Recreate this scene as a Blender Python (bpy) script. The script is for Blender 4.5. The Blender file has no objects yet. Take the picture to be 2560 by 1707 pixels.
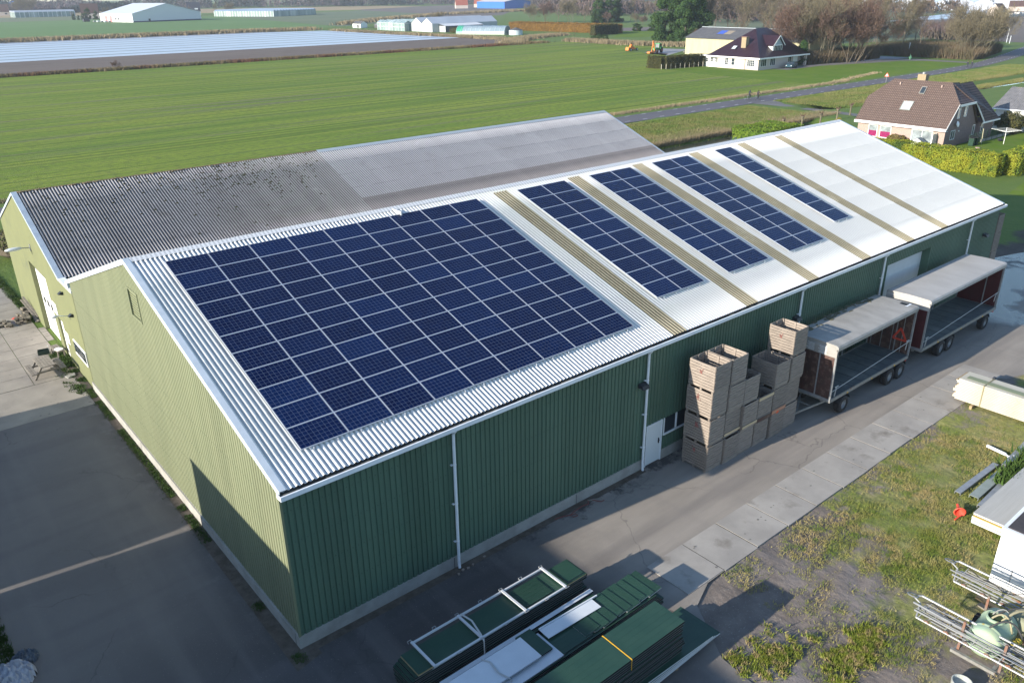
import bpy, math, random
import numpy as np
from mathutils import Vector, Matrix
PI=math.pi; R=math.radians
sc=bpy.context.scene; COL=sc.collection
# ---------------- camera
CAM=(-7.35437,-19.66174,19.34504); YAW,PIT,ROL,FPX=0.879641,0.411561,-0.01152,2013.33
cf=Vector((math.cos(YAW)*math.cos(PIT),math.sin(YAW)*math.cos(PIT),-math.sin(PIT)))
cr=Vector((math.sin(YAW),-math.cos(YAW),0)); cu=cr.cross(cf)
cr2=cr*math.cos(ROL)+cu*math.sin(ROL); cu2=cu*math.cos(ROL)-cr*math.sin(ROL)
cd=bpy.data.cameras.new('camera'); co=bpy.data.objects.new('camera',cd); COL.objects.link(co)
mw=Matrix((cr2,cu2,-cf)).transposed().to_4x4(); mw.translation=CAM; co.matrix_world=mw
cd.sensor_width=36; cd.lens=FPX/2560*36; cd.clip_start=.5; cd.clip_end=6000
sc.camera=co
# ---------------- sky, sun, exposure
SUN=Vector((-3.1,.35,1)).normalized(); ELEV=math.asin(SUN.z)
w=bpy.data.worlds.new('World'); sc.world=w; w.use_nodes=True
nt=w.node_tree; bg=nt.nodes['Background']
sky=nt.nodes.new('ShaderNodeTexSky'); sky.sky_type='NISHITA'; sky.sun_disc=False
sky.sun_elevation=ELEV; sky.sun_rotation=math.atan2(SUN.x,SUN.y)%(2*PI)
sky.air_density=1.0; sky.dust_density=.4; sky.ozone_density=2.6
nt.links.new(sky.outputs[0],bg.inputs[0]); bg.inputs[1].default_value=.145
sl=bpy.data.lights.new('sun','SUN'); so=bpy.data.objects.new('sun',sl); COL.objects.link(so)
sl.energy=4.7; sl.angle=R(.55); sl.color=(1,.92,.80)
so.rotation_euler=SUN.to_track_quat('Z','Y').to_euler()
sc.view_settings.view_transform='Standard'; sc.view_settings.look='None'
sc.view_settings.exposure=1.08; sc.view_settings.gamma=1
sc.render.engine='CYCLES'

# ---------------- helpers
def tag(o,label=None,cat=None,group=None,kind=None):
    if label:o['label']=label
    if cat:o['category']=cat
    if group:o['group']=group
    if kind:o['kind']=kind
    return o
class MB:
    def __init__(s): s.v=[];s.f=[];s.m=[];s.uv={}
    def add(s,vs,fs,mi=0):
        o=len(s.v); s.v+=[(float(a[0]),float(a[1]),float(a[2])) for a in vs]
        s.f+=[tuple(o+i for i in f) for f in fs]; s.m+=[mi]*len(fs)
    def box(s,x0,x1,y0,y1,z0,z1,mi=0,M=None):
        vs=[(x,y,z) for z in (z0,z1) for y in (y0,y1) for x in (x0,x1)]
        if M is not None: vs=[M@Vector(v) for v in vs]
        s.add(vs,[(0,2,3,1),(4,5,7,6),(0,1,5,4),(2,6,7,3),(0,4,6,2),(1,3,7,5)],mi)
    def bar(s,a,b,w,h,mi=0,up=(0,0,1)):
        a=Vector(a);b=Vector(b);d=(b-a);L=d.length
        if L<1e-6:return
        d/=L; u=Vector(up)
        if abs(d.dot(u))>.98:u=Vector((1,0,0))
        x=u.cross(d).normalized(); z=d.cross(x)
        M=Matrix((x,d,z)).transposed().to_4x4(); M.translation=a
        s.box(-w/2,w/2,0,L,-h/2,h/2,mi,M)
    def tube(s,pts,r,n=6,mi=0,cap=True):
        pts=[Vector(p) for p in pts]; k=len(pts)
        rs=r if isinstance(r,(list,tuple)) else [r]*k
        ring=[];px=None
        for i,p in enumerate(pts):
            d=(pts[min(i+1,k-1)]-pts[max(i-1,0)])
            if d.length<1e-7:d=Vector((0,0,1))
            d.normalize()
            if px is None:
                px=Vector((0,0,1)).cross(d) if abs(d.z)<.9 else Vector((1,0,0)).cross(d)
            px=(px-d*px.dot(d))
            if px.length<1e-6: px=d.orthogonal()
            px.normalize(); py=d.cross(px)
            ring.append([p+(px*math.cos(2*PI*j/n)+py*math.sin(2*PI*j/n))*rs[i] for j in range(n)])
        vs=[v for q in ring for v in q]; fs=[]
        for i in range(k-1):
            for j in range(n):
                a=i*n+j;b=i*n+(j+1)%n; fs.append((a,b,b+n,a+n))
        if cap: fs.append(tuple(range(n))[::-1]); fs.append(tuple((k-1)*n+j for j in range(n)))
        s.add(vs,fs,mi)
    def lathe(s,prof,n=16,mi=0,M=None):
        vs=[];fs=[];k=len(prof)
        for r,z in prof:
            for j in range(n):
                a=2*PI*j/n; v=Vector((r*math.cos(a),r*math.sin(a),z)); vs.append(M@v if M else v)
        for i in range(k-1):
            for j in range(n):
                a=i*n+j;b=i*n+(j+1)%n; fs.append((a,b,b+n,a+n))
        s.add(vs,fs,mi)
        return s
    def poly(s,pts,mi=0): s.add(pts,[tuple(range(len(pts)))],mi)
    def prism(s,pts,vec,mi=0):
        n=len(pts);v=Vector(vec); a=[Vector(p) for p in pts]; b=[p+v for p in a]
        s.add(a+b,[tuple(range(n))[::-1],tuple(range(n,2*n))]+[(i,(i+1)%n,n+(i+1)%n,n+i) for i in range(n)],mi)
    def blob(s,c,r,seed=0,n=10,m=6,amp=.15,mi=0):
        rr=random.Random(seed); vs=[];fs=[]
        for i in range(m+1):
            for j in range(n):
                t=PI*i/m;a=2*PI*j/n;q=1+rr.uniform(-amp,amp)
                vs.append((c[0]+r[0]*q*math.sin(t)*math.cos(a),c[1]+r[1]*q*math.sin(t)*math.sin(a),c[2]+r[2]*q*math.cos(t)))
        for i in range(m):
            for j in range(n): fs.append((i*n+j,i*n+(j+1)%n,(i+1)*n+(j+1)%n,(i+1)*n+j)[::-1])
        s.add(vs,fs,mi)
    def build(s,name,mats,parent=None,smooth=False,loc=None,uv=None):
        me=bpy.data.meshes.new(name); me.from_pydata(s.v,[],s.f)
        if not isinstance(mats,(list,tuple)): mats=[mats]
        for m in mats: me.materials.append(m)
        if len(mats)>1: me.polygons.foreach_set('material_index',s.m)
        if smooth: me.polygons.foreach_set('use_smooth',[True]*len(s.f))
        if uv is not None:
            l=me.uv_layers.new(name='UV'); l.data.foreach_set('uv',[c for q in uv for c in q])
        me.update(); o=bpy.data.objects.new(name,me); COL.objects.link(o)
        if parent: o.parent=parent
        if loc: o.location=loc
        return o
def npmesh(name,V,F,mat,parent=None):
    """V (n,3) F (m,k) numpy"""
    me=bpy.data.meshes.new(name); k=F.shape[1]
    me.vertices.add(len(V)); me.vertices.foreach_set('co',V.astype(np.float32).ravel())
    me.loops.add(F.size); me.loops.foreach_set('vertex_index',F.astype(np.int32).ravel())
    me.polygons.add(len(F)); me.polygons.foreach_set('loop_start',np.arange(0,F.size,k,dtype=np.int32))
    me.polygons.foreach_set('loop_total',np.full(len(F),k,dtype=np.int32))
    me.update(calc_edges=True); me.validate(); me.materials.append(mat)
    o=bpy.data.objects.new(name,me); COL.objects.link(o)
    if parent:o.parent=parent
    return o
def empty(name,loc=(0,0,0),rz=0,label=None,cat=None,group=None):
    o=bpy.data.objects.new(name,None); COL.objects.link(o); o.location=loc; o.rotation_euler=(0,0,rz)
    o.empty_display_size=.2
    return tag(o,label,cat,group)
KIDS={}
def copy_tree(o,parent=None,loc=None,rz=None,scale=None,label=None,group=None):
    c=o.copy(); COL.objects.link(c); c.parent=parent
    if loc is not None:c.location=loc
    if rz is not None:c.rotation_euler=(0,0,rz)
    if scale is not None:c.scale=scale if isinstance(scale,(tuple,list)) else (scale,)*3
    if label:c['label']=label
    if group:c['group']=group
    for ch in kids(o): copy_tree(ch,c)
    return c
def kids(o): 
    if o.name not in KIDS: KIDS[o.name]=[x for x in COL.objects if x.parent==o]
    return KIDS[o.name]
# ---------------- materials
MATS={}
def mt(name,c1,c2=None,scale=1.,rough=.8,metal=0.,bump=0.,bscale=None,stretch=(1,1,1),det=5,rnd=0.,spec=.3,c3=None,s3=None,t3=(.5,.6),coord='Object',lo=.35,hi=.65,alpha=None):
    m=bpy.data.materials.new(name); m.use_nodes=True; t=m.node_tree; N=t.nodes; L=t.links
    b=N['Principled BSDF']; b.inputs['Roughness'].default_value=rough; b.inputs['Metallic'].default_value=metal
    b.inputs['Specular IOR Level'].default_value=spec
    b.inputs['Base Color'].default_value=(*c1,1)
    tc=N.new('ShaderNodeTexCoord'); mp=N.new('ShaderNodeMapping'); mp.inputs['Scale'].default_value=stretch
    L.new(tc.outputs[coord],mp.inputs[0]); col=None
    def noise(sx,d=det):
        n=N.new('ShaderNodeTexNoise'); n.inputs['Scale'].default_value=sx; n.inputs['Detail'].default_value=d
        n.inputs['Roughness'].default_value=.6; L.new(mp.outputs[0],n.inputs[0]); return n
    def ramp(src,a,c):
        r=N.new('ShaderNodeMapRange'); r.inputs[1].default_value=a; r.inputs[2].default_value=c; L.new(src,r.inputs[0]); return r.outputs[0]
    def mix(f,a,c):
        x=N.new('ShaderNodeMix'); x.data_type='RGBA'; L.new(f,x.inputs[0])
        for s_,k in ((a,6),(c,7)):
            if isinstance(s_,tuple): x.inputs[k].default_value=(*s_,1)
            else: L.new(s_,x.inputs[k])
        return x.outputs[2]
    if c2:
        col=mix(ramp(noise(scale).outputs[0],lo,hi),tuple(c1),tuple(c2))
    if c3:
        col=mix(ramp(noise(s3 or scale*.3).outputs[0],*t3),col if col else tuple(c1),tuple(c3))
    if rnd:
        oi=N.new('ShaderNodeObjectInfo'); h=N.new('ShaderNodeHueSaturation')
        L.new(ramp(oi.outputs['Random'],0,1),h.inputs['Value']) if False else None
        r=N.new('ShaderNodeMapRange'); r.inputs[3].default_value=1-rnd; r.inputs[4].default_value=1+rnd
        L.new(oi.outputs['Random'],r.inputs[0]); L.new(r.outputs[0],h.inputs['Value'])
        if col: L.new(col,h.inputs['Color'])
        else: h.inputs['Color'].default_value=(*c1,1)
        col=h.outputs[0]
    if col: L.new(col,b.inputs['Base Color'])
    if bump:
        n=noise(bscale or scale*4,4); bp=N.new('ShaderNodeBump'); bp.inputs['Strength'].default_value=1; bp.inputs['Distance'].default_value=bump
        L.new(n.outputs[0],bp.inputs['Height']); L.new(bp.outputs[0],b.inputs['Normal'])
    MATS[name]=m; return m
def nodes(m): 
    t=m.node_tree; return t.nodes,t.links,t.nodes['Principled BSDF']
def leafmat(name,c1,c2,scale=.5,trans=.25,rnd=.1,lo=.35,hi=.65,c3=None,s3=None):
    m=mt(name,c1,c2,scale=scale,rough=.75,spec=.15,rnd=rnd,lo=lo,hi=hi,c3=c3,s3=s3)
    return m
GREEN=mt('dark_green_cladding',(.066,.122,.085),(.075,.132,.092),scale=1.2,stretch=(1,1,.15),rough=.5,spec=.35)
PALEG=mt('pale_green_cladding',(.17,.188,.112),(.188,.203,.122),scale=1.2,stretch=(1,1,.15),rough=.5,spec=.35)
WHITE=mt('white_metal',(.75,.77,.78),(.66,.68,.7),scale=2,rough=.45)
ROOFW=mt('pale_corrugated_metal',(.70,.69,.665),(.67,.66,.64),scale=.3,rough=.45,spec=.4,c3=(.67,.66,.63),s3=1.4,t3=(.55,.75))
SKYL=mt('yellowed_skylight_sheet',(.34,.30,.205),(.40,.355,.25),scale=1.5,rough=.55,c3=(.46,.42,.31),s3=.5,t3=(.6,.66))
CONC=mt('concrete',(.34,.33,.30),(.26,.25,.225),scale=1.5,rough=.9,bump=.003,bscale=20)
DARKMETAL=mt('dark_metal',(.03,.032,.035),rough=.5)
GALV=mt('galvanised_steel',(.31,.32,.32),(.24,.245,.25),scale=4,rough=.45,metal=.3)
GALVD=mt('weathered_steel',(.27,.27,.25),(.2,.19,.17),scale=6,rough=.6,metal=.2,c3=(.28,.11,.05),s3=3,t3=(.6,.68))
ALU=mt('aluminium',(.46,.49,.54),rough=.4,metal=.3)
RUST=mt('rusty_steel',(.22,.09,.05),(.16,.14,.12),scale=5,rough=.85)
CREAM=mt('pale_green_render',(.155,.165,.078),(.14,.15,.075),scale=.8,rough=.8,c3=(.11,.12,.07),s3=.35,t3=(.6,.75))
OLDROOF=mt('old_fibre_cement',(.35,.335,.335),(.31,.295,.29),scale=1.2,rough=.9,c3=(.2,.18,.15),s3=.5,t3=(.6,.8))
NEWROOF=mt('grey_fibre_cement',(.50,.49,.505),(.47,.46,.475),scale=.25,rough=.85,c3=(.43,.42,.43),s3=.6,t3=(.55,.7))
RIDGEM=mt('grey_ridge_metal',(.36,.40,.42),rough=.5)
GUTDIRT=mt('gutter_dirt',(.085,.08,.062),(.17,.16,.13),scale=5,rough=.95,bump=.02,bscale=12)
GLASS=mt('window_glass',(.03,.04,.05),rough=.06,spec=.6)
GLASSL=mt('curtained_glass',(.30,.34,.35),(.12,.14,.15),scale=1.2,rough=.1,spec=.6)
WHITEP=mt('white_paint',(.78,.78,.76),(.72,.72,.70),scale=2,rough=.5)
WDOOR=mt('stained_white_door',(.62,.66,.66),(.58,.62,.62),scale=1,rough=.5)
WOODG=mt('grey_weathered_wood',(.29,.245,.205),(.185,.155,.13),scale=3,stretch=(1,1,8),rough=.9,rnd=.12)
TIMBER=mt('old_grey_timber',(.25,.22,.185),(.17,.15,.125),scale=4,rough=.9,rnd=.1)
PLYR=mt('red_brown_plywood',(.085,.042,.036),(.055,.035,.03),scale=2.5,rough=.6,c3=(.15,.10,.075),s3=3.5,t3=(.5,.7),bump=.002)
PLYD=mt('dark_red_panel',(.075,.018,.02),(.06,.017,.018),scale=2,rough=.5)
TARP=mt('grey_trailer_roof',(.34,.325,.30),(.25,.24,.22),scale=1.1,stretch=(1,.5,1),rough=.75,c3=(.27,.26,.24),s3=2.2,t3=(.58,.75))
TARP2=mt('pale_trailer_roof',(.40,.385,.365),(.34,.325,.305),scale=.9,stretch=(1,.35,1),rough=.7,c3=(.36,.35,.33),s3=1.2,t3=(.6,.72))
DECK=mt('worn_trailer_deck',(.13,.15,.15),(.09,.105,.11),scale=2,rough=.55,c3=(.18,.19,.18),s3=1.0,t3=(.52,.66))
TYRE=mt('tyre_rubber',(.02,.02,.021),(.045,.042,.04),scale=6,rough=.85)
PANG=mt('dark_green_panel_sheet',(.017,.048,.032),(.024,.058,.038),scale=1.5,rough=.38,spec=.4,rnd=.15)
PANE_=mt('panel_edge_foam',(.34,.27,.13),(.26,.2,.1),scale=8,rough=.9)
BLK=mt('black_joint',(.012,.013,.014),rough=.6)
PANW=mt('white_panel_sheet',(.60,.63,.65),(.56,.59,.61),scale=2,rough=.4)
PALEP=mt('pale_bundle_panel',(.48,.455,.385),(.42,.385,.30),scale=3,stretch=(1,.3,3),rough=.7,c3=(.3,.2,.1),s3=3,t3=(.68,.72))
YEL=mt('yellow_strap',(.75,.42,.03),rough=.6)
STRAPW=mt('grey_white_strap',(.42,.42,.4),rough=.7)
REDP=mt('red_plastic',(.6,.07,.04),rough=.5)
ORANGE=mt('orange_paint',(.68,.2,.03),(.55,.16,.03),scale=3,rough=.5)
TRG=mt('tractor_green',(.06,.3,.09),rough=.4)
BRICKP=mt('pale_pink_brick',(.38,.28,.24),(.31,.23,.20),scale=6,rough=.9)
BRICKD=mt('red_grey_brick',(.25,.18,.165),(.19,.14,.13),scale=6,rough=.9)
BRICKW=mt('pale_buff_brick',(.50,.43,.38),(.42,.36,.32),scale=6,rough=.9)
CHIM=mt('buff_chimney_brick',(.30,.24,.15),(.24,.19,.12),scale=6,rough=.9)
PURPLE=mt('magenta_curtain',(.26,.02,.10),(.17,.012,.06),scale=6,rough=.9)
YELW=mt('pale_yellow_sheet_wall',(.42,.39,.25),(.36,.33,.2),scale=.6,stretch=(1,1,.2),rough=.7)
DKROOF=mt('dark_grey_roof_sheet',(.10,.10,.105),(.075,.075,.08),scale=.7,rough=.8)
SHEDR=mt('grey_shed_roof_sheet',(.17,.165,.17),(.12,.12,.125),scale=1.5,rough=.85,c3=(.28,.22,.15),s3=.35,t3=(.62,.68))
BLUEW=mt('blue_sheet_wall',(.03,.13,.42),rough=.5)
REDR=mt('red_tile_roof',(.28,.08,.05),(.2,.06,.04),scale=1,rough=.8)
BROWNR=mt('brown_roof',(.07,.04,.035),rough=.8)
CARB=mt('car_paint_teal',(.045,.10,.13),rough=.25,metal=.4,spec=.5)
SKIN=mt('skin',(.42,.25,.17),rough=.6)
CLOTHD=mt('dark_coat',(.022,.026,.034),(.03,.034,.042),scale=5,rough=.9)
CLOTHB=mt('dark_trousers',(.02,.02,.028),rough=.9)
HAIR=mt('dark_hair',(.03,.022,.016),rough=.8)
WATER=mt('ditch_water',(.035,.045,.035),(.05,.055,.035),scale=.4,rough=.06,spec=.6)
def valley_dark(m,dark,lo,hi,amt,band=None,bandc=None,laps=None):  # darker stripes in the wave troughs, with an optional lower band and laps
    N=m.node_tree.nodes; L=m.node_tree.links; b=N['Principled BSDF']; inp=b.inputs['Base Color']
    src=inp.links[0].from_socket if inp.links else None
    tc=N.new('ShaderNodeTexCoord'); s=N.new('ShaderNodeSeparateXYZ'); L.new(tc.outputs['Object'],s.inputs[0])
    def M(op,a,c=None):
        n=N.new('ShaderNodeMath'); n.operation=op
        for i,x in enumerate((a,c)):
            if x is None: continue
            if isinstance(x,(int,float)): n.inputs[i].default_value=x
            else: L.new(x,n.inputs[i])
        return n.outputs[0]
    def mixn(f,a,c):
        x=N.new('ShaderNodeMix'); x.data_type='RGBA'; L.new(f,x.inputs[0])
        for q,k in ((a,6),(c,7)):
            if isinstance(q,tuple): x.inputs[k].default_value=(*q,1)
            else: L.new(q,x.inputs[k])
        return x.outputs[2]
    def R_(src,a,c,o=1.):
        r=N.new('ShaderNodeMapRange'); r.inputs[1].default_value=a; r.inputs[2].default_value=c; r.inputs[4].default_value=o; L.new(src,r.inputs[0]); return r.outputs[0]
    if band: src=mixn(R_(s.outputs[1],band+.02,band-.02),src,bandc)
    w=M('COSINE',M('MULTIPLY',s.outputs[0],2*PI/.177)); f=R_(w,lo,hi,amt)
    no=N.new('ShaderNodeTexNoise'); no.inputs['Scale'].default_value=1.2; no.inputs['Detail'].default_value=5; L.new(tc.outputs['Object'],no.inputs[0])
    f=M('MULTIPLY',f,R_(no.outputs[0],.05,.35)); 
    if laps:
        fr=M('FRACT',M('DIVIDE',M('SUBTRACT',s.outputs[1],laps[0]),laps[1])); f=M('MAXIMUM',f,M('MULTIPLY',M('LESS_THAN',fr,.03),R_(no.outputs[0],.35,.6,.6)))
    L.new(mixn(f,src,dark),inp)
def xblend(m,x0,x1,col,amt):
    N=m.node_tree.nodes; L=m.node_tree.links; b=N['Principled BSDF']; src=b.inputs['Base Color'].links[0].from_socket
    tc=N.new('ShaderNodeTexCoord'); s=N.new('ShaderNodeSeparateXYZ'); L.new(tc.outputs['Object'],s.inputs[0])
    no=N.new('ShaderNodeTexNoise'); no.inputs['Scale'].default_value=.6; no.inputs['Detail'].default_value=5; L.new(tc.outputs['Object'],no.inputs[0])
    a=N.new('ShaderNodeMath'); a.operation='MULTIPLY_ADD'; L.new(no.outputs[0],a.inputs[0]); a.inputs[1].default_value=7; L.new(s.outputs[0],a.inputs[2])
    r=N.new('ShaderNodeMapRange'); r.inputs[1].default_value=x0+3.5; r.inputs[2].default_value=x1+3.5; r.inputs[4].default_value=amt; L.new(a.outputs[0],r.inputs[0])
    x=N.new('ShaderNodeMix'); x.data_type='RGBA'; L.new(r.outputs[0],x.inputs[0]); L.new(src,x.inputs[6]); x.inputs[7].default_value=(*col,1); L.new(x.outputs[2],b.inputs['Base Color'])
xblend(OLDROOF,14,21,(.47,.455,.45),.75)
valley_dark(OLDROOF,(.05,.045,.045),.45,-.45,.85); valley_dark(NEWROOF,(.10,.095,.095),.35,-.5,.85,band=1.72,bandc=(.30,.275,.27),laps=(-.35,1.65))
valley_dark(SKYL,(.055,.042,.018),.35,-.4,.9); valley_dark(ROOFW,(.30,.31,.32),.2,-.6,.55)
def tilemat(name,c1,c2,cm,bw,bh,rough=.75,off=.0,ms=.02,bump=.02):
    m=mt(name,c1,rough=rough); N,L,b=nodes(m)
    uv=N.new('ShaderNodeUVMap'); br=N.new('ShaderNodeTexBrick'); br.inputs['Scale'].default_value=1
    br.inputs['Brick Width'].default_value=bw; br.inputs['Row Height'].default_value=bh; br.inputs['Mortar Size'].default_value=ms
    br.inputs['Mortar Smooth'].default_value=.6; br.offset=off
    br.inputs['Color1'].default_value=(*c1,1);br.inputs['Color2'].default_value=(*c2,1);br.inputs['Mortar'].default_value=(*cm,1)
    L.new(uv.outputs[0],br.inputs[0]); L.new(br.outputs[0],b.inputs['Base Color'])
    bp=N.new('ShaderNodeBump'); bp.inputs['Distance'].default_value=bump; bp.invert=True; L.new(br.outputs['Fac'],bp.inputs['Height']); L.new(bp.outputs[0],b.inputs['Normal'])
    return m
TILEB=tilemat('brown_pantiles',(.135,.095,.08),(.115,.08,.068),(.06,.04,.034),.24,.36,ms=.03,bump=.05)
TILED=tilemat('dark_pantiles',(.09,.062,.062),(.075,.052,.052),(.02,.016,.017),2.4,.36,ms=.055,bump=.06)
TILEP=tilemat('dark_purple_glazed_tiles',(.032,.012,.02),(.026,.011,.018),(.012,.006,.01),1.2,.35,rough=.4,ms=.04,bump=.06)
def sheet_var(m,axis,wd,amt=.1):
    N=m.node_tree.nodes; L=m.node_tree.links; b=N['Principled BSDF']; src=b.inputs['Base Color'].links[0].from_socket
    tc=N.new('ShaderNodeTexCoord'); s=N.new('ShaderNodeSeparateXYZ'); L.new(tc.outputs['Object'],s.inputs[0])
    dv=N.new('ShaderNodeMath'); dv.operation='DIVIDE'; L.new(s.outputs[axis],dv.inputs[0]); dv.inputs[1].default_value=wd
    fl=N.new('ShaderNodeMath'); fl.operation='FLOOR'; L.new(dv.outputs[0],fl.inputs[0])
    wn=N.new('ShaderNodeTexWhiteNoise'); wn.noise_dimensions='1D'; L.new(fl.outputs[0],wn.inputs['W'])
    st=N.new('ShaderNodeTexNoise'); st.inputs['Scale'].default_value=3.; st.inputs['Detail'].default_value=5; mp=N.new('ShaderNodeMapping'); mp.inputs['Scale'].default_value=(1,1,.06); L.new(tc.outputs['Object'],mp.inputs[0]); L.new(mp.outputs[0],st.inputs[0])
    ad=N.new('ShaderNodeMath'); ad.operation='ADD'; L.new(wn.outputs[0],ad.inputs[0]); L.new(st.outputs[0],ad.inputs[1])
    r=N.new('ShaderNodeMapRange'); r.inputs[1].default_value=.3; r.inputs[2].default_value=1.7; r.inputs[3].default_value=1-amt; r.inputs[4].default_value=1+amt; L.new(ad.outputs[0],r.inputs[0])
    h=N.new('ShaderNodeHueSaturation'); L.new(r.outputs[0],h.inputs['Value']); L.new(src,h.inputs['Color']); L.new(h.outputs[0],b.inputs['Base Color'])
sheet_var(GREEN,0,1.035,.13); sheet_var(PALEG,1,1.035,.07); sheet_var(OLDROOF,0,.885,.10); sheet_var(NEWROOF,0,.885,.06)
# solar cells: dark blue polycrystalline squares in a pale wire grid
SOLAR=mt('solar_cells',(.008,.02,.075),rough=.22,spec=.08)
N_,L_,b_=nodes(SOLAR)
tc=N_.new('ShaderNodeTexCoord'); sp=N_.new('ShaderNodeSeparateXYZ'); L_.new(tc.outputs['Object'],sp.inputs[0])
def mth(op,a,b=None,c=None,N=N_,L=L_):
    n=N.new('ShaderNodeMath'); n.operation=op
    for i,x in enumerate((a,b,c)):
        if x is None: continue
        if isinstance(x,(int,float)): n.inputs[i].default_value=x
        else: L.new(x,n.inputs[i])
    return n.outputs[0]
def gridline(src,p,wd):
    fr=mth('FRACT',mth('DIVIDE',src,p)); d=mth('MINIMUM',fr,mth('SUBTRACT',1.,fr)); return mth('LESS_THAN',d,wd/p/2)
gx_=gridline(sp.outputs[0],.1585,.0075); gy_=gridline(sp.outputs[1],.1585,.0075)
gg=mth('MAXIMUM',gx_,gy_)
oi=N_.new('ShaderNodeObjectInfo'); no=N_.new('ShaderNodeTexNoise'); no.inputs['Scale'].default_value=9; L_.new(tc.outputs['Object'],no.inputs[0])
vo=N_.new('ShaderNodeTexVoronoi'); vo.inputs['Scale'].default_value=25; L_.new(tc.outputs['Object'],vo.inputs[0])
fl=mth('FLOOR',mth('DIVIDE',sp.outputs[0],.1585)); fl2=mth('FLOOR',mth('DIVIDE',sp.outputs[1],.1585))
wn=N_.new('ShaderNodeTexWhiteNoise'); wn.noise_dimensions='4D'
cb=N_.new('ShaderNodeCombineXYZ'); L_.new(fl,cb.inputs[0]); L_.new(fl2,cb.inputs[1]); L_.new(oi.outputs['Random'],wn.inputs['W']); L_.new(cb.outputs[0],wn.inputs['Vector'])
base=N_.new('ShaderNodeMix'); base.data_type='RGBA'; base.inputs[6].default_value=(.0012,.0042,.028,1); base.inputs[7].default_value=(.003,.015,.068,1)
f1=mth('ADD',mth('MULTIPLY',mth('POWER',oi.outputs['Random'],3.),.55),mth('MULTIPLY',wn.outputs[0],.3)); L_.new(mth('ADD',f1,mth('MULTIPLY',vo.outputs['Distance'],.15)),base.inputs[0])
mx=N_.new('ShaderNodeMix'); mx.data_type='RGBA'; L_.new(gg,mx.inputs[0]); L_.new(base.outputs[2],mx.inputs[6]); mx.inputs[7].default_value=(.12,.145,.20,1)
L_.new(mx.outputs[2],b_.inputs['Base Color'])
# ---- foliage
GRASSB=leafmat('grass_blades',(.16,.19,.035),(.34,.27,.12),scale=.5,c3=(.12,.17,.025),s3=1.6)
WEED=leafmat('weeds',(.03,.065,.012),(.055,.09,.02),scale=2)
REED=leafmat('dry_reeds',(.27,.215,.13),(.19,.16,.10),scale=.3)
BANKG=leafmat('rough_bank_grass',(.085,.13,.028),(.16,.155,.06),scale=.25)
EVERG=leafmat('dark_evergreen_leaves',(.018,.048,.014),(.05,.09,.022),scale=.6)
HEDGEY=leafmat('yellow_conifer_leaves',(.25,.255,.025),(.14,.19,.022),scale=.8,lo=.42,hi=.62,c3=(.06,.1,.02),s3=.5)
HEDGEG=leafmat('bright_green_hedge_leaves',(.09,.17,.018),(.15,.20,.025),scale=.8)
HEDGED=leafmat('dark_hedge_leaves',(.05,.055,.018),(.075,.065,.022),scale=.5)
BEECH=leafmat('dry_beech_leaves',(.20,.11,.022),(.15,.085,.02),scale=.3)
GOLD=leafmat('golden_shrub_leaves',(.32,.22,.02),(.2,.17,.02),scale=2)
OLIVE=leafmat('olive_shrub_leaves',(.10,.08,.025),(.14,.1,.03),scale=2)
BARK=mt('bark',(.13,.105,.075),(.09,.075,.055),scale=1.5,rough=.95,rnd=.2,bump=.01)
BARKP=mt('pale_greenish_bark',(.15,.135,.09),(.10,.09,.065),scale=1.5,rough=.95,rnd=.15)
TWIG=mt('brown_twigs',(.115,.085,.068),(.15,.12,.085),scale=.4,rough=.95,rnd=.2)
TWIGR=mt('reddish_twigs',(.115,.068,.052),(.10,.068,.052),scale=.4,rough=.95,rnd=.15)
TWIGY=mt('olive_twigs',(.155,.13,.08),(.115,.10,.065),scale=.4,rough=.95,rnd=.15)
WOODFAR=mt('far_bare_wood',(.135,.10,.105),(.075,.07,.085),scale=.02,rough=1,c3=(.028,.042,.04),s3=.012,t3=(.52,.56),spec=.1)
# ================= main barn
BL,BW,HE,HR,RY=51.2,24.2,6.07,10.11,12.3
SLP=(HR-HE)/RY; ANG=math.atan(SLP)
def ribwall(name,org,ux,length,z0,zt,parent,mat,pitch=.207,depth=.035,out=(0,-1,0),holes=(),groove=.045):
    """vertical trapezoid ribs; org base point, ux unit vector along wall, zt(u) top"""
    ux=Vector(ux);out=Vector(out);org=Vector(org); us=[]
    n=int(length/pitch)+1
    for i in range(n):
        b=i*pitch
        for du,d in ((0,0),(pitch-groove-.03,0),(pitch-groove-.012,-depth),(pitch-.018,-depth)): us.append((min(b+du,length),d))
    us.append((length,0)); us=[u for i,u in enumerate(us) if i==0 or u[0]>us[i-1][0]+1e-6 or u[1]!=us[i-1][1]]
    extra=sorted({h[0] for h in holes}|{h[1] for h in holes})
    for e in extra: us.append((e,0))
    us.sort(key=lambda t:t[0])
    m=MB()
    for (a,da),(b,db) in zip(us,us[1:]):
        if b-a<1e-6 and da==db: continue
        c=(a+b)/2; segs=[]; lo=z0
        for h in holes:
            if h[0]<c<h[1]:
                if h[2]>lo+1e-3: segs.append((lo,lambda u,v=h[2]:v))
                lo=h[3]
        segs.append((lo,zt))
        for l0,top in segs:
            P=lambda u,d,z: org+ux*u+out*d+Vector((0,0,z))
            m.add([P(a,da,l0),P(b,db,l0),P(b,db,top(b)),P(a,da,top(a))],[(0,1,2,3)])
    return m.build(name,mat,parent)
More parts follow.
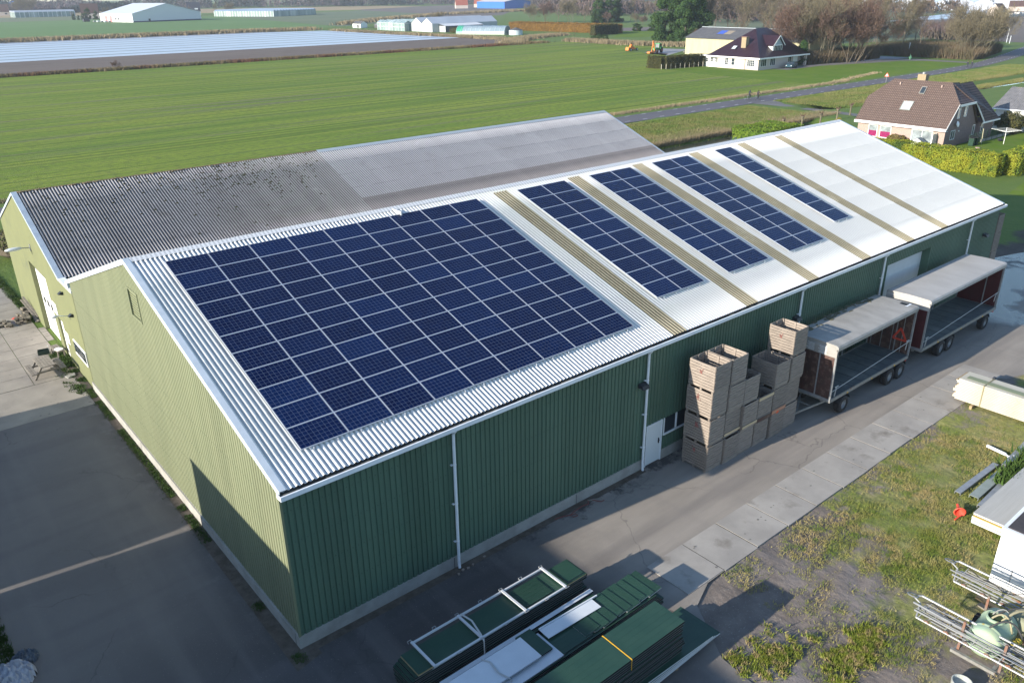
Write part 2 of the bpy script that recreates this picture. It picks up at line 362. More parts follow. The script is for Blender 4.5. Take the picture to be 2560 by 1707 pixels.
def corr(name,x0,x1,p0,p1,parent,mat,pitch=.177,amp=.031,phase=0.,seg=8,rows=None,lap=1.5,th=.0,lapz=.008):
    """corrugated sheet: waves across x, running from p0=(y,z) to p1=(y,z); small laps every sheet"""
    n=int(round((x1-x0)/pitch*seg)); xs=np.linspace(x0,x1,n+1)
    h=amp*np.cos((xs-phase)/pitch*2*PI)
    d=np.array([p1[0]-p0[0],p1[1]-p0[1]]); L=np.hypot(*d); d/=L; nn=np.array([-d[1],d[0]]); 
    if nn[1]<0: nn=-nn
    k=max(1,int(L/lap)); cuts=[]
    for i in range(k):
        cuts+= [(i*L/k,lapz),((i+1)*L/k,.0)]
    V=[]
    for s,o in cuts:
        V.append(np.stack([xs,p0[0]+d[0]*s+nn[0]*(h+o),p0[1]+d[1]*s+nn[1]*(h+o)],1))
    V=np.concatenate(V); m=n+1; F=[]
    i=np.arange(n)
    for r in range(len(cuts)-1):
        F.append(np.stack([r*m+i,r*m+i+1,(r+1)*m+i+1,(r+1)*m+i],1))
    o=npmesh(name,V,np.concatenate(F),mat,parent); o.data.polygons.foreach_set('use_smooth',[True]*len(o.data.polygons)); return o
barn=empty('storage_barn',(0,0,0),0,'large dark green corrugated barn with pale corrugated roof carrying the solar panels','barn')
# openings on the road side
DOOR=(16.36,17.42,.02,2.06); WIN=(17.5,19.4,1.2,2.06); BIG=(36.3,41.48,.02,4.95)
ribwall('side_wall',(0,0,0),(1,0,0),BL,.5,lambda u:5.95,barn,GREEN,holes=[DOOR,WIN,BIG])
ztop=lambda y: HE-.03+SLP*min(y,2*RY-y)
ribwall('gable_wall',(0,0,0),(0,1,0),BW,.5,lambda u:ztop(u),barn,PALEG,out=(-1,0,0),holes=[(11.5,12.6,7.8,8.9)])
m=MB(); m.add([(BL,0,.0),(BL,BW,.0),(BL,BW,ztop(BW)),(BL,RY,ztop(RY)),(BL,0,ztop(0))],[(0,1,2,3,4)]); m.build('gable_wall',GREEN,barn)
m=MB(); m.box(0,BL,BW-.02,BW+.02,0,6.); m.build('side_wall',GREEN,barn)
# plinth
m=MB(); 
m.box(.16,16.33,-.02,.16,0,.5); m.box(17.45,36.28,-.02,.16,0,.5); m.box(41.5,BL,-.02,.16,0,.5); m.box(-.06,.16,-.02,BW,0,.5)
for x in (6.05,12.2): m.box(x,x+.02,-.027,-.02,0,.47,1)
for y in (.25,8.5,16): m.box(-.067,-.06,y,y+.02,0,.47,1)
m.build('plinth',[CONC,DARKMETAL],barn)
# roof slopes; skylight strips are separate sheets
SK=[17.57,22.66,27.8,32.95,37.85,42.1]; SW=.885
e0=(-.14,HE-.14*SLP); r0=(RY,HR)
x=0.; cuts=[]
for s in SK: cuts.append((x,s));x=s+SW
cuts.append((x,BL+.05))
L_slope=math.hypot(RY,HR-HE)
def onroof(s): # distance from the ridge down
    return (RY-s*math.cos(ANG),HR-s*math.sin(ANG))
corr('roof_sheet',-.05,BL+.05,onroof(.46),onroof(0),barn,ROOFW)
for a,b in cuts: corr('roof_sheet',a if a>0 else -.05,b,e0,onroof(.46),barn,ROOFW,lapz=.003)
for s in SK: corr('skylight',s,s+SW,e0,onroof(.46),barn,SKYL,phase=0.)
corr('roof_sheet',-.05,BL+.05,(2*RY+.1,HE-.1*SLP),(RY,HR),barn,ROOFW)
m=MB()  # ridge capping with a joint lift
for i in range(12):
    a=i*BL/12-.05;b=a+BL/12+.02;z=HR+.035+(.006 if i%2 else 0)
    m.add([(a,RY-.28,z-.28*SLP),(b,RY-.28,z-.28*SLP),(b,RY,z+.012),(a,RY,z+.012),(b,RY+.28,z-.28*SLP),(a,RY+.28,z-.28*SLP)],[(0,1,2,3),(3,2,4,5)])
m.box(11.8,11.86,RY-.95,RY+.05,HR-.28,HR+.0,0)
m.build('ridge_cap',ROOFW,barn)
VERGE=mt('blue_grey_verge',(.48,.53,.57),(.42,.47,.51),scale=2,rough=.5)
# verge flashings
for xx in (0,BL):
    s=1 if xx==0 else -1; a=xx-.05*s; b=xx+.17*s
    for (y0,z0),(y1,z1) in (((-.16,HE-.16*SLP),(RY,HR)),((2*RY+.12,HE-.12*SLP),(RY,HR))):
        m=MB()
        m.add([(a,y0,z0+.05),(b,y0,z0+.05),(b,y1,z1+.05),(a,y1,z1+.05),(a,y0,z0-.17),(a,y1,z1-.17)],[(0,1,2,3),(4,0,3,5)])
        m.add([(b,y0,z0+.05),(b,y1,z1+.05),(b,y1,z1-.0),(b,y0,z0-.0)],[(0,1,2,3)])
        m.build('verge_flashing',VERGE,barn)
m=MB(); m.box(-.1,BL,BW+.1,BW+.55,5.75,6.0); m.build('gutter',WHITE,barn)
# gutter with dirt, brackets
m=MB(); gy0,gy1=-.34,-.17
m.box(-.08,BL+.12,gy0,gy0+.055,5.83,5.985); m.box(-.08,BL+.12,gy0+.055,gy1+.1,5.83,5.85); m.box(-.08,BL+.12,gy1+.1,gy1+.12,5.85,5.97); m.box(-.1,-.08,gy0,gy1+.12,5.83,5.985); m.box(BL+.12,BL+.14,gy0,gy1+.12,5.83,5.985)
m.build('gutter',WHITE,barn)
m=MB(); rr=random.Random(6)
for k in range(170):
    a=-.07+k*(BL+.15)/170; m.box(a,a+(BL+.15)/170-.001,gy0+.056,gy1+.09,5.852,5.93+rr.uniform(-.03,.03))
m.build('gutter_silt',GUTDIRT,barn)
m=MB()
for k in range(int(BL/.207)):
    x=k*.207+.065
    for z in (.62,1.75,2.9,4.05,5.2,5.85):
        if any(h[0]-.1<x<h[1]+.1 and h[2]-.1<z<h[3]+.1 for h in (DOOR,WIN,BIG)): continue
        m.box(x,x+.02,-.008,-.001,z,z+.02)
tag(m.build('cladding_screws',BLK,barn),kind='stuff')
m=MB()
for k in range(int(BW/.207)):
    y=k*.207+.065
    for z in (.62,1.75,2.9,4.05,5.2): m.box(-.008,-.001,y,y+.018,z,z+.018)
tag(m.build('cladding_screws',GREEN,barn),kind='stuff')
m=MB(); m.box(.02,BL,-.13,-.02,5.86,5.99); m.build('eaves_filler',DARKMETAL,barn)
for i,xx in enumerate((6.18,16.1,27.4,35.62,46.75)):
    m=MB(); m.tube([(xx,-.26,5.8),(xx,-.13,5.62),(xx,-.13,.45 if i else .3),(xx,-.16,.05)],.055,10); 
    for z in (1.2,2.8,4.4): m.tube([(xx,-.13,z),(xx,-.13,z+.05)],.064,10); m.box(xx-.13,xx-.05,-.12,-.03,z,z+.03)
    m.build('downpipe',[WHITE],barn,smooth=False)
# personnel door, window, big door
d=MB(); d.box(DOOR[0]+.04,DOOR[1]-.04,-.0,.04,.06,2.0); dd=d.build('door',WDOOR,barn)
# dirt at the foot of the door
N,L,b=nodes(WDOOR); tc=N.new('ShaderNodeTexCoord'); s_=N.new('ShaderNodeSeparateXYZ'); L.new(tc.outputs['Object'],s_.inputs[0])
ns=N.new('ShaderNodeTexNoise'); ns.inputs['Scale'].default_value=7; ns.inputs['Detail'].default_value=6; L.new(tc.outputs['Object'],ns.inputs[0])
q=mth('SUBTRACT',.22,mth('DIVIDE',s_.outputs[2],1.1),N=N,L=L); q=mth('ADD',q,mth('MULTIPLY',mth('SUBTRACT',ns.outputs[0],.5,N=N,L=L),.9,N=N,L=L),N=N,L=L)
q=mth('MULTIPLY',q,2.6,N=N,L=L); q2=N.new('ShaderNodeClamp'); L.new(q,q2.inputs[0])
x_=N.new('ShaderNodeMix'); x_.data_type='RGBA'; L.new(q2.outputs[0],x_.inputs[0]); x_.inputs[6].default_value=(.62,.66,.66,1); x_.inputs[7].default_value=(.16,.16,.08,1)
L.new(x_.outputs[2],b.inputs['Base Color'])
d=MB(); d.box(DOOR[0],DOOR[0]+.05,-.03,.05,.02,2.06);d.box(DOOR[1]-.05,DOOR[1],-.03,.05,.02,2.06);d.box(DOOR[0]+.05,DOOR[1]-.05,-.03,.05,2.0,2.06); d.build('door_frame',WHITE,dd)
d=MB(); d.box(17.2,17.23,-.05,.0,.95,1.2);d.bar((17.13,-.06,1.1),(17.25,-.06,1.1),.02,.02); d.build('handle',DARKMETAL,dd)
d=MB(); d.box(WIN[0]+.05,WIN[1],.02,.03,WIN[2]+.05,WIN[3]); ww=d.build('window',GLASS,barn)
d=MB(); d.box(WIN[0],WIN[0]+.06,-.03,.04,WIN[2],WIN[3]); d.box(18.33,18.4,-.03,.04,WIN[2]+.07,WIN[3]); d.box(WIN[0]+.06,WIN[1],-.04,.05,WIN[2],WIN[2]+.07); d.build('window_frame',WHITE,ww)
d=MB(); d.box(BIG[0],BIG[1],.43,.47,.02,4.95)
for k in range(1,5): d.box(BIG[0],BIG[1],.424,.43,k*.99,k*.99+.015)
bd=d.build('roller_door',PANW,barn)
d=MB(); d.box(BIG[1],BIG[1]+.03,.0,.45,.02,4.95); d.box(BIG[0]-.03,BIG[0],.0,.45,.02,4.95); d.box(BIG[0],BIG[1],.0,.45,4.95,4.98); d.build('door_reveal',GREEN,bd)
d=MB(); d.box(BIG[0]-.08,BIG[0]-.001,-.02,.01,.02,5.03);d.box(BIG[1]+.001,BIG[1]+.08,-.02,.01,.02,5.03); d.build('door_trim',GREEN,bd)
for xx in (15.85,27.2,49.3):
    d=MB(); d.prism([(xx-.22,-.04,4.18),(xx-.22,-.04,4.36),(xx-.22,-.26,4.3),(xx-.22,-.34,4.16)],(.4,0,0)); lo_=d.build('wall_lamp',DARKMETAL,barn)
    d=MB(); d.box(xx-.2,xx+.16,-.32,-.06,4.15,4.16); d.build('lamp_glass',WHITE,lo_)
# gable hatch
d=MB(); d.box(.05,.09,11.5,12.6,7.8,8.9); hh=d.build('louvre_hatch',CREAM,barn)
d=MB(); 
for k in range(9): d.box(.02,.05,11.56,12.54,7.86+k*.115,7.92+k*.115)
d.build('louvre_slat',PALEG,hh)
d=MB(); d.box(-.03,.05,11.44,11.5,7.74,8.96);d.box(-.03,.05,12.6,12.66,7.74,8.96);d.box(-.03,.05,11.5,12.6,8.9,8.96);d.box(-.03,.05,11.5,12.6,7.74,7.8); d.build('hatch_frame',PALEG,hh)
d=MB(); d.box(-.05,.03,-.03,.03,.5,5.9); d.build('corner_trim',PALEG,barn)
# ================= solar panels
PW,PH=1.656,.998
pan=empty('solar_panel',(0,0,0),0,'tmp','solar panel','solar panels on the barn roof')
m=MB()
for a in ((0,PW,0,.016),(0,PW,PH-.016,PH),(0,.016,.016,PH-.016),(PW-.016,PW,.016,PH-.016)): m.box(a[0]-PW/2,a[1]-PW/2,a[2]-PH/2,a[3]-PH/2,-.04,0)
m.build('frame',ALU,pan)
m=MB(); m.box(-PW/2+.016,PW/2-.016,-PH/2+.016,PH/2-.016,-.03,-.004); m.build('glass',SOLAR,pan)
ORD='top second third fourth fifth sixth seventh eighth ninth tenth eleventh twelfth'.split(); ORC='first second third fourth fifth sixth seventh eighth ninth'.split()
Rm=Matrix.Rotation(ANG,4,'X'); UP=.13
ARR=[(1.22,.82,9,11,'wide array'),(18.85,.78,2,10,'nearest two-column strip'),(24.02,.78,2,10,'middle two-column strip'),(29.16,.78,2,10,'farthest two-column strip'),(35.07,.79,1,9,'lone single-column strip')]
first=True
for x0,s0,nc,nr,nm in ARR:
    for r in range(nr):
        for c in range(nc):
            s=s0+(r+.5)*1.012; y,z=onroof(s); y-=math.sin(ANG)*UP; z+=math.cos(ANG)*UP
            rn='bottom' if r==nr-1 else ORD[r]
            cn=(ORC[c]+' column from the near gable') if nc==9 else (('left column','right column')[c] if nc==2 else 'only column')
            lab='solar panel, %s row, %s, %s'%(rn,cn,nm)
            if first: o=pan; first=False; kids(pan)
            else: o=copy_tree(pan)
            o['label']=lab; o.location=(x0+(c+.5)*1.67,y,z); o.rotation_euler=(ANG,0,0)
    # rails under the array, ends poking out at the bottom edge
    rl=MB(); 
    for c in range(nc):
        for f in (.25,.75):
            xx=x0+(c+f)*1.67; a=onroof(s0-.02); b=onroof(s0+nr*1.012+.06); n=(0,-math.sin(ANG)*.07,math.cos(ANG)*.07)
            rl.bar((xx,a[0]+n[1],a[1]+n[2]),(xx,b[0]+n[1],b[1]+n[2]),.04,.04)
            rl.bar((xx,b[0]+n[1],b[1]+n[2]-.06),(xx,b[0]+n[1],b[1]+n[2]+.03),.03,.03)
    o=rl.build('mounting_rail',ALU); tag(o,'aluminium mounting rails under the '+nm+' of solar panels','rail','mounting rails')
# ================= second barn (left), joined by a low flat wall
lb=empty('old_barn',(0,27.1,0),0,'pale green rendered barn with old dark corrugated roof turning light grey halfway','barn')
YO=27.1
def L2(y): return y-YO
LR=35.; zr=8.75; ls=.385; lr0=26.75; lr1=42.85
zt2=lambda y: zr-.05-ls*abs(y-LR)
def wallpoly(name,x,ys,holes,mat,parent,y_off=0):
    m=MB(); ys=sorted(set(ys)|{h[0] for h in holes}|{h[1] for h in holes})
    for a,b in zip(ys,ys[1:]):
        lo=0; c=(a+b)/2; segs=[]
        for h in holes:
            if h[0]<c<h[1]: segs.append((lo,h[2],h[2]));lo=h[3]
        segs.append((lo,zt2(a),zt2(b)))
        for l,t0,t1 in segs:
            if t0>l+1e-4: m.add([(x,a-YO,l),(x,b-YO,l),(x,b-YO,t1),(x,a-YO,t0)],[(3,2,1,0)])
    return m.build(name,mat,parent)
LD=(31.,35.4,0.02,4.5); D2=(28.95,30.05,.05,2.45); WB=(29.6,30.65,2.62,3.3)
wallpoly('gable_wall',0,[27.1,35,42.7],[LD,D2],CREAM,lb)
m=MB(); m.box(.02,49.3,42.66-YO,42.7-YO,0,5.75); m.box(.02,49.3,0,.04,0,5.6); m.add([(49.3,0,0),(49.3,15.6,0),(49.3,15.6,5.6),(49.3,7.9,8.7),(49.3,0,5.6)],[(0,1,2,3,4)]); m.build('side_wall',CREAM,lb)
m=MB(); m.box(.24,.28,L2(LD[0]),L2(LD[1]),.02,4.5)
for k in range(1,5): m.box(.232,.24,L2(LD[0]),L2(LD[1]),k*.9,k*.9+.012)
bd=m.build('sectional_door',WHITEP,lb)
m=MB(); 
for k in range(4): m.box(.225,.239,L2(31.5+k*.95),L2(32.1+k*.95),1.95,2.35)
m.build('door_window',GLASS,bd)
m=MB(); m.box(0,.26,L2(LD[0])-.03,L2(LD[0]),0,4.5);m.box(0,.26,L2(LD[1]),L2(LD[1])+.03,0,4.5);m.box(0,.26,L2(LD[0]),L2(LD[1]),4.5,4.53); m.build('door_reveal',CREAM,bd)
m=MB(); m.box(.1,.14,L2(D2[0]),L2(D2[1]),.05,2.45); d2=m.build('door',WHITEP,lb)
m=MB(); m.box(0,.12,L2(D2[0])-.02,L2(D2[0]),0,2.45);m.box(0,.12,L2(D2[1]),L2(D2[1])+.02,0,2.45);m.box(0,.12,L2(D2[0]),L2(D2[1]),2.45,2.47); m.build('door_reveal',CREAM,d2)
for (y0,y1,z0,z1) in (WB,(28.0,28.7,1.35,2.0)):
    m=MB(); m.box(-.03,0,L2(y0),L2(y1),z0,z1); o=m.build('window_board',WHITEP,lb)
# low link wall with flat roof behind
m=MB(); m.box(-.0,.25,BW-YO-.1,-.001,0,5.5); m.build('link_wall',CREAM,lb)
m=MB(); m.box(-.05,.3,BW-YO-.1,-.001,5.5,5.62); m.build('wall_coping',WHITE,lb)
m=MB(); m.box(.3,49,BW-YO+.1,-.02,5.3,5.36); m.build('valley_gutter',DARKMETAL,lb)
m=MB(); m.box(-.045,-.0,L2(24.25),L2(26.8),1.3,2.15); wf=m.build('window',WHITEP,lb)
m=MB()
for k in range(3): m.box(-.06,-.045,L2(24.35+k*.82),L2(25.07+k*.82),1.45,2.05)
m.build('pane',GLASS,wf)
for (y,z,c) in ((26.6,4.85,DARKMETAL),(25.2,4.0,DARKMETAL)):
    m=MB(); m.prism([(0,L2(y)-.13,z),(-.09,L2(y)-.13,z+.1),(-.26,L2(y)-.13,z-.02),(-.04,L2(y)-.13,z-.09)],(0,.26,0)); m.build('wall_lamp',c,lb)
m=MB(); m.tube([(0,L2(26.4),3.6),(-.25,L2(26.4),3.65),(-.55,L2(26.4),3.75)],.02,6); m.blob((-.7,L2(26.4),3.72),(.22,.1,.08),1,amp=0); m.build('wall_lamp',WHITE,lb,smooth=True)
m=MB(); m.box(-.03,0,L2(33.3),L2(33.5),5.6,6.0); m.tube([(0,L2(33.4),5.8),(-.4,L2(33.4),5.85)],.03,6); wl=m.build('street_light_arm',GALV,lb)
m=MB(); 
m.blob((-.85,L2(33.4),5.86),(.48,.15,.11),2,n=12,m=8,amp=0); m.build('lamp_head',PANW,wl,smooth=True)
def lroof(name,x0,x1,mat,neg=True):
    # local y
    a=(L2(lr0),zr-ls*(LR-lr0)); b=(L2(LR),zr)
    corr(name,x0,x1,a,b,lb,mat,lap=1.5)
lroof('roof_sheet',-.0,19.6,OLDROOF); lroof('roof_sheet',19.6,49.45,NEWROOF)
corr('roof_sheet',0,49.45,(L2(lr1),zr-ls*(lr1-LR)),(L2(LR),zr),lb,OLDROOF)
m=MB(); m.add([(19.6,L2(LR)-.3,zr-.07),(49.5,L2(LR)-.3,zr-.07),(49.5,L2(LR),zr+.07),(19.6,L2(LR),zr+.07),(49.5,L2(LR)+.3,zr-.07),(19.6,L2(LR)+.3,zr-.07)],[(0,1,2,3),(3,2,4,5)]); m.build('ridge_cap',RIDGEM,lb)
m=MB()
rr=random.Random(4)
for i in range(140):
    x=rr.random()*19.4; m.blob((x,L2(LR)+rr.uniform(-.12,.12),zr+.02),(rr.uniform(.06,.14),rr.uniform(.05,.09),.035),i,6,4)
m.tube([(0,L2(LR),zr+.0),(19.6,L2(LR),zr+.0)],.05,8)
m.build('ridge_cap',mt('tan_ridge_mortar',(.25,.17,.10),(.14,.11,.07),scale=5,rough=.95),lb)
FLSH=mt('blue_grey_flashing',(.36,.42,.47),(.3,.35,.4),scale=2,rough=.5)
for (ya,yb) in ((lr0,LR),(lr1,LR)):
    m=MB(); za=zr-ls*abs(LR-ya); 
    m.add([(-.05,L2(ya),za+.05),(.24,L2(ya),za+.05),(.24,L2(yb),zr+.05),(-.06,L2(yb),zr+.05),(-.06,L2(ya),za-.12),(-.06,L2(yb),zr-.12)],[(0,1,2,3),(4,0,3,5)])
    m.build('verge_flashing',FLSH,lb); m=MB(); xa=49.35; m.add([(xa,L2(ya),za+.05),(xa+.2,L2(ya),za+.05),(xa+.2,L2(yb),zr+.05),(xa,L2(yb),zr+.05)],[(0,1,2,3)])
    m.build('verge_flashing',FLSH,lb)
# moss lumps on the dark part of the roof
m=MB(); rr=random.Random(9); nrm=Vector((0,-ls,1)).normalized()
for i in range(330):
    x=rr.gauss(13.5,3.2) if i%3 else rr.uniform(1,19); s=abs(rr.gauss(0,1))*2.4+.2
    if not .4<x<19.4 or s>8: continue
    x=round(x/.177)*.177; y=LR-s*math.cos(math.atan(ls)); z=zr-ls*(LR-y)
    q=rr.uniform(.03,.085); m.blob((x,L2(y),z+.03),(q,q*1.2,.03),i,6,4,.3)
tag(m.build('moss',mt('dark_moss',(.035,.032,.012),(.06,.055,.02),scale=3,rough=1),lb),kind='stuff')
# ================= farm buildings just outside the frame whose shade falls across the yard
def offbuilding(name,x0,x1,y0,y1,h,lab,mat,roof):
    t=empty(name,(x0,y0,0),0,lab,'building'); X=x1-x0;Y=y1-y0; hr=h+X/2*.2
    m=MB(); m.prism([(0,0,0),(X,0,0),(X,0,h),(X/2,0,hr),(0,0,h)],(0,Y,0)); m.build('wall',mat,t)
    m=MB()
    for a,b in ((-.05,X/2),(X+.05,X/2)):
        za=h; m.add([(a,-.1,za),(a,Y+.1,za),(b,-.1,hr+.02),(b,Y+.1,hr+.02),(a,-.1,za+.1),(a,Y+.1,za+.1),(b,-.1,hr+.12),(b,Y+.1,hr+.12)],[(0,1,3,2),(4,6,7,5),(0,4,5,1),(0,2,6,4),(1,5,7,3)])
    m.build('roof',roof,t)
    m=MB(); m.box(X,X+.04,Y*.3,Y*.3+3.5,0,min(h-.6,3.6)); m.build('door',WHITEP,t)
    return t
offbuilding('farm_building',-26,-14.2,-24,10.15,7.55,'tall green farm building across the yard on the left edge',GREEN,DKROOF)
offbuilding('farm_shed',-17.2,-14.2,10.72,25.2,4.4,'lower farm shed beside the tall building across the yard',CREAM,DKROOF)
# ================= patio
def picnic():
    t=empty('picnic_table',(-1.48,28.15,0),R(2),'weathered grey wooden picnic table with two fixed benches on the slabs','table')
    m=MB(); 
    for k in range(5): m.box(-.38+k*.152,-.38+k*.152+.14,-.85,.85,.72,.76)
    m.build('tabletop',TIMBER,t)
    for s in (-1,1):
        m=MB(); 
        for k in range(2): m.box(s*.72-.15+k*.155,s*.72-.15+k*.155+.14,-.85,.85,.42,.46)
        m.build('bench_seat',TIMBER,t)
        for f in (-1,1):
            m=MB(); m.bar((s*.25,f*.6,.72),(s*.72,f*.6,0),.04,.09); m.build('leg',TIMBER,t)
        m=MB(); m.bar((-.85,s*.56,.38),(.85,s*.56,.38),.04,.09); m.bar((-.36,s*.56,.68),(.36,s*.56,.68),.04,.07); m.build('cross_beam',TIMBER,t)
picnic()
t=empty('garden_bench',(-.38,30.4,0),R(8),'pale wooden bench with a white cloth against the barn wall','bench')
m=MB()
for k in range(3): m.box(-.22+k*.15,-.09+k*.15,-.65,.65,.45,.49)
m.build('seat',TIMBER,t)
for a in (-.5,.5):
    for b in (-.18,.18):
        m=MB(); m.bar((b,a,0),(b*.9,a,.45),.06,.06); m.build('leg',TIMBER,t)
m=MB(); m.blob((0,-.35,.53),(.22,.25,.05),5,amp=.2); o=m.build('folded_cloth',WHITEP); o.location=(-.38,30.4,0); tag(o,'crumpled white cloth lying on the wooden bench','cloth')
t=empty('planter_box',(-1.0,31.2,0),R(-10),'small dark plastic crate standing behind the picnic table','box')
m=MB(); m.box(-.3,.3,-.18,.18,0,.03);m.box(-.3,-.28,-.18,.18,.03,.28);m.box(.28,.3,-.18,.18,.03,.28);m.box(-.28,.28,-.18,-.16,.03,.28);m.box(-.28,.28,.16,.18,.03,.28); m.build('box_side',mt('dark_green_plastic',(.02,.04,.03),rough=.6),t)
m=MB(); m.tube([(.28,0,.28),(.3,0,.45),(.25,.05,.52)],.012,6); m.build('handle',ALU,t)
m=MB(); m.prism([(-.75,26.6,.0),(-.35,26.75,.0),(-.3,27.15,.0),(-.85,27.0,.0)],(0,0,.07)); tag(m.build('paving_slab',CONC),'tilted loose slab lying beside the picnic table','slab')
# heap of old pavers and planks
rr=random.Random(7); STN=mt('mossy_paver',(.2,.17,.13),(.13,.115,.09),scale=4,rough=.95,rnd=.25)
k=0; base=None
for (x,y,nx,ny,nz,hn) in ((-1.85,37.9,4,4,2,'low left end'),(-.75,38.0,4,4,4,'tall middle'),(-.25,39.3,2,3,4,'rear end')):
    for i in range(nx):
        for j in range(ny):
            for l in range(nz):
                if rr.random()<.5: continue
                M=Matrix.Translation((x+(i-nx/2)*.22+rr.uniform(-.03,.03),y+(j-ny/2)*.33+rr.uniform(-.04,.04),l*.1+.05))@Matrix.Rotation(rr.uniform(-.35,.35),4,'Z')@Matrix.Rotation(rr.uniform(-.08,.08),4,'X')
                if base is None:
                    m=MB(); m.box(-.1,.1,-.15,.15,-.045,.045); base=m.build('paver',STN); o=base; kids(base)
                    tag(o,'mossy paver in the heap against the pale green barn wall','paver','pavers heaped by the barn wall')
                else: o=copy_tree(base)
                o.matrix_world=M; k+=1; o['label']='mossy paver, %s layer, %s of the barn wall heap'%(['lowest','second','third','fourth'][l],hn); o['group']='pavers in the %s layer, %s'%(['lowest','second','third','fourth'][l],hn)
for i,(a,b) in enumerate((((-.1,36.9,.1),(-.4,39.8,.85)),((.0,37.2,.3),(-.25,40.0,.95)),((-.2,37,.05),(-.15,40.2,.6)))):
    m=MB(); m.bar(a,b,.14,.04); tag(m.build('plank',TIMBER),('lowest','topmost','middle')[i]+' grey plank leaning on the paver heap','plank')
m=MB(); m.blob((-1.2,38,.27),(.2,.17,.06),3,amp=.25); tag(m.build('red_sack',REDP),'small red sack lying on the paver heap','sack')
# ================= ground
def sheet(name,polys,z,mat,kind='structure',lab=None,cat=None):
    m=MB()
    for p in polys: m.poly([(x,y,z) for x,y in p])
    o=m.build(name,mat); return tag(o,lab,cat,None,kind)
def posmask(N,L,expr): pass
# near ground: mud and turf, blended by noise and by where it lies
GND=mt('mud_and_turf',(.13,.105,.09),rough=.95); N,L,b=nodes(GND)
geo=N.new('ShaderNodeNewGeometry'); sp=N.new('ShaderNodeSeparateXYZ'); L.new(geo.outputs['Position'],sp.inputs[0])
def nz(scale,det=6,rough=.6,st=None,N=N,L=L,geo=geo,dist=0):
    n=N.new('ShaderNodeTexNoise'); n.inputs['Scale'].default_value=scale;n.inputs['Detail'].default_value=det;n.inputs['Roughness'].default_value=rough; n.inputs['Distortion'].default_value=dist
    if st:
        mp=N.new('ShaderNodeMapping'); mp.inputs['Scale'].default_value=st; L.new(geo.outputs['Position'],mp.inputs[0]); L.new(mp.outputs[0],n.inputs[0])
    else: L.new(geo.outputs['Position'],n.inputs[0])
    return n.outputs[0]
def mr(src,a,c,o0=0.,o1=1.,N=N,L=L):
    r=N.new('ShaderNodeMapRange'); r.inputs[1].default_value=a;r.inputs[2].default_value=c;r.inputs[3].default_value=o0;r.inputs[4].default_value=o1; L.new(src,r.inputs[0]); return r.outputs[0]
def mixc(f,a,c,N=N,L=L):
    x=N.new('ShaderNodeMix'); x.data_type='RGBA'
    if isinstance(f,(int,float)): x.inputs[0].default_value=f
    else: L.new(f,x.inputs[0])
    for s_,k in ((a,6),(c,7)):
        if isinstance(s_,tuple): x.inputs[k].default_value=(*s_,1)
        else: L.new(s_,x.inputs[k])
    return x.outputs[2]
mud=mixc(mr(nz(1.1),.35,.65),(.19,.158,.135),(.13,.108,.093)); mud=mixc(mr(nz(14,3),.62,.72),mud,(.3,.27,.23)); mud=mixc(mr(nz(.35,3),.5,.65),mud,(.19,.165,.15))
grs=mixc(mr(nz(.5),.4,.6),(.17,.20,.045),(.26,.235,.10)); grs=mixc(mr(nz(5,4),.45,.7),grs,(.12,.13,.045))
lawn=mixc(mr(nz(.4,4),.35,.65),(.085,.14,.018),(.115,.16,.026)); lawn=mixc(mr(nz(6,5),.3,.75),lawn,(.065,.11,.018))
# grass amount rises from x=13 to x=19
M_=lambda *a: mth(*a,N=N,L=L)
gm=M_('ADD',mr(sp.outputs[0],13.,21.,-.24,.16),nz(.55,7,.65)); gm=M_('ADD',gm,mr(sp.outputs[1],-6.4,-8.5,-.12,0.)); gm=M_('ADD',gm,mr(sp.outputs[1],-9.2,-10.2,0.,.10)) 
gmask=mr(gm,.49,.60)
near=mixc(gmask,mud,grs)
# churned wet mud beyond the far end of the barn
far_mud=mixc(mr(nz(.5,5),.4,.6),(.055,.042,.033),(.09,.075,.06))
fm=M_('ADD',mr(sp.outputs[0],60.,66.,1.,-.2),nz(.25,4)); 
isl=M_('MULTIPLY',mr(sp.outputs[1],-1.,8.,1.,-.35),mr(sp.outputs[0],50.,53.)); 
near2=mixc(mr(M_('ADD',isl,nz(.3,5)),.75,.9),lawn,far_mud)
beh=mr(sp.outputs[0],44.,50.)
c=mixc(beh,near,near2)
fld=mr(sp.outputs[1],24.,27.); c=mixc(fld,c,lawn)
L.new(c,b.inputs['Base Color'])
bp=N.new('ShaderNodeBump'); bp.inputs['Distance'].default_value=.05; 
tr=N.new('ShaderNodeTexWave'); 
hb=M_('ADD',M_('MULTIPLY',nz(7,5,.7),.6),M_('MULTIPLY',nz(2.2,3,.5,(1,.45,1)),1.2)); L.new(hb,bp.inputs['Height']); L.new(bp.outputs[0],b.inputs['Normal'])
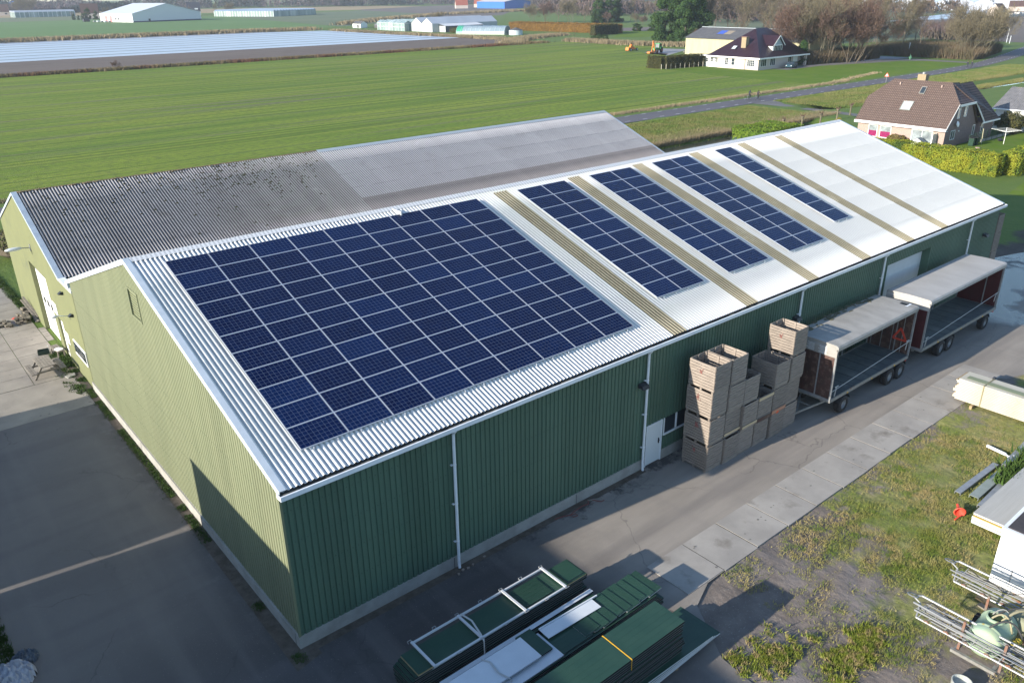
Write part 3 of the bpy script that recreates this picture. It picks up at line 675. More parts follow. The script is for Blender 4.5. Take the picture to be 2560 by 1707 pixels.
# base terrain with the ditches cut into it
DITCH=[[(12,50.2),(60,50.2),(92,50.0),(96,50.5)],[(101,51),(107,50),(112,48.5)],[(128,58),(150,56.5),(175,53),(206,51.5),(240,52)]]
def segd(px,py,a,b):
    ax,ay=a;bx,by=b; dx,dy=bx-ax,by-ay; t=np.clip(((px-ax)*dx+(py-ay)*dy)/(dx*dx+dy*dy),0,1); return np.hypot(px-ax-t*dx,py-ay-t*dy)
xs=np.concatenate([np.arange(-120,8,8),np.arange(8,30,.28),np.arange(30,70,2),np.arange(70,240,1.2),np.arange(240,330,10)])
ys=np.concatenate([np.arange(-120,-20,6),np.arange(-20,-6.2,.28),np.arange(-6,40,2.),np.arange(40,66,.6),np.arange(66,140,5),np.arange(140,420,12)])
X,Y=np.meshgrid(xs,ys); Z=np.zeros_like(X)
for ln in DITCH:
    d=np.min([segd(X,Y,a,b_) for a,b_ in zip(ln,ln[1:])],axis=0); wd=2.3 if ln is not DITCH[2] else 2.6
    Z=np.minimum(Z,-1.1*np.clip(1.45-d/wd,0,1))
rs=np.random.RandomState(3)
def bumps(X,Y,n,amp,sc_):
    z=np.zeros_like(X)
    for i in range(n):
        a=rs.rand()*2*PI;k=sc_*(0.6+rs.rand()); z+=np.sin((X*np.cos(a)+Y*np.sin(a))*k+rs.rand()*6)
    return z*amp/np.sqrt(n)
nm_=((X>9.8)&(X<30)&(Y<-6.5)&(Y>-20)); rough_=bumps(X,Y,14,.022,5.)+bumps(X,Y,8,.03,1.4)
rut=np.zeros_like(X)
for k,(a0,b0,sl_) in enumerate(((10,-11,.32),(10.5,-12.6,.32),(12,-8.6,.05),(12,-10.3,.08),(13,-13.5,-.1),(13,-15,-.08))):
    dd=np.abs(Y-(b0+(X-a0)*sl_+.25*np.sin(X*.6+k))); rut-=.07*np.exp(-(dd/.16)**2)-.035*np.exp(-((dd-.36)/.12)**2)
Z=np.where(nm_,Z-.035+rough_+rut*np.clip((22-X)/5,0,1),Z)
bank=((Y>53)&(Y<67)&(X>72)&(X<130)); Z=Z+np.where(bank,bumps(X,Y,8,.05,.9),0)
m_,n_=X.shape; V=np.stack([X.ravel(),Y.ravel(),Z.ravel()],1)
i,j=np.meshgrid(np.arange(m_-1),np.arange(n_-1),indexing='ij'); a_=(i*n_+j).ravel()
F=np.stack([a_,a_+1,a_+1+n_,a_+n_],1)
# outer sheets reach the horizon
x0,x1,y0,y1=xs[0],xs[-1],ys[0],ys[-1]; B=3000
ov=[]; of=[]
for q in ((-B,x0,-B,B),(x1,B,-B,B),(x0,x1,-B,y0),(x0,x1,y1,B)):
    k=len(V)+len(ov); ov+=[(q[0],q[2],0),(q[1],q[2],0),(q[1],q[3],0),(q[0],q[3],0)]; of.append((k,k+1,k+2,k+3))
V=np.concatenate([V,np.array(ov,float)]); F=np.concatenate([F,np.array(of)])
FARG=GND
g0=npmesh('ground',V,F,GND); tag(g0,kind='structure')
g0.data.polygons.foreach_set('use_smooth',[True]*len(g0.data.polygons))
# water in the ditches
m=MB()
def strip(m,line,w,z,mi=0):
    for (a,b_) in zip(line,line[1:]):
        a=Vector((*a,z));b_=Vector((*b_,z)); d=(b_-a).normalized(); n=Vector((-d.y,d.x,0))*w/2
        m.poly([a-n-d*.05,b_-n+d*.05,b_+n+d*.05,a+n-d*.05],mi)
for ln in DITCH: strip(m,ln,5.2,-.62)
tag(m.build('ditch_water',WATER),kind='structure')
def polystrip(name,left,right,z,mat,kind='structure'):
    m=MB(); n=len(left); m.add([(x,y,z) for x,y in left]+[(x,y,z) for x,y in right],[(i,i+1,n+i+1,n+i) for i in range(n-1)]); o=m.build(name,mat); return tag(o,kind=kind)
# asphalt yard
ASPH=mt('yard_asphalt',(.1,.1,.1),rough=.9); N,L,b=nodes(ASPH); geo=N.new('ShaderNodeNewGeometry'); sp=N.new('ShaderNodeSeparateXYZ'); L.new(geo.outputs['Position'],sp.inputs[0])
kw=dict(N=N,L=L); M_=lambda *a: mth(*a,N=N,L=L); NZ=lambda *a,**k: nz(*a,**dict(k,N=N,L=L,geo=geo))
c=mixc(mr(NZ(.35,5),.35,.65,**kw),(.16,.146,.138),(.132,.122,.118),**kw); c=mixc(mr(NZ(.09,4,.5),.45,.75,**kw),c,(.19,.17,.152),**kw)
grav=mixc(mr(NZ(.5,5,.6,(.35,1.6,1)),.35,.68,**kw),(.295,.262,.225),(.225,.20,.172),**kw)
darkmask=M_('ADD',M_('ADD',mr(sp.outputs[1],9.,-1.,0.,1.,**kw),M_('MULTIPLY',M_('SUBTRACT',NZ(.22,5,.55),.5),.9)),mr(sp.outputs[0],-8.,-1.,-.35,0.,**kw)); c=mixc(M_('MULTIPLY',mr(darkmask,.3,1.,**kw),.8),c,(.055,.05,.05),**kw)  # asphalt mixed darker towards low y, broken up by noise
roadm=mr(M_('ADD',sp.outputs[0],M_('MULTIPLY',NZ(.5,4),5.)),9.5,14.5,**kw); c=mixc(roadm,c,grav,**kw)
wf=M_('MULTIPLY',mr(M_('ADD',mr(sp.outputs[1],-1.6,.0,-.25,.14,**kw),NZ(.9,6,.7)),.5,.62,**kw),mr(sp.outputs[0],-1.5,.5,**kw)); c=mixc(wf,c,(.06,.055,.05),**kw)
c=mixc(M_('MULTIPLY',mr(NZ(.5,4,.5,(.12,1.6,1)),.48,.62,**kw),.35),c,(.11,.10,.10),**kw); c=mixc(M_('MULTIPLY',mr(NZ(.5,4,.5,(1.5,.1,1)),.52,.66,**kw),.3),c,(.20,.18,.165),**kw)
c=mixc(mr(NZ(25,3),.66,.74,**kw),c,(.28,.25,.22),**kw)
vc=N.new('ShaderNodeTexVoronoi'); vc.feature='DISTANCE_TO_EDGE'; vc.inputs['Scale'].default_value=.22
vm=N.new('ShaderNodeVectorMath'); vm.operation='ADD'; nn_=N.new('ShaderNodeTexNoise'); nn_.inputs['Scale'].default_value=1.1; nn_.inputs['Detail'].default_value=5; L.new(geo.outputs['Position'],nn_.inputs[0]); L.new(geo.outputs['Position'],vm.inputs[0]); L.new(nn_.outputs['Color'],vm.inputs[1]); L.new(vm.outputs[0],vc.inputs['Vector'])
ck=M_('MULTIPLY',mr(vc.outputs['Distance'],.007,.002,**kw),mr(NZ(.13,3),.46,.54,**kw)); c=mixc(M_('MULTIPLY',ck,.35),c,(.05,.046,.043),**kw)
wet=M_('MULTIPLY',mr(M_('ADD',NZ(.18,4),mr(sp.outputs[1],-9.,-1.,-.35,.12,**kw)),.42,.52,**kw),mr(sp.outputs[0],43.,47.,**kw)); c=mixc(wet,c,(.05,.05,.052),**kw)
L.new(c,b.inputs['Base Color']); L.new(mr(wet,0,1,.9,.12,**kw),b.inputs['Roughness'])
bp=N.new('ShaderNodeBump'); bp.inputs['Distance'].default_value=.008; L.new(NZ(40,3),bp.inputs['Height']); L.new(bp.outputs[0],b.inputs['Normal'])
m=MB()
yard=[[(-60,-60),(9.0,-60),(9.6,-12),(9.9,-9),(11.2,-7),(12.4,-6.52),(13.5,-6.5),(13.5,-4.55),(13,-4.55),(13,-.0),(-.4,0),(-.4,0),(-60,0)],[(-60,0),(-.4,0),(-.4,24.5),(-60,24.5)],
 [(13,-4.55),(35.8,-4.55),(37.5,-6.8),(42,-8.2),(52,-10.),(70,-13),(70,-2.5),(62,1.5),(56,3.2),(51.2,2.6),(51.2,0),(13,0)]]
for p in yard: m.poly([(x,y,.014) for x,y in p])
tag(m.build('yard',ASPH),kind='structure')
# concrete slabs
SLAB=mt('slab_concrete',(.35,.325,.29),(.27,.25,.225),scale=.6,rough=.9,c3=(.19,.17,.145),s3=.8,t3=(.58,.72),bump=.002,bscale=30)
SLAB2=mt('patio_slab_concrete',(.30,.27,.23),(.24,.215,.185),scale=.8,rough=.9,c3=(.17,.15,.13),s3=2.3,t3=(.62,.7))
m=MB(); rr=random.Random(2)
for i in range(13):
    x=11.38+i*2.03; dz=rr.uniform(0,.012)
    m.box(x+.015,x+2.0,-6.5+rr.uniform(-.03,.03),-4.55,-.05,.024+dz,0)
tag(m.build('slab_path',SLAB),kind='structure')
sheet('slab_joints',[[(11.42,-6.46),(37.7,-6.46),(37.7,-4.57),(11.42,-4.57)]],.018,mt('joint_soil',(.045,.04,.032),rough=1))
# small potholes and patches on slabs
m=MB()
for i in range(34):
    x=rr.uniform(11.6,37);y=rr.uniform(-6.35,-4.7); q=rr.uniform(.02,.065); n=7
    m.poly([(x+q*math.cos(2*PI*k/n)*rr.uniform(.6,1.2),y+q*.8*math.sin(2*PI*k/n)*rr.uniform(.6,1.2),.041) for k in range(n)])
tag(m.build('slab_stains',mt('dark_stain',(.16,.15,.135),rough=.9)),kind='structure')
m=MB()
for i in range(18):
    for j in range(5):
        y=27.0+i*1.52; x=-2.36-2.04*j
        m.box(x-2.0,x+.0,y,y+1.49,-.05,.022+rr.uniform(0,.008)) 
for i in range(17): m.box(-2.33,-.42,27.+i*1.52,28.49+i*1.52,-.05,.022+rr.uniform(0,.008))
m.box(-60,-.42,22.5,26.96,-.05,.02)
for i in range(3): m.box(-.38,-.02,33.2+i*.9,34.05+i*.9,-.05,.02)
tag(m.build('patio',SLAB2),kind='structure')
# soil strip along the gable
m=MB(); m.poly([(-.55,-.8,.02),(.4,-.6,.02),(.4,0,.02),(-.06,.0,.02),(-.06,BW,.02),(-.02,29,.02),(-.42,29,.02),(-.45,10,.02)]); m.poly([(.4,-.35,.019),(16.2,-.3,.019),(16.2,0,.019),(.4,0,.019)])
tag(m.build('soil_strip',mt('strip_soil',(.075,.06,.045),(.12,.10,.08),scale=3,rough=1,bump=.03,bscale=14)),kind='structure')
# ---- road
RD=mt('road_asphalt',(.115,.105,.115),(.095,.088,.098),scale=.3,stretch=(.2,1,1),rough=.85)
Lr=[(-300,73.3),(100,73.4),(165,73.4),(204,73.6),(227,74.5),(252,78.8),(275,83.6),(303,89.5),(340,98),(420,120)]
Rr=[(-300,68.1),(100,68.1),(165,68.3),(204,69.0),(228,70.3),(255,74),(281,79),(308,84.2),(345,92),(424,114)]
polystrip('road',Lr,Rr,.03,RD)
m=MB(); LN=mt('road_line_paint',(.62,.62,.62),rough=.7)
x=-20.
def lerp(ln,x):
    for a,b_ in zip(ln,ln[1:]):
        if a[0]<=x<=b_[0]: t=(x-a[0])/(b_[0]-a[0]); return a[1]+(b_[1]-a[1])*t
while x<330:
    for ln,off in ((Lr,-.42),(Rr,.95)):
        a=lerp(ln,x);b_=lerp(ln,x+1.1)
        if a and b_: m.poly([(x,a+off,.035),(x+1.1,b_+off,.035),(x+1.1,b_+off+.12,.035),(x,a+off+.12,.035)])
    x+=4.07
tag(m.build('road_marking',LN),kind='structure')
# drive to the white house, side path
PAV=mt('driveway_paving',(.17,.155,.145),(.13,.12,.115),scale=.5,rough=.9)
polystrip('driveway',[(183,103.8),(199,104.6),(218,99.0),(232,99.5),(237,91.5),(235.5,77.9)],[(183,100.2),(199,100.3),(216,95.5),(228,93.5),(232,88.3),(232,76.6)],.016,PAV)
sheet('driveway',[[(200,153.5),(226,166),(223,176),(203,166)],[(207,100),(240,96),(240,150),(207,112)]],.012,mt('farm_concrete',(.3,.3,.31),(.24,.235,.24),scale=.4,rough=.6))
polystrip('path',[(129.6,68.2),(126,64),(124.3,60),(124,52),(123,44),(122,38)],[(122.5,68.2),(122.8,62),(122.0,58),(121.5,52),(120.5,44),(119.5,38)],.016,mt('path_asphalt',(.15,.145,.14),(.12,.115,.11),scale=.4,rough=.9))
# ---- fields
CROP=mt('winter_wheat',(.07,.13,.02),rough=.95,spec=.05); N,L,b=nodes(CROP); geo=N.new('ShaderNodeNewGeometry'); kw=dict(N=N,L=L); NZ=lambda *a,**k: nz(*a,**dict(k,N=N,L=L,geo=geo))
M_=lambda *a: mth(*a,N=N,L=L)
c=mixc(mr(NZ(.05,6,.65,(.28,2.2,1)),.36,.64,**kw),(.108,.180,.028),(.205,.25,.040),**kw)
c=mixc(mr(NZ(.11,6,.6,(.10,3.0,1)),.53,.66,**kw),c,(.15,.15,.085),**kw)
c=mixc(mr(NZ(1.6,4,.6,(.6,1.6,1)),.45,.75,**kw),c,(.075,.088,.040),**kw)
c=mixc(M_('MULTIPLY',mr(NZ(.30,3,.5,(.02,3.4,1)),.56,.64,**kw),.8),c,(.065,.11,.02),**kw); c=mixc(M_('MULTIPLY',mr(NZ(.22,3,.5,(.02,3.,1)),.58,.66,**kw),.7),c,(.21,.24,.05),**kw)
sp=N.new('ShaderNodeSeparateXYZ'); L.new(geo.outputs['Position'],sp.inputs[0])
yy=M_('ADD',sp.outputs[1],M_('MULTIPLY',NZ(.02,2),3.)); fr=M_('FRACT',M_('DIVIDE',yy,15.)); d1=M_('ABSOLUTE',M_('SUBTRACT',fr,.5)); tr1=M_('ABSOLUTE',M_('SUBTRACT',d1,.06))
c=mixc(M_('MULTIPLY',mr(tr1,.014,.006,**kw),.55),c,(.16,.17,.045),**kw)
L.new(c,b.inputs['Base Color']); bp=N.new('ShaderNodeBump'); bp.inputs['Distance'].default_value=.08; L.new(NZ(5,4,.6),bp.inputs['Height']); L.new(bp.outputs[0],b.inputs['Normal'])
sheet('wheat_field',[[(-500,76.5),(158,76.5),(160,110),(163,122),(166,132),(206,158),(203,175),(236,176.5),(233,202),(229,230.5),(-500,229.5)]],.012,CROP)
LAWN=mt('lawn_grass',(.085,.15,.018),(.115,.17,.024),scale=.15,rough=.95,spec=.05,c3=(.13,.16,.05),s3=.5,t3=(.5,.75))
sheet('lawn',[[(158,74.6),(232,76),(231,88),(216,95.3),(199,100),(184,100),(177,104.4),(176.4,122),(164,122),(160,110)]],.010,LAWN)
sheet('garden',[[(104,10),(135,14),(133,24),(104,26)],[(82,2),(140,-20),(150,20),(82,10)]],.008,LAWN)
SOIL=mt('bare_soil',(.125,.095,.078),(.095,.072,.06),scale=.08,stretch=(.2,2,1),rough=1,c3=(.15,.12,.10),s3=.9,t3=(.5,.7))
sheet('soil_field',[[(-500,234.5),(200,234.5),(222,254),(219.7,288),(-500,290)]],.02,SOIL)
PLAS=mt('crop_film',(.56,.6,.66),rough=.35,spec=.5); N,L,b=nodes(PLAS); geo=N.new('ShaderNodeNewGeometry'); kw=dict(N=N,L=L); NZ=lambda *a,**k: nz(*a,**dict(k,N=N,L=L,geo=geo)); M_=lambda *a: mth(*a,N=N,L=L)
sp=N.new('ShaderNodeSeparateXYZ'); L.new(geo.outputs['Position'],sp.inputs[0])
yy=M_('ADD',sp.outputs[1],M_('MULTIPLY',NZ(.05,2),1.0)); fr=M_('FRACT',M_('DIVIDE',yy,2.1)); st=mr(M_('ABSOLUTE',M_('SUBTRACT',fr,.5)),.40,.46,**kw)
fr2=M_('FRACT',M_('DIVIDE',yy,15.8)); st2=mr(M_('ABSOLUTE',M_('SUBTRACT',fr2,.5)),.37,.40,**kw)
c=mixc(mr(NZ(.1,4,.6,(.3,3,1)),.4,.6,**kw),(.46,.50,.56),(.38,.42,.49),**kw); c=mixc(M_('MULTIPLY',st,.5),c,(.2,.19,.2),**kw); c=mixc(st2,c,(.10,.085,.085),**kw)
L.new(c,b.inputs['Base Color'])
sheet('film_covered_field',[[(-500,289.5),(219.7,287.5),(219,330),(214.5,403),(181,417),(-500,418)]],.03,PLAS)
FG=mt('far_green_field',(.075,.15,.035),(.09,.165,.045),scale=.01,stretch=(.3,2,1),rough=1)
FG2=mt('far_dull_field',(.085,.12,.06),(.12,.135,.075),scale=.01,stretch=(.3,2,1),rough=1)
STRAW=mt('straw_coloured_grass',(.30,.225,.115),(.24,.18,.10),scale=.02,rough=1)
FSOIL=mt('far_brown_soil',(.13,.105,.09),(.11,.09,.08),scale=.02,rough=1)
sheet('far_field',[[(-900,428),(200,430),(245,445),(262,560),(300,690),(284,760),(-900,760)]],.02,FG)
sheet('far_field',[[(246,445),(330,500),(430,600),(478,812),(300,760),(270,600)],[(-900,762),(284,762),(300,900),(-900,1000)]],.024,FG2)
sheet('far_field',[[(332,500),(450,540),(655,760),(1200,1100),(660,960),(486,850),(430,600)],[(330,98),(700,150),(720,260),(500,220),(330,130)]],.028,FSOIL)
sheet('far_field',[[(-900,1002),(300,902),(486,852),(655,962),(640,1060),(440,1130),(250,1180),(-900,1180)]],.026,STRAW)
sheet('far_field',[[(250,195),(360,280),(520,400),(900,700),(1500,600),(1200,300),(600,262),(330,131),(262,150)]],.022,FG2)
sheet('garden',[[(262,236),(306,271),(320,256),(283,222)]],.034,LAWN)
sheet('soil_field',[[(306,272),(332,296),(356,287),(322,258)]],.034,FSOIL)
sheet('film_covered_field',[[(484,228),(559,210),(640,235),(900,300),(860,330),(640,262)],[(560,300),(900,420),(860,470),(540,340)],[(700,470),(1100,560),(1080,640),(690,520)]],.04,PLAS)
# ---- grass blades, reeds, weeds (stuff nobody could count)
def blades(name,pts,h,wd,mat,per=3,spread=.06,lean=.5,seed=1,label=None,cat='grass'):
    """pts (n,3); clusters of curved triangles"""
    rs=np.random.RandomState(seed); n=len(pts)*per; P=np.repeat(pts,per,axis=0)
    a=rs.rand(n)*2*PI; r=rs.rand(n)*spread; B=P+np.stack([np.cos(a)*r,np.sin(a)*r,np.zeros(n)],1)
    hh=(h*(0.5+rs.rand(n)))[:,None]; t=rs.rand(n)*2*PI; ln=lean*rs.rand(n)[:,None]*hh
    T=B+np.concatenate([np.stack([np.cos(t),np.sin(t)],1)*ln,hh],1)
    u=rs.rand(n)*2*PI; U=np.stack([np.cos(u),np.sin(u),np.zeros(n)],1)*(wd*(.6+.8*rs.rand(n)))[:,None]
    V=np.stack([B-U,B+U,T],1).reshape(-1,3); F=np.arange(n*3).reshape(-1,3)
    o=npmesh(name,V,F,mat); tag(o,label,cat,None,'stuff'); return o
rs=np.random.RandomState(11)
def vn(x,y,k=.55,seed=0):
    r=np.random.RandomState(seed); z=np.zeros_like(x)
    for i in range(10):
        a=r.rand()*2*PI;q=k*(0.5+2*r.rand()); z+=np.sin((x*np.cos(a)+y*np.sin(a))*q*2+r.rand()*6)
    return z/np.sqrt(10)
n=230000; x=rs.uniform(10,46,n); y=-6.5-rs.rand(n)**.8*15
den=np.clip((x-14)/5,-.6,.8)*1.1+vn(x,y,.5,1)*.75+vn(x,y,2,2)*.3; keep=den>rs.rand(n)*1.4-.12
keep&=~((x<13)&(y>-9)); keep&=y<-6.55; x=x[keep];y=y[keep]
kk=((x>36.5)&(y>-8.2-(x-37)*.15)); x=x[~kk];y=y[~kk]
blades('yard_grass',np.stack([x,y,np.full_like(x,-.03)],1),.075,.010,GRASSB,per=3,spread=.09,lean=1.2,seed=2)
n=16000; x=rs.uniform(9.6,15,n); y=rs.uniform(-12.6,-9.0,n); d_=np.minimum(np.hypot((x-11)/1.2,(y+9.95)/.8),np.hypot((x-13.2)/1.5,(y+11.6)/.8)); k2=(vn(x,y,1.4,5)*.55+vn(x,y,4,6)*.45-(d_-1.)*1.3)>rs.rand(n)*1.3+.05; x,y=x[k2],y[k2]
blades('weed_patch',np.stack([x,y,np.zeros_like(x)-.02],1),.11,.02,leafmat('yellowish_weeds',(.18,.20,.03),(.10,.14,.02),scale=2.5,c3=(.28,.22,.1),s3=4),per=4,spread=.12,lean=1.4,seed=3)
n=5200; y=rs.uniform(-.6,24.5,n); x=-.25+rs.normal(0,.09,n); k2=(vn(y,y*0,1.1,7)+np.clip((y-6)/10,-.5,.9)>.35); y=y[k2];x=x[k2]
blades('wall_foot_weeds',np.stack([x,y,np.full_like(x,.02)],1),.05,.014,WEED,per=3,spread=.08,lean=1.4,seed=4)
n=1500; y=rs.uniform(24,32,n); x=-.35+rs.normal(0,.28,n); k2=(x<-.02)&(vn(x,y,2,9)>-.2); 
n3=1200; y3=rs.uniform(38.5,52,n3); x3=-.05-rs.rand(n3)*.5-(y3-40)*.03
blades('patio_weeds',np.stack([np.concatenate([x[k2],x3]),np.concatenate([y[k2],y3]),np.full(k2.sum()+n3,.02)],1),.09,.024,WEED,per=4,spread=.12,lean=1.2,seed=5)
n=900; x=rs.uniform(-8.6,-7.0,n); y=rs.uniform(5.2,9.0,n); k2=(x<-7.2-(y-5.5)*.02)
blades('weed_patch',np.stack([x[k2],y[k2],np.full(k2.sum(),.02)],1),.14,.03,WEED,per=4,spread=.1,lean=1,seed=6)
# bank between road and ditch
n=90000; x=rs.uniform(76,140,n); y=rs.uniform(52.2,66.8,n); z=-1.1*np.clip(1.45-np.abs(y-50.2)/2.3,0,1); k2=~((x>119)&(y>44)&(np.abs(x-124)<5.0)); x,y,z=x[k2],y[k2],z[k2]
blades('bank_grass',np.stack([x,y,z],1),.20,.035,BANKG,per=2,spread=.3,lean=.9,seed=7)
n=16000; x=rs.uniform(74,122,n); y=52.5+rs.rand(n)**2*4.0; k2=~((x>95)&(x<100.5)); x,y=x[k2],y[k2]
k3=(x>98); y[k3]-=1.5
blades('reeds',np.stack([x,y,np.full_like(x,-.45)],1),.7,.02,REED,per=2,spread=.3,lean=.5,seed=8,cat='reeds')
n=9000; x=rs.uniform(-10,170,n); y=rs.normal(76.0,.4,n)
blades('reeds',np.stack([x,y,np.zeros_like(x)],1),.35,.03,REED,per=3,spread=.4,lean=.8,seed=9,cat='reeds')
n=26000; x=rs.uniform(128,245,n); y=np.interp(x,[128,150,175,206,245],[58,56.5,53,51.5,52])+rs.choice([-1,1],n)*rs.uniform(2.3,5,n)+2
blades('bank_grass',np.stack([x,y,np.zeros_like(x)-.1],1),.35,.04,leafmat('mixed_bank_grass',(.11,.14,.035),(.20,.17,.075),scale=.12),per=4,spread=.4,lean=.8,seed=10)
n=50000; x=rs.uniform(128,235,n); y=rs.uniform(57,67.5,n)
blades('bank_grass',np.stack([x,y,np.zeros_like(x)],1),.2,.045,BANKG,per=2,spread=.4,lean=.8,seed=12)
# field margins
def margin(pts,n,sd,h,wd,mat,seed,name='reeds'):
    rs=np.random.RandomState(seed); P=np.array(pts,float); k=rs.randint(0,len(P)-1,n); t=rs.rand(n)[:,None]; Q=P[k]*(1-t)+P[k+1]*t; Q=Q+rs.normal(0,sd,(n,2))
    blades(name,np.stack([Q[:,0],Q[:,1],np.zeros(n)],1),h,wd,mat,per=2,spread=.5,lean=.6,seed=seed,cat='reeds')
margin([(x_,232) for x_ in range(-60,230,20)],17000,1.0,.7,.12,leafmat('margin_mix',(.20,.155,.085),(.085,.08,.035),scale=.1,c3=(.12,.06,.035),s3=.06),20)
margin([(x_,422) for x_ in range(-60,200,20)]+[(215,418)],17000,2.6,1.5,.2,REED,21)
margin([(222,256),(222,300),(219,340),(218,400)],7000,1.5,.9,.15,REED,22)
margin([(204,236),(222,252),(240,262),(262,268)],7000,2,1.0,.15,REED,23)
margin([(233,232),(231,202),(236,178),(250,174)],6000,1.6,1.2,.15,REED,24)
margin([(262,470),(328,528),(424,592),(525,618),(640,640)],5000,3,1.8,.35,REED,25)
margin([(160,75.4),(178,79),(192,81)],700,.5,.25,.07,REED,26)
# ================= crates
def make_crate():
    W,D,H=1.09,1.34,1.27
    t=empty('crate',(0,0,0),0,'tmp','crate','wooden crates stacked against the barn')
    rr=random.Random(5)
    def side(fix,axis,sgn):
        m=MB(); k=9; hh=(H-.12)/k
        for i in range(k):
            z0=.12+i*hh; j=rr.uniform(-.004,.004)
            if axis=='x': # plane x=fix, runs along y
                m.box(fix-.011+j,fix+.011+j,-D/2+.012,D/2-.012,z0+.011,z0+hh-.009)
            else: m.box(-W/2+.024,W/2-.024,fix-.011+j,fix+.011+j,z0+.011,z0+hh-.009)
        if axis=='x':
            for y in (-.0,): m.box(fix-sgn*.035-.012,fix-sgn*.035+.012,y-.05,y+.05,.12,H-.02)
        else: m.box(-.05,.05,fix-sgn*.035-.012,fix-sgn*.035+.012,.12,H-.02)
        return m.build('slatted_side',WOODG,t)
    side(-W/2+.011,'x',-1);side(W/2-.011,'x',1);side(-D/2+.011,'y',-1);side(D/2-.011,'y',1)
    for sx in (-1,1):
        for sy in (-1,1):
            m=MB(); a=sx*(W/2-.06);b=sy*(D/2-.06); m.box(a-.035,a+.035,b-.035,b+.035,.1,H); m.build('corner_post',WOODG,t)
    m=MB()
    for i in range(10): m.box(-W/2+.03+i*.108,-W/2+.13+i*.108,-D/2+.03,D/2-.03,.1,.12)
    m.build('floor_boards',WOODG,t)
    for y in (-D/2+.08,0,D/2-.08):
        m=MB(); m.box(-W/2+.01,W/2-.01,y-.045,y+.045,.0,.098); m.build('skid',WOODG,t)
    return t
CR=make_crate(); kids(CR); first=True
stk=[4,4,3,2,3,4]; X0=[18.55,19.69,20.77,21.92,23.1,24.27]
SN=['stack by the white door','second stack from the door','three-high stack left of the lowest','lowest two-high stack','three-high stack right of the lowest','tall stack by the trailer']
for i,(n,x) in enumerate(zip(stk,X0)):
    for k in range(n):
        pos='bottom' if k==0 else ('top' if k==n-1 else ('second from the ground' if k==1 else 'third from the ground'))
        o=CR if first else copy_tree(CR); first=False
        rr=random.Random(i*7+k)
        o['label']='grey slatted wooden crate, %s of the %s'%(pos,SN[i]) if pos in('top','bottom') else 'grey slatted wooden crate, %s in the %s'%(pos,SN[i])
        o.location=(x+rr.uniform(-.015,.015),-1.42+rr.uniform(-.06,.05)-(.03 if i>1 else 0),.014+k*1.272); o.rotation_euler=(0,0,rr.uniform(-.012,.012))
        # painted/replaced boards seen in the photo
        if (i,k) in ((1,1),(2,1)):
            m=MB(); m.box(-.55,.55,-.705,-.69,.13,.25); m.build('new_board',mt('fresh_board',(.5,.38,.24),rough=.9),o)
        if (i,k)==(3,1):
            m=MB(); m.box(-.55,.55,-.705,-.69,1.12,1.25); m.build('new_board',mt('fresh_board_2',(.55,.42,.26),rough=.9),o)
            m=MB(); m.box(-.55,.55,-.705,-.69,.02,.2); m.build('brown_board',PLYR,o)
        if (i,k)==(4,1):
            m=MB(); m.box(-.55,.55,-.705,-.69,.02,.2); m.build('pink_board',mt('pinkish_board',(.42,.22,.14),rough=.9),o)
        if i==0 or (i,k)==(5,3):
            m=MB(); q=random.Random(k)
            for j in range(7):
                a=q.uniform(-.09,.09); m.bar((-.582,a,.75+q.uniform(0,.3)),(-.582,a+q.uniform(-.1,.1),.75+q.uniform(0,.35)),.004,.022,0,up=(1,0,0))
            m.build('red_paint_mark',mt('faded_red_paint%d'%k,(.42,.10,.09),rough=.9),o)
m=MB(); m.blob((23.02,-2.15,1.3),(.12,.05,.07),4,amp=.3); m.tube([(22.9,-2.13,1.28),(23.1,-2.16,1.34),(23.2,-2.13,1.27)],.02); tag(m.build('rag',mt('orange_red_cloth',(.75,.12,.04),rough=.8)),'orange-red rag caught between two crates','rag')
# ================= trailers
def wheel(t,x,y,r,wd,mat=None):
    o=MB(); M=Matrix.Translation((x,y,r))@Matrix.Rotation(PI/2,4,'X')
    h=wd/2
    o.lathe([(r*.56,-h),(r*.8,-h*1.05),(r*.95,-h*.9),(r,-h*.6),(r,h*.6),(r*.95,h*.9),(r*.8,h*1.05),(r*.56,h)],24,0,M)
    for k in range(24):
        a=2*PI*k/24
        for s in (-1,1):
            c=Vector((math.cos(a)*r,math.sin(a)*r,s*h*.45)); d=Vector((-math.sin(a),math.cos(a),0)); 
            o.bar(M@(c-d*.03+Vector((0,0,-h*.4))),M@(c+d*.03+Vector((0,0,h*.4))),.035,.03)
    w_=o.build('wheel',TYRE,t)
    m=MB(); m.lathe([(0,h*.35),(r*.2,h*.5),(r*.28,h*.2),(r*.45,h*.05),(r*.52,h*.75),(r*.58,h*.8),(r*.58,-h),(.0,-h)],18,0,M); m.build('rim',GALV,w_)
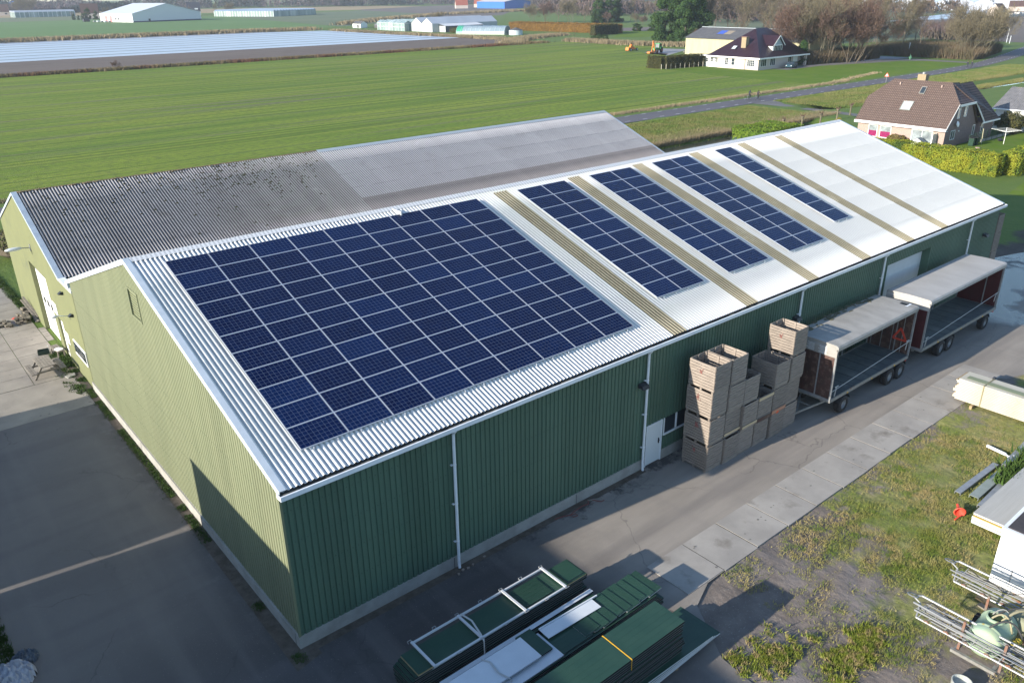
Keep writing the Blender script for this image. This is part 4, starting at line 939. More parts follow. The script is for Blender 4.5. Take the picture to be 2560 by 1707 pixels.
def trailer(name,x0,x1,y0,y1,lab,roofm,endm,tandem,single,zr=3.95,pitch=0.,tri=False,drawbar=True,loc=None):
    """y0 outer (road) side, y1 barn side; local coords = world - loc"""
    t=empty(name,(x0,y0,0),0,lab,'trailer','box trailers parked by the barn'); X=x1-x0;Y=y1-y0; zb=1.15
    m=MB(); m.box(.05,X-.05,.05,Y-.05,zb-.08,zb); m.build('deck',DECK,t)
    m=MB(); m.box(0,X,0,.06,zb-.16,zb+.02);m.box(0,X,Y-.06,Y,zb-.16,zb+.02);m.box(0,.06,.06,Y-.06,zb-.16,zb+.02);m.box(X-.06,X,.06,Y-.06,zb-.16,zb+.02)
    for s in (.55,Y-.7): m.box(.3,X-.2,s,s+.12,zb-.38,zb-.1)
    for k in range(6): m.box(.5+k*(X-1)/5,.58+k*(X-1)/5,.1,Y-.1,zb-.2,zb-.09)
    m.build('chassis_frame',GALVD,t)
    m=MB()
    # roof with rounded outer fascia
    prof=[(-.02,zr-.28),(-.04,zr-.1),(.02,zr-.02),(.12,zr),(Y/2,zr+.03),(Y-.1,zr),(Y,zr-.04),(Y,zr-.2),(Y-.04,zr-.2),(Y-.05,zr-.06),(.14,zr-.05),(.02,zr-.28)]
    m.prism([(-.03,a,b) for a,b in prof],(X+.06,0,0)); m.build('roof',roofm,t)
    for xx,nm in ((0.,'front_wall'),(X-.05,'rear_wall')):
        m=MB(); m.box(xx+.01,xx+.04,.08,Y-.08,zb+.03,zr-(.5 if nm=='front_wall' else .1)); m.build(nm,endm,t)
        m=MB(); s=-1 if xx==0 else 1
        m.box(xx-.01,xx+.06,.0,.09,zb-.1,zr-.28); m.box(xx-.01,xx+.06,Y-.09,Y,zb-.1,zr-.2)
        m.box(xx-.015,xx+.045,Y*.34,Y*.34+.06,zb,zr-.45)
        m.box(xx-.01,xx+.05,.09,Y-.09,zb-.1,zb+.025)
        m.build('corner_post',GALV,t)
    # front header
    m=MB(); m.prism([(-.03,0,zr-.62),(-.03,0,zr-.2),(.1,0,zr-.02),(.1,0,zr-.62)],(0,Y,0)); h_=m.build('front_header',roofm,t)
    if tri:
        m=MB(); rr=random.Random(3)
        for k in range(2):
            for j in range(7): m.box(-.036,-.03,.55+k*.62+rr.uniform(-.03,.03),.9+k*.62+rr.uniform(-.05,.1),zr-.56+j*.055,zr-.545+j*.055)
        m.build('faded_stripes',WHITE,h_)
        for k in range(4):
            m=MB(); m.box(X-.062,X-.054,Y*.2+k*.55,Y*.2+.04+k*.55,zb+.03,zr-.2); m.build('wall_batten',GALV,t)
        m=MB(); c=(X-.07,.62,zb+1.05); P=[(c[0],c[1]-.36,c[2]-.28),(c[0],c[1]+.36,c[2]-.28),(c[0],c[1],c[2]+.36)]
        for a,b in ((0,1),(1,2),(2,0)): m.bar(P[a],P[b],.1,.02,0,up=(1,0,0))
        m.build('warning_triangle',REDP,t)
        m=MB(); m.add([(.95+dx,Y-.1,z) for dx,z in ()],[]) if False else None
    # side rail tube and T handles
    m=MB(); m.tube([(.05,.02,zb+.42),(X-.05,.02,zb+.9 if tri else zb+1.0)],.018,6)
    m.tube([(.0,.02,zb+.4),(.05,.02,zb+.42)],.02)
    m.build('side_strap',STRAPW,t)
    for xx,z in ((.45,zb+.35),(X-.45,zb+.75)):
        m=MB(); m.bar((xx,.05,z-.3),(xx+.05,.03,z+.22),.04,.03); m.bar((xx-.1,.03,z+.22),(xx+.2,.03,z+.22),.04,.04); m.build('tension_lever',STRAPW,t)
    # back-side posts
    for f in (.33,.36,.66):
        m=MB(); m.box(X*f,X*f+.06,Y-.07,Y-.01,zb,zr-.2); m.build('stake',GALV,t)
    for xx in tandem+single:
        for yy in (.16,Y-.16): wheel(t,xx-x0,yy,.47 if xx not in single else .45,.34)
        m=MB(); m.tube([(xx-x0,.3,.46),(xx-x0,Y-.3,.46)],.06,8); m.box(xx-x0-.04,xx-x0+.04,.45,.55,.5,.8); m.box(xx-x0-.04,xx-x0+.04,Y-.55,Y-.45,.5,.8); m.build('axle',DARKMETAL,t)
    if drawbar:
        m=MB(); m.bar((.7,.5,.75),(-1.25,Y/2-.25,.55),.08,.1); m.bar((.7,Y-.5,.75),(-1.25,Y/2-.25,.55),.08,.1); m.bar((-.3,.75,.66),(-.3,Y-.95,.66),.06,.06); m.bar((-1.25,Y/2-.25,.55),(-1.5,Y/2-.25,.53),.1,.08); m.build('drawbar',GALVD,t)
    m=MB(); m.box(X-.02,X+.04,.1,.5,.78,.92); m.build('tail_light',REDP,t)
    for xx in tandem+single:
        m=MB(); c=xx-x0
        pts=[(c+.56*math.cos(a),.62*math.sin(a)*.9+.46) for a in np.linspace(.35,PI-.35,7)]
        for (xa,za),(xb,zb_) in zip(pts,pts[1:]): m.add([(xa,.0,za),(xb,.0,zb_),(xb,.36,zb_),(xa,.36,za)],[(0,1,2,3)])
        m.build('mudguard',DARKMETAL,t)
    for k in range(3):
        m=MB(); m.box(X*(.2+.3*k),X*(.2+.3*k)+.1,-.02,0,zb-.13,zb-.08); m.build('side_marker',YEL,t)
    m=MB()
    for k in range(int(X/.9)): m.box(.4+k*.9,.43+k*.9,.06,Y-.06,zb+.0,zb+.006)
    m.build('deck_seam',DARKMETAL,t)
    m=MB(); m.box(1.,1.6,.5,1.,.5,.9); m.build('tool_box',DARKMETAL,t)
    return t
t1=trailer('box_trailer',26.15,34.0,-3.02,-.62,'grey open-sided trailer with weathered mossy roof beside the crate stacks',TARP,PLYR,[32.2,33.35],[27.6],zr=3.98,tri=True)
m=MB(); m.box(7.35,7.85,.35,1.5,3.94,3.99); m.build('roof_hatch_frame',WHITE,t1)
m=MB(); m.box(7.45,7.75,.45,1.4,3.985,4.0); m.build('roof_opening',BLK,t1)
m=MB(); rr=random.Random(8)
for k in range(60):
    x=rr.uniform(.2,7.2); m.blob((x,2.4-rr.random()**2*.5,3.99),(rr.uniform(.06,.25),rr.uniform(.04,.12),.025),k,7,4,.3)
tag(m.build('moss_patch',mt('roof_moss',(.09,.085,.05),(.13,.12,.08),scale=3,rough=1),t1),kind='stuff')
t2=trailer('box_trailer',35.25,45.0,-3.12,-.7,'longer open-sided trailer with clean pale roof and dark red end walls',TARP2,PLYD,[37.9,39.0],[43.8],zr=4.0,drawbar=False)
# ================= packs of green cladding panels
def panel(x0,x1,y0,y1,z,th,lab,grp,mat=PANG,first=[0]):
    t=empty('cladding_panel',(x0,y0,z),0,lab,'panel',grp); X=x1-x0;Y=y1-y0
    m=MB(); m.box(0,X,0,Y,th-.012,th); 
    for k in range(1,6): m.box(0,X,Y*k/6-.004,Y*k/6+.004,th,th+.003)
    m.build('top_sheet',mat,t)
    m=MB(); m.box(.0,X,.004,Y-.004,.012,th-.013); m.build('foam_core',PANE_ if 'under the steel frame' in lab else (PANW if 'loose ones' in lab or 'overlapping' in lab else BLK),t)
    m=MB(); m.box(0,X,0,Y,0.005,.0115); m.build('bottom_sheet',GALV,t)
    return t
rr=random.Random(12); G1='panels in the pack nearest the barn'
TIMB=mt('pallet_timber',(.36,.27,.15),(.26,.19,.11),scale=5,rough=.9)
def bearer(x,y0,y1,lab):
    m=MB(); m.box(x,x+.1,y0,y1,.014,.11); tag(m.build('timber_bearer',TIMB),lab,'timber','timbers under the panel packs')
for i,x in enumerate((2.0,4.5,7.5)): bearer(x,-4.5,-3.3,'short timber bearer under the pack nearest the barn')
LAY='lowest second third fourth fifth sixth seventh eighth ninth tenth eleventh twelfth thirteenth fourteenth fifteenth sixteenth'.split()
z=.112
for k in range(13):
    th=.083; top=k==12
    lab='green panel on top of the pack nearest the barn, under the steel frame' if top else 'green sandwich panel, %s from the ground in the pack nearest the barn'%LAY[k].replace('lowest','first')
    off=rr.uniform(-.2,.2)
    panel(1.55+(off if k<10 else -.1+.1*(k-10)),8.42+off*.5+(.15 if k in(10,11) else 0),-4.34+rr.uniform(-.02,.02),-3.38+rr.uniform(-.02,.02),z,th,lab,None if top else G1); z+=th+.002
panel(5.75,6.95,-4.32,-3.42,z,.04,'short green sheet lying inside the steel frame on the near pack',None); 
PH1=z
panel(7.62,8.38,-4.3,-3.45,z,.04,'small green offcut at the far end of the near pack',None)
m=MB()
zf=PH1+.075
for y in (-3.28,-4.47): m.bar((2.12,y,zf),(7.42,y,zf),.055,.055)
for x in (2.14,3.87,5.65,7.38): m.bar((x,-4.5,zf+.03),(x,-3.25,zf+.03),.075,.05)
fr=m.build('lashing_frame',mt('pale_galvanised',(.5,.51,.52),rough=.45)); tag(fr,'long galvanised ladder-shaped steel frame on top of the green panel pack','frame')
for i,(x,s) in enumerate([(x,y) for x in (2.1,3.0,3.87,4.8,5.65,6.5,7.4) for y in (-3.24,-4.51)]):
    m=MB(); m.tube([(x-.06,s,zf),(x-.06,s+(.06 if s>-4 else -.06),zf+.05),(x+.06,s+(.06 if s>-4 else -.06),zf+.05),(x+.06,s,zf)],.012,5); m.build('lashing_ring',GALV,fr)
def strap(pts,w_,mat,lab,cat='strap'):
    m=MB()
    for a,b in zip(pts,pts[1:]): m.bar(a,b,w_,.006)
    tag(m.build('strap',mat),lab,cat)
strap([(3.95,-3.3,zf+.09),(4.05,-3.75,zf+.07),(3.9,-4.42,zf+.07),(3.9,-4.56,zf-.05),(3.88,-4.6,.55),(3.9,-4.5,.15)],.06,STRAPW,'grey ratchet strap over the steel frame and down the panel pack')
# white-edged sheets between the packs
for k in range(7): panel(2.0+k*.03,8.6-k*.05+(.1 if k==6 else 0),-4.86+(.1 if k==6 else 0),-4.6,.12+k*.09,.085,('long white trough-like strip on top between the near and middle packs' if k==6 else 'narrow dark panel between the packs, %s from the ground'%LAY[k]),None if k==6 else 'narrow panels between the packs',PANW if k==6 else PANG)
# pack 2
G2='panels in the middle pack'
for i,x in enumerate((3.2,6,9.2)): bearer(x,-6.3,-4.9,'short timber bearer under the middle pack')
z=.112; tops=[]
for k in range(7):
    panel(2.2+rr.uniform(0,.1),10.35-k*.06+rr.uniform(-.12,.1),-6.24+rr.uniform(-.02,.02),-5.06+rr.uniform(-.02,.02),z,.08,'green sandwich panel, %s from the ground in the middle pack'%LAY[k].replace('lowest','first'),G2); z+=.082
for k in range(9):
    xe=10.25-k*.36; t=panel(xe-.62,xe,-6.18+(k%3)*.04,-5.03+(k%2)*.05,z+.012,.05,'overlapping green offcut, %s from the far end of the middle pack'%(['first','second','third','fourth','fifth','sixth','seventh','eighth','ninth'][k]),None); t.rotation_euler=(0,R(-4.5),R((-1)**k*1.2)); t.location.z=z+.012
panel(5.72,7.0,-6.16,-5.1,z+.002,.04,'flat green sheet beside the white strip on the middle pack',None)
P=lambda *a,**k: panel(*a,**k)
t=empty('white_strip',(5.75,-5.45,z+.12),R(-2),'long narrow white sheet lying on the middle green pack','sheet'); m=MB(); m.box(0,2.25,0,.45,0,.02); m.build('sheet',PANW,t); m=MB(); m.box(0,2.5,.455,.5,0,.05); m.build('upstand',PANW,t)
t=empty('white_sheet',(1.9,-5.9,z+.22),0,'large white panel lying on the middle pack in the foreground','sheet'); m=MB(); m.box(0,3.15,0,1.0,-.05,.0); m.build('sheet',PANW,t)
t=empty('white_sheet',(2.1,-6.2,z+.06),0,'lower white panel sticking out under the big white one','sheet'); m=MB(); m.box(0,3.6,0,1.2,-.05,.0); m.build('sheet',PANW,t)
panel(4.95,5.55,-5.85,-4.78,z+.10,.07,'short green panel end between the white sheet and the white strip',None)
strap([(3.55,-4.85,z+.24),(3.7,-5.1,z+.24),(3.62,-5.6,z+.26),(3.75,-5.95,z+.235),(3.8,-6.0,z+.1)],.05,STRAPW,'loose twisted strap lying over the large white panel')
# pack 3
G3='panels in the pack furthest from the barn'
for i,x in enumerate((4.2,6.5,8.4)): bearer(x,-8.4,-7.0,'short timber bearer under the pack furthest from the barn')
z=.112
for k in range(16):
    panel(2.5,8.7+rr.uniform(-.12,.06)+(0 if k>9 else .12),-8.28+rr.uniform(-.015,.015),-7.1+rr.uniform(-.015,.015),z,.098,'green panel on top of the pack tied with a yellow strap' if k==15 else 'green sandwich panel, %s from the ground in the yellow-strapped pack'%LAY[k].replace('lowest','first'),None if k==15 else G3); z+=.1
strap([(6.4,-7.08,z-.2),(6.4,-7.1,z+.006),(6.38,-8.29,z+.006),(6.38,-8.3,z-.4)],.03,YEL,'thin yellow strap around the pack furthest from the barn')
for k in range(5):
    t=panel(4+k*.3,10.6-k*.14,-8.25+k*.03-.25,-6.9,.12+k*.075,.07,'green sheet under the yellow-strapped pack, %s of the loose ones'%LAY[k],'loose sheets under the furthest pack'); t.rotation_euler=(0,0,R(-.6*k+1))
# ================= bits on the ground by the plinth
m=MB(); m.tube([(x,y,.035) for x,y in ((10.81,-.25),(11.21,-.34),(11.46,-.45),(11.7,-.52),(11.68,-.66),(11.48,-.63),(11.44,-.45),(11.75,-.38),(12.24,-.33),(12.58,-.38),(12.68,-.22),(12.85,-.26),(13.07,-.61),(13.23,-.61))],.018,6); tag(m.build('hose',mt('dull_red_hose',(.2,.06,.05),rough=.7)),'dull red hose lying along the concrete plinth','hose')
m=MB(); m.bar((12.7,-.2,.04),(13.25,-.45,.04),.05,.04); tag(m.build('stick',TIMBER),'short grey stick lying on the hose','stick')
b0=None
for x,y,a in ((6.21,-.33,.3),(6.42,-.37,-.4),(6.66,-.33,.7),(7.26,-.25,.1),(5.95,-.42,1.2)):
    if b0 is None:
        m=MB(); m.box(-.05,.05,-.035,.035,0,.05); b0=m.build('brick',mt('loose_brick',(.3,.25,.21),(.2,.16,.13),scale=6,rough=.9,rnd=.2)); tag(b0,'small loose brick on the ground by the first downpipe','brick','loose bricks by the downpipe'); o=b0; kids(b0)
    else: o=copy_tree(b0)
    o.location=(x,y,.015); o.rotation_euler=(0,0,a)
# crumpled sheeting at the lower left
rr=random.Random(21)
def crumple(name,c,r,mat,lab,cat,seed,n=26):
    rs=np.random.RandomState(seed); m=MB(); k=n; vs=[];fs=[]
    for i in range(k+1):
        for j in range(k+1):
            u=i/k*2-1;v=j/k*2-1; e=max(0,1-(u*u+v*v)); vs.append((c[0]+u*r[0],c[1]+v*r[1],c[2]+e**.6*r[2]+(rs.rand()-.4)*r[2]*.55*(e>0)))
    for i in range(k):
        for j in range(k):
            a=i*(k+1)+j; 
            if max(0,1-((i+.5)/k*2-1)**2-((j+.5)/k*2-1)**2)>0.02: fs.append((a,a+k+1,a+k+2,a+1))
    m.add(vs,fs); tag(m.build(name,mat),lab,cat)
crumple('plastic_sheeting',(-7.5,4.6,.0),(.75,.7,.42),mt('crumpled_white_film',(.5,.48,.5),(.36,.36,.4),scale=5,rough=.4),'crumpled whitish plastic sheeting heaped in the lower left corner','sheeting',3,22)
crumple('plastic_sheeting',(-6.95,5.3,.0),(.42,.38,.25),mt('crumpled_dark_film',(.05,.06,.08),(.12,.14,.17),scale=9,rough=.35),'dark blue-grey crumpled plastic beside the white sheeting','sheeting',4,16)
# ================= right-hand clutter
G5='pale panels in the strapped bundle'
t=None
for k in range(14):
    off=rr.uniform(-.14,.1); z=.2+k*.08; c=abs(k-8)/8
    m=MB(); m.box(0,1.18,0,8.2,0,.066); m.box(-.004,1.184,-.004,8.204,.066,.079,1 if k<13 else 0)
    o=m.build('long_pale_panel',[PALEP,TIMB]); o.location=(32.85,-14.3+off+.1,z); tag(o,'topmost pale panel of the strapped bundle' if k==13 else 'long pale panel, %s from the ground in the strapped bundle'%LAY[k].replace('lowest','first'),'panel',None if k==13 else G5)
m=MB(); m.box(33.1,33.5,-14.4,-6.35,1.325,1.335); tag(m.build('green_sheet',mt('grey_green_sheet',(.2,.22,.13),rough=.6)),'narrow grey-green sheet along the top of the pale bundle','sheet')
for y in (-7.0,-9.7,-13): 
    m=MB(); m.box(32.6,34.3,y-.06,y+.06,.0,.19); tag(m.build('timber_bearer',TIMB),'rough timber bearer under the pale bundle','timber','timbers under the pale bundle')
strap([(32.83,-7.3,.2),(32.82,-7.3,1.34),(34.05,-7.3,1.35),(34.06,-7.3,.2)],.05,mt('khaki_strap',(.22,.2,.12),rough=.9),'khaki strap around the end of the pale panel bundle')
m=MB(); m.box(33.9,34.1,-7.36,-7.24,1.35,1.43); tag(m.build('ratchet',DARKMETAL),'dark ratchet buckle on top of the pale panel bundle','buckle')
def ubeam(a,b,w_,h,mat,lab):
    m=MB(); a=Vector(a);b=Vector(b); d=(b-a).normalized(); n=Vector((-d.y,d.x,0))
    m.bar(a+Vector((0,0,h)),b+Vector((0,0,h)),w_,.02)
    for s in (-1,1): m.bar(a+n*s*(w_/2-.01)+Vector((0,0,h/2)),b+n*s*(w_/2-.01)+Vector((0,0,h/2)),.02,h)
    tag(m.build('steel_rail',mat),lab,'rail')
ubeam((24.6,-9.83,.02),(28.1,-9.95,.02),.24,.1,GALV,'pale steel rail on the grass, nearest the slab path')
ubeam((24.7,-10.42,.05),(28.3,-10.42,.05),.36,.12,mt('greenish_grey_rail',(.25,.28,.25),(.2,.23,.2),scale=2,rough=.5),'wide greenish grey rail on the grass behind the pale one')
ubeam((24.2,-10.85,.03),(28.8,-10.7,.03),.2,.14,GALV,'narrow steel rail beside the wide greenish rail')
ubeam((24.0,-11.2,.03),(29.6,-10.1,.03),.08,.12,DARKMETAL,'thin dark steel rail lying slanted across the other rails')
ubeam((28.0,-10.35,.16),(31.2,-10.2,.16),.3,.1,GALV,'steel rail pieces at the far end of the rail heap')
m=MB(); m.tube([(29.46,-9.05,.08),(29.3,-9.9,.08)],.07,10); m.tube([(29.3,-9.9,.08),(29.15,-10.05,.1),(29.1,-10.3,.25)],.05,8); tag(m.build('white_pipe',WHITE),'short white plastic pipe with an elbow on the grass','pipe')
m=MB(); m.lathe([(.05,.5),(.06,.3),(.2,.05),(.23,.02),(.2,.0),(.04,.26)],12,0,Matrix.Translation((23.1,-10.55,.2))@Matrix.Rotation(1.45,4,'Y')@Matrix.Rotation(-.6,4,'X')); m.tube([(23.0,-10.6,.12),(22.7,-10.55,.05)],.03); tag(m.build('red_funnel',REDP),'red plastic funnel lying at the end of the rails','funnel')
sl0=None
for k in range(5):
    if sl0 is None:
        m=MB(); m.box(0,7,-1.15,0,.0,.055); m.box(.02,6.98,-1.13,-.02,.056,.092,1); sl0=m.build('foam_panel',[PANW,mt('yellow_foam',(.45,.33,.1),(.35,.25,.08),scale=9,rough=1)]); o=sl0; kids(sl0)
    else: o=copy_tree(sl0)
    o.location=(22.95+rr.uniform(-.06,.06),-11.05,.06+k*.094); tag(o,'pale foam-cored panel, %s in the stack by the white container'%LAY[k],'panel','foam-cored panels by the container')
m=MB(); m.box(22.95,29.95,-12.2,-11.05,.531,.55); tag(m.build('grey_sheet',mt('pale_grey_wood_sheet',(.42,.41,.38),(.36,.35,.32),scale=1,stretch=(.3,6,1),rough=.7)),'large pale grey sheet on top of the foam panel stack','sheet')
# container
t=empty('white_container',(19.96,-12.9,0),0,'white box body with dark roof at the right edge behind the sprayer','container')
m=MB(); m.box(0,6,-2.5,0,.02,2.28); m.build('body',mt('bright_white_paint',(.8,.8,.8),rough=.45),t)
m=MB(); m.box(-.03,6.03,-2.53,.03,2.28,2.33); m.box(.1,5.9,-2.4,-.1,2.33,2.36,1); m.build('roof',[WHITE,mt('dark_roof_felt',(.045,.04,.042),(.07,.06,.06),scale=2,rough=.8)],t)
m=MB(); m.box(-.012,0,-.62,-.6,.1,2.2); m.box(-.012,0,-1.3,-1.28,.1,2.2); m.build('panel_seam',GALV,t)
# weed clump between rails and stack
rs=np.random.RandomState(5); n=500; blades('weed_patch',np.stack([rs.uniform(26.5,30,n),rs.normal(-11.0,.25,n)+.1,rs.rand(n)*.25],1),.3,.05,WEED,per=4,spread=.15,lean=1,seed=31)
# sprayer
t=empty('field_sprayer',(16.2,-14.2,0),0,'old field sprayer with folded pipe booms and pale green tank','sprayer')
TANK=mt('pale_green_tank',(.25,.36,.28),(.32,.38,.24),scale=2,rough=.6,c3=(.34,.28,.08),s3=3,t3=(.6,.66))
O=Vector((16.2,-14.2,0))
m=MB(); M=Matrix.Translation((.0,-.1,1.0))@Matrix.Rotation(PI/2,4,'Y')
m.lathe([(0,-.78),(.30,-.77),(.45,-.73),(.50,-.66),(.51,-.5),(.51,-.48),(.53,-.46),(.53,-.4),(.51,-.38),(.51,.38),(.53,.4),(.53,.46),(.51,.48),(.50,.66),(.45,.73),(.3,.77),(0,.78)],24,0,M)
tk=m.build('tank',TANK,t,smooth=True)
m=MB(); m.lathe([(.27,0),(.27,.09),(.23,.1),(.23,.04),(0,.03)],18,0,Matrix.Translation((.05,-.08,1.49))); m.build('filler_ring',TANK,tk)
m=MB(); m.lathe([(.22,0),(0,0.002)],18,0,Matrix.Translation((.05,-.08,1.54))); m.build('filler_opening',mt('dark_inside',(.03,.05,.02),rough=.9),tk)
m=MB(); m.lathe([(0,-.35),(.35,-.33),(.42,-.2),(.42,.2),(.35,.33),(0,.35)],16,0,Matrix.Translation((1.1,-.5,.95))@Matrix.Rotation(PI/2,4,'Y')); m.build('rear_tank',mt('olive_tank',(.2,.22,.15),(.25,.24,.15),scale=3,rough=.6),t,smooth=True)
m=MB()
for y in (-.6,.5): m.bar((-1.0,y,.42),(1.6,y,.42),.1,.12)
for x in (-1.,.2,1.5): m.bar((x,-.7,.45),(x,.6,.45),.1,.1)
m.build('chassis',GALVD,t); m=MB()
for x in (-.85,.9): m.bar((x,.45,.45),(x,.45,1.55),.07,.07); m.bar((x,-.75,.45),(x,-.75,1.5),.07,.07)
m.build('frame',RUST,t)
def boom(dx,seed,length,zc,parent=t):
    rr=random.Random(seed); m=MB()
    for k in range(4):
        o=k*.13-.2; m.tube([(dx+o,2.0-abs(k-1)*.12,zc+rr.uniform(-.1,.12)),(dx+o*1.3+.05,2.0-length,zc+rr.uniform(-.12,.12))],rr.choice([.022,.03,.034]),7)
    m.tube([(dx-.3,1.75,zc-.2),(dx-.3,2.-length,zc-.25)],.035,8)
    m.tube([(dx+.28,1.9,zc+.22),(dx+.25,2.-length,zc+.22)],.036,8)
    for k in range(7):
        y=1.7-k*length/7; m.tube([(dx-.3,y,zc-.2),(dx+.28,y-.15,zc+.2)],.014,5); m.tube([(dx-.28,y-.2,zc-.2),(dx+.1,y-.6,zc+.1)],.01,5)
    m.tube([(dx+.1,2.1,zc+.2),(dx+.1,1.85,zc+.05),(dx-.3,1.75,zc-.2)],.03,6); m.tube([(dx+.28,1.9,zc+.22),(dx+.2,2.0,zc+.2)],.03,6)
    b=m.build('boom',GALV,parent)
    m=MB()
    for k in range(5): y=1.5-k*.6; m.tube([(dx-.33,y,zc-.16),(dx-.33,y-.1,zc-.12),(dx-.3,y-.15,zc-.2)],.028,6)
    m.build('boom_joint',RUST,b)
    m=MB(); m.lathe([(.16,-.02),(.185,0),(.16,.02),(.15,0),(.16,-.02)],18,0,Matrix.Translation((dx+.1,2.12,zc+.22))@Matrix.Rotation(.35,4,'Y')); m.build('end_ring',GALV,b)
    m=MB(); pts=[]
    for k in range(20): pts.append((dx+.1+.12*math.sin(k*.9),1.8-k*length/20,zc+.12+.1*math.sin(k*1.7)))
    m.tube(pts,.014,5); m.build('boom_hose',BLK,b)
boom(-.75,3,5.6,1.15); boom(1.95,4,4.8,1.1)
for q,(dx,zz_) in enumerate(((-.75,1.15),(1.95,1.1))):
    m=MB(); r3=random.Random(90+q)
    for k in range(7):
        o=r3.uniform(-.28,.3); z_=zz_+r3.uniform(-.22,.2); m.tube([(dx+o,1.9-r3.random()*.8,z_),(dx+o+r3.uniform(-.1,.1),-2.6-r3.random()*.8,z_+r3.uniform(-.1,.1))],r3.choice([.012,.018,.024]),5)
    m.build('spray_pipe',GALVD if q else GALV,t)
for i in range(7):
    m=MB(); r2=random.Random(60+i); pts=[]; a=Vector((r2.uniform(-.6,.9),r2.uniform(-.6,.3),1.5)); b=Vector((r2.uniform(-.4,1.6),r2.uniform(-1.2,-.3),1.2))
    for k in range(9): s=k/8; pts.append(a.lerp(b,s)+Vector((.15*math.sin(s*PI),.1*math.cos(s*3),.35*math.sin(s*PI))))
    m.tube(pts,r2.choice([.02,.03,.04]),7); m.build('hose',mt('grey_hose%d'%i,r2.choice([(.24,.24,.22),(.3,.27,.17),(.05,.05,.05)]),rough=.7),t,smooth=True)
m=MB(); m.lathe([(0,0),(.07,0),(.07,.45),(.03,.5)],12,0,Matrix.Translation((.55,-.95,.9))@Matrix.Rotation(.6,4,'Y')); m.build('hydraulic_cylinder',PANW,t)
m=MB(); m.blob((.2,-.78,1.02),(.1,.1,.08),1,amp=.1); m.blob((.0,-.72,1.0),(.12,.09,.1),2,amp=.1); m.build('brass_valve',mt('yellow_brass',(.5,.38,.05),rough=.5),t)
for x in (-.6,.75): wheel(t,x,.55,.38,.22) if x>0 else None
m=MB(); m.lathe([(.28,.02),(.3,.26),(.27,.27),(.25,.12),(0,.1)],20,0,Matrix.Translation((14.35,-14.35,.02))); tag(m.build('white_tub',mt('dull_white_tub',(.4,.42,.4),(.3,.31,.28),scale=5,rough=.7)),'round white tub standing under the sprayer booms','tub')
for i,(a,b) in enumerate((((18.75,-13.0,.1),(18.5,-14.0,.12)),((18.45,-13.2,.06),(18.2,-14.1,.06)))):
    m=MB(); m.bar(a,b,.16,.12); tag(m.build('timber_baulk',TIMB if i==0 else TIMBER),('brown','grey')[i]+' timber baulk on the grass under the sprayer boom','timber')
# more crates at the far corner of the barn
for k in range(4):
    o=copy_tree(CR); o.location=(52.0,.72,.014+k*1.272); o.rotation_euler=(0,0,R(2)*(k%2)); o['label']='grey slatted crate, %s in the stack at the far barn corner'%['bottom','second','third','top'][k]
# ================= helpers for houses
def slope(name,pts,mat,parent,thick=.12,uvec=None):
    """planar roof face (pts world-ish local), with uv in metres and a thin thickness"""
    P=[Vector(p) for p in pts]; n=(P[1]-P[0]).cross(P[2]-P[0]).normalized()
    if n.z<0: P=P[::-1]; n=-n
    u=Vector(uvec) if uvec else (Vector((-n.y,n.x,0)).normalized()); v=n.cross(u)
    uv=[]; k=len(P); vs=P+[p-n*thick for p in P]
    fs=[tuple(range(k)),tuple(range(k,2*k))[::-1]]+[(i,k+i,k+(i+1)%k,(i+1)%k) for i in range(k)]
    m=MB(); m.add(vs,fs)
    for f in fs: uv+=[((vs[i]-P[0]).dot(u),(vs[i]-P[0]).dot(v)) for i in f]
    return m.build(name,mat,parent,uv=uv)
def plane_box(name,axis,c,a0,a1,z0,z1,mat,parent,d=.06):
    """thin box on a wall: axis 'x' -> plane x=c (facing -x), 'y' -> plane y=c (facing -y)"""
    m=MB()
    if axis=='x': m.box(c-d,c,a0,a1,z0,z1)
    else: m.box(a0,a1,c-d,c,z0,z1)
    return m.build(name,mat,parent)
def window(parent,axis,c,a0,a1,z0,z1,cols=2,rows=1,glass=None,fr=WHITEP,fw=.07,curtain=None):
    w_=plane_box('window',axis,c,a0,a1,z0,z1,glass or GLASS,parent,.03)
    m=MB()
    def bx(p0,p1,q0,q1):
        if axis=='x': m.box(c-.07,c-.031,p0,p1,q0,q1)
        else: m.box(p0,p1,c-.07,c-.031,q0,q1)
    bx(a0-fw,a0,z0-fw,z1+fw);bx(a1,a1+fw,z0-fw,z1+fw);bx(a0,a1,z1,z1+fw);bx(a0,a1,z0-fw,z0)
    for i in range(1,cols): x=a0+(a1-a0)*i/cols; bx(x-.025,x+.025,z0,z1)
    for i in range(1,rows):
        z=z0+(z1-z0)*i/rows
        for j in range(cols):
            l=a0+(a1-a0)*j/cols+.025; r=a0+(a1-a0)*(j+1)/cols-.025; bx(l,r,z-.02,z+.02)
    m.build('window_frame',fr,w_)
    if curtain:
        m=MB(); h=(z1-z0)*.52; k=14
        for i in range(k):
            p0=a0+(a1-a0)*i/k; p1=a0+(a1-a0)*(i+1)/k; d=.034+.008*(i%2)
            if axis=='x': m.box(c-d,c-.031,p0,p1,z0+.02,z0+h)
            else: m.box(p0,p1,c-d,c-.031,z0+.02,z0+h)
        m.build('curtain',curtain,w_)
    return w_
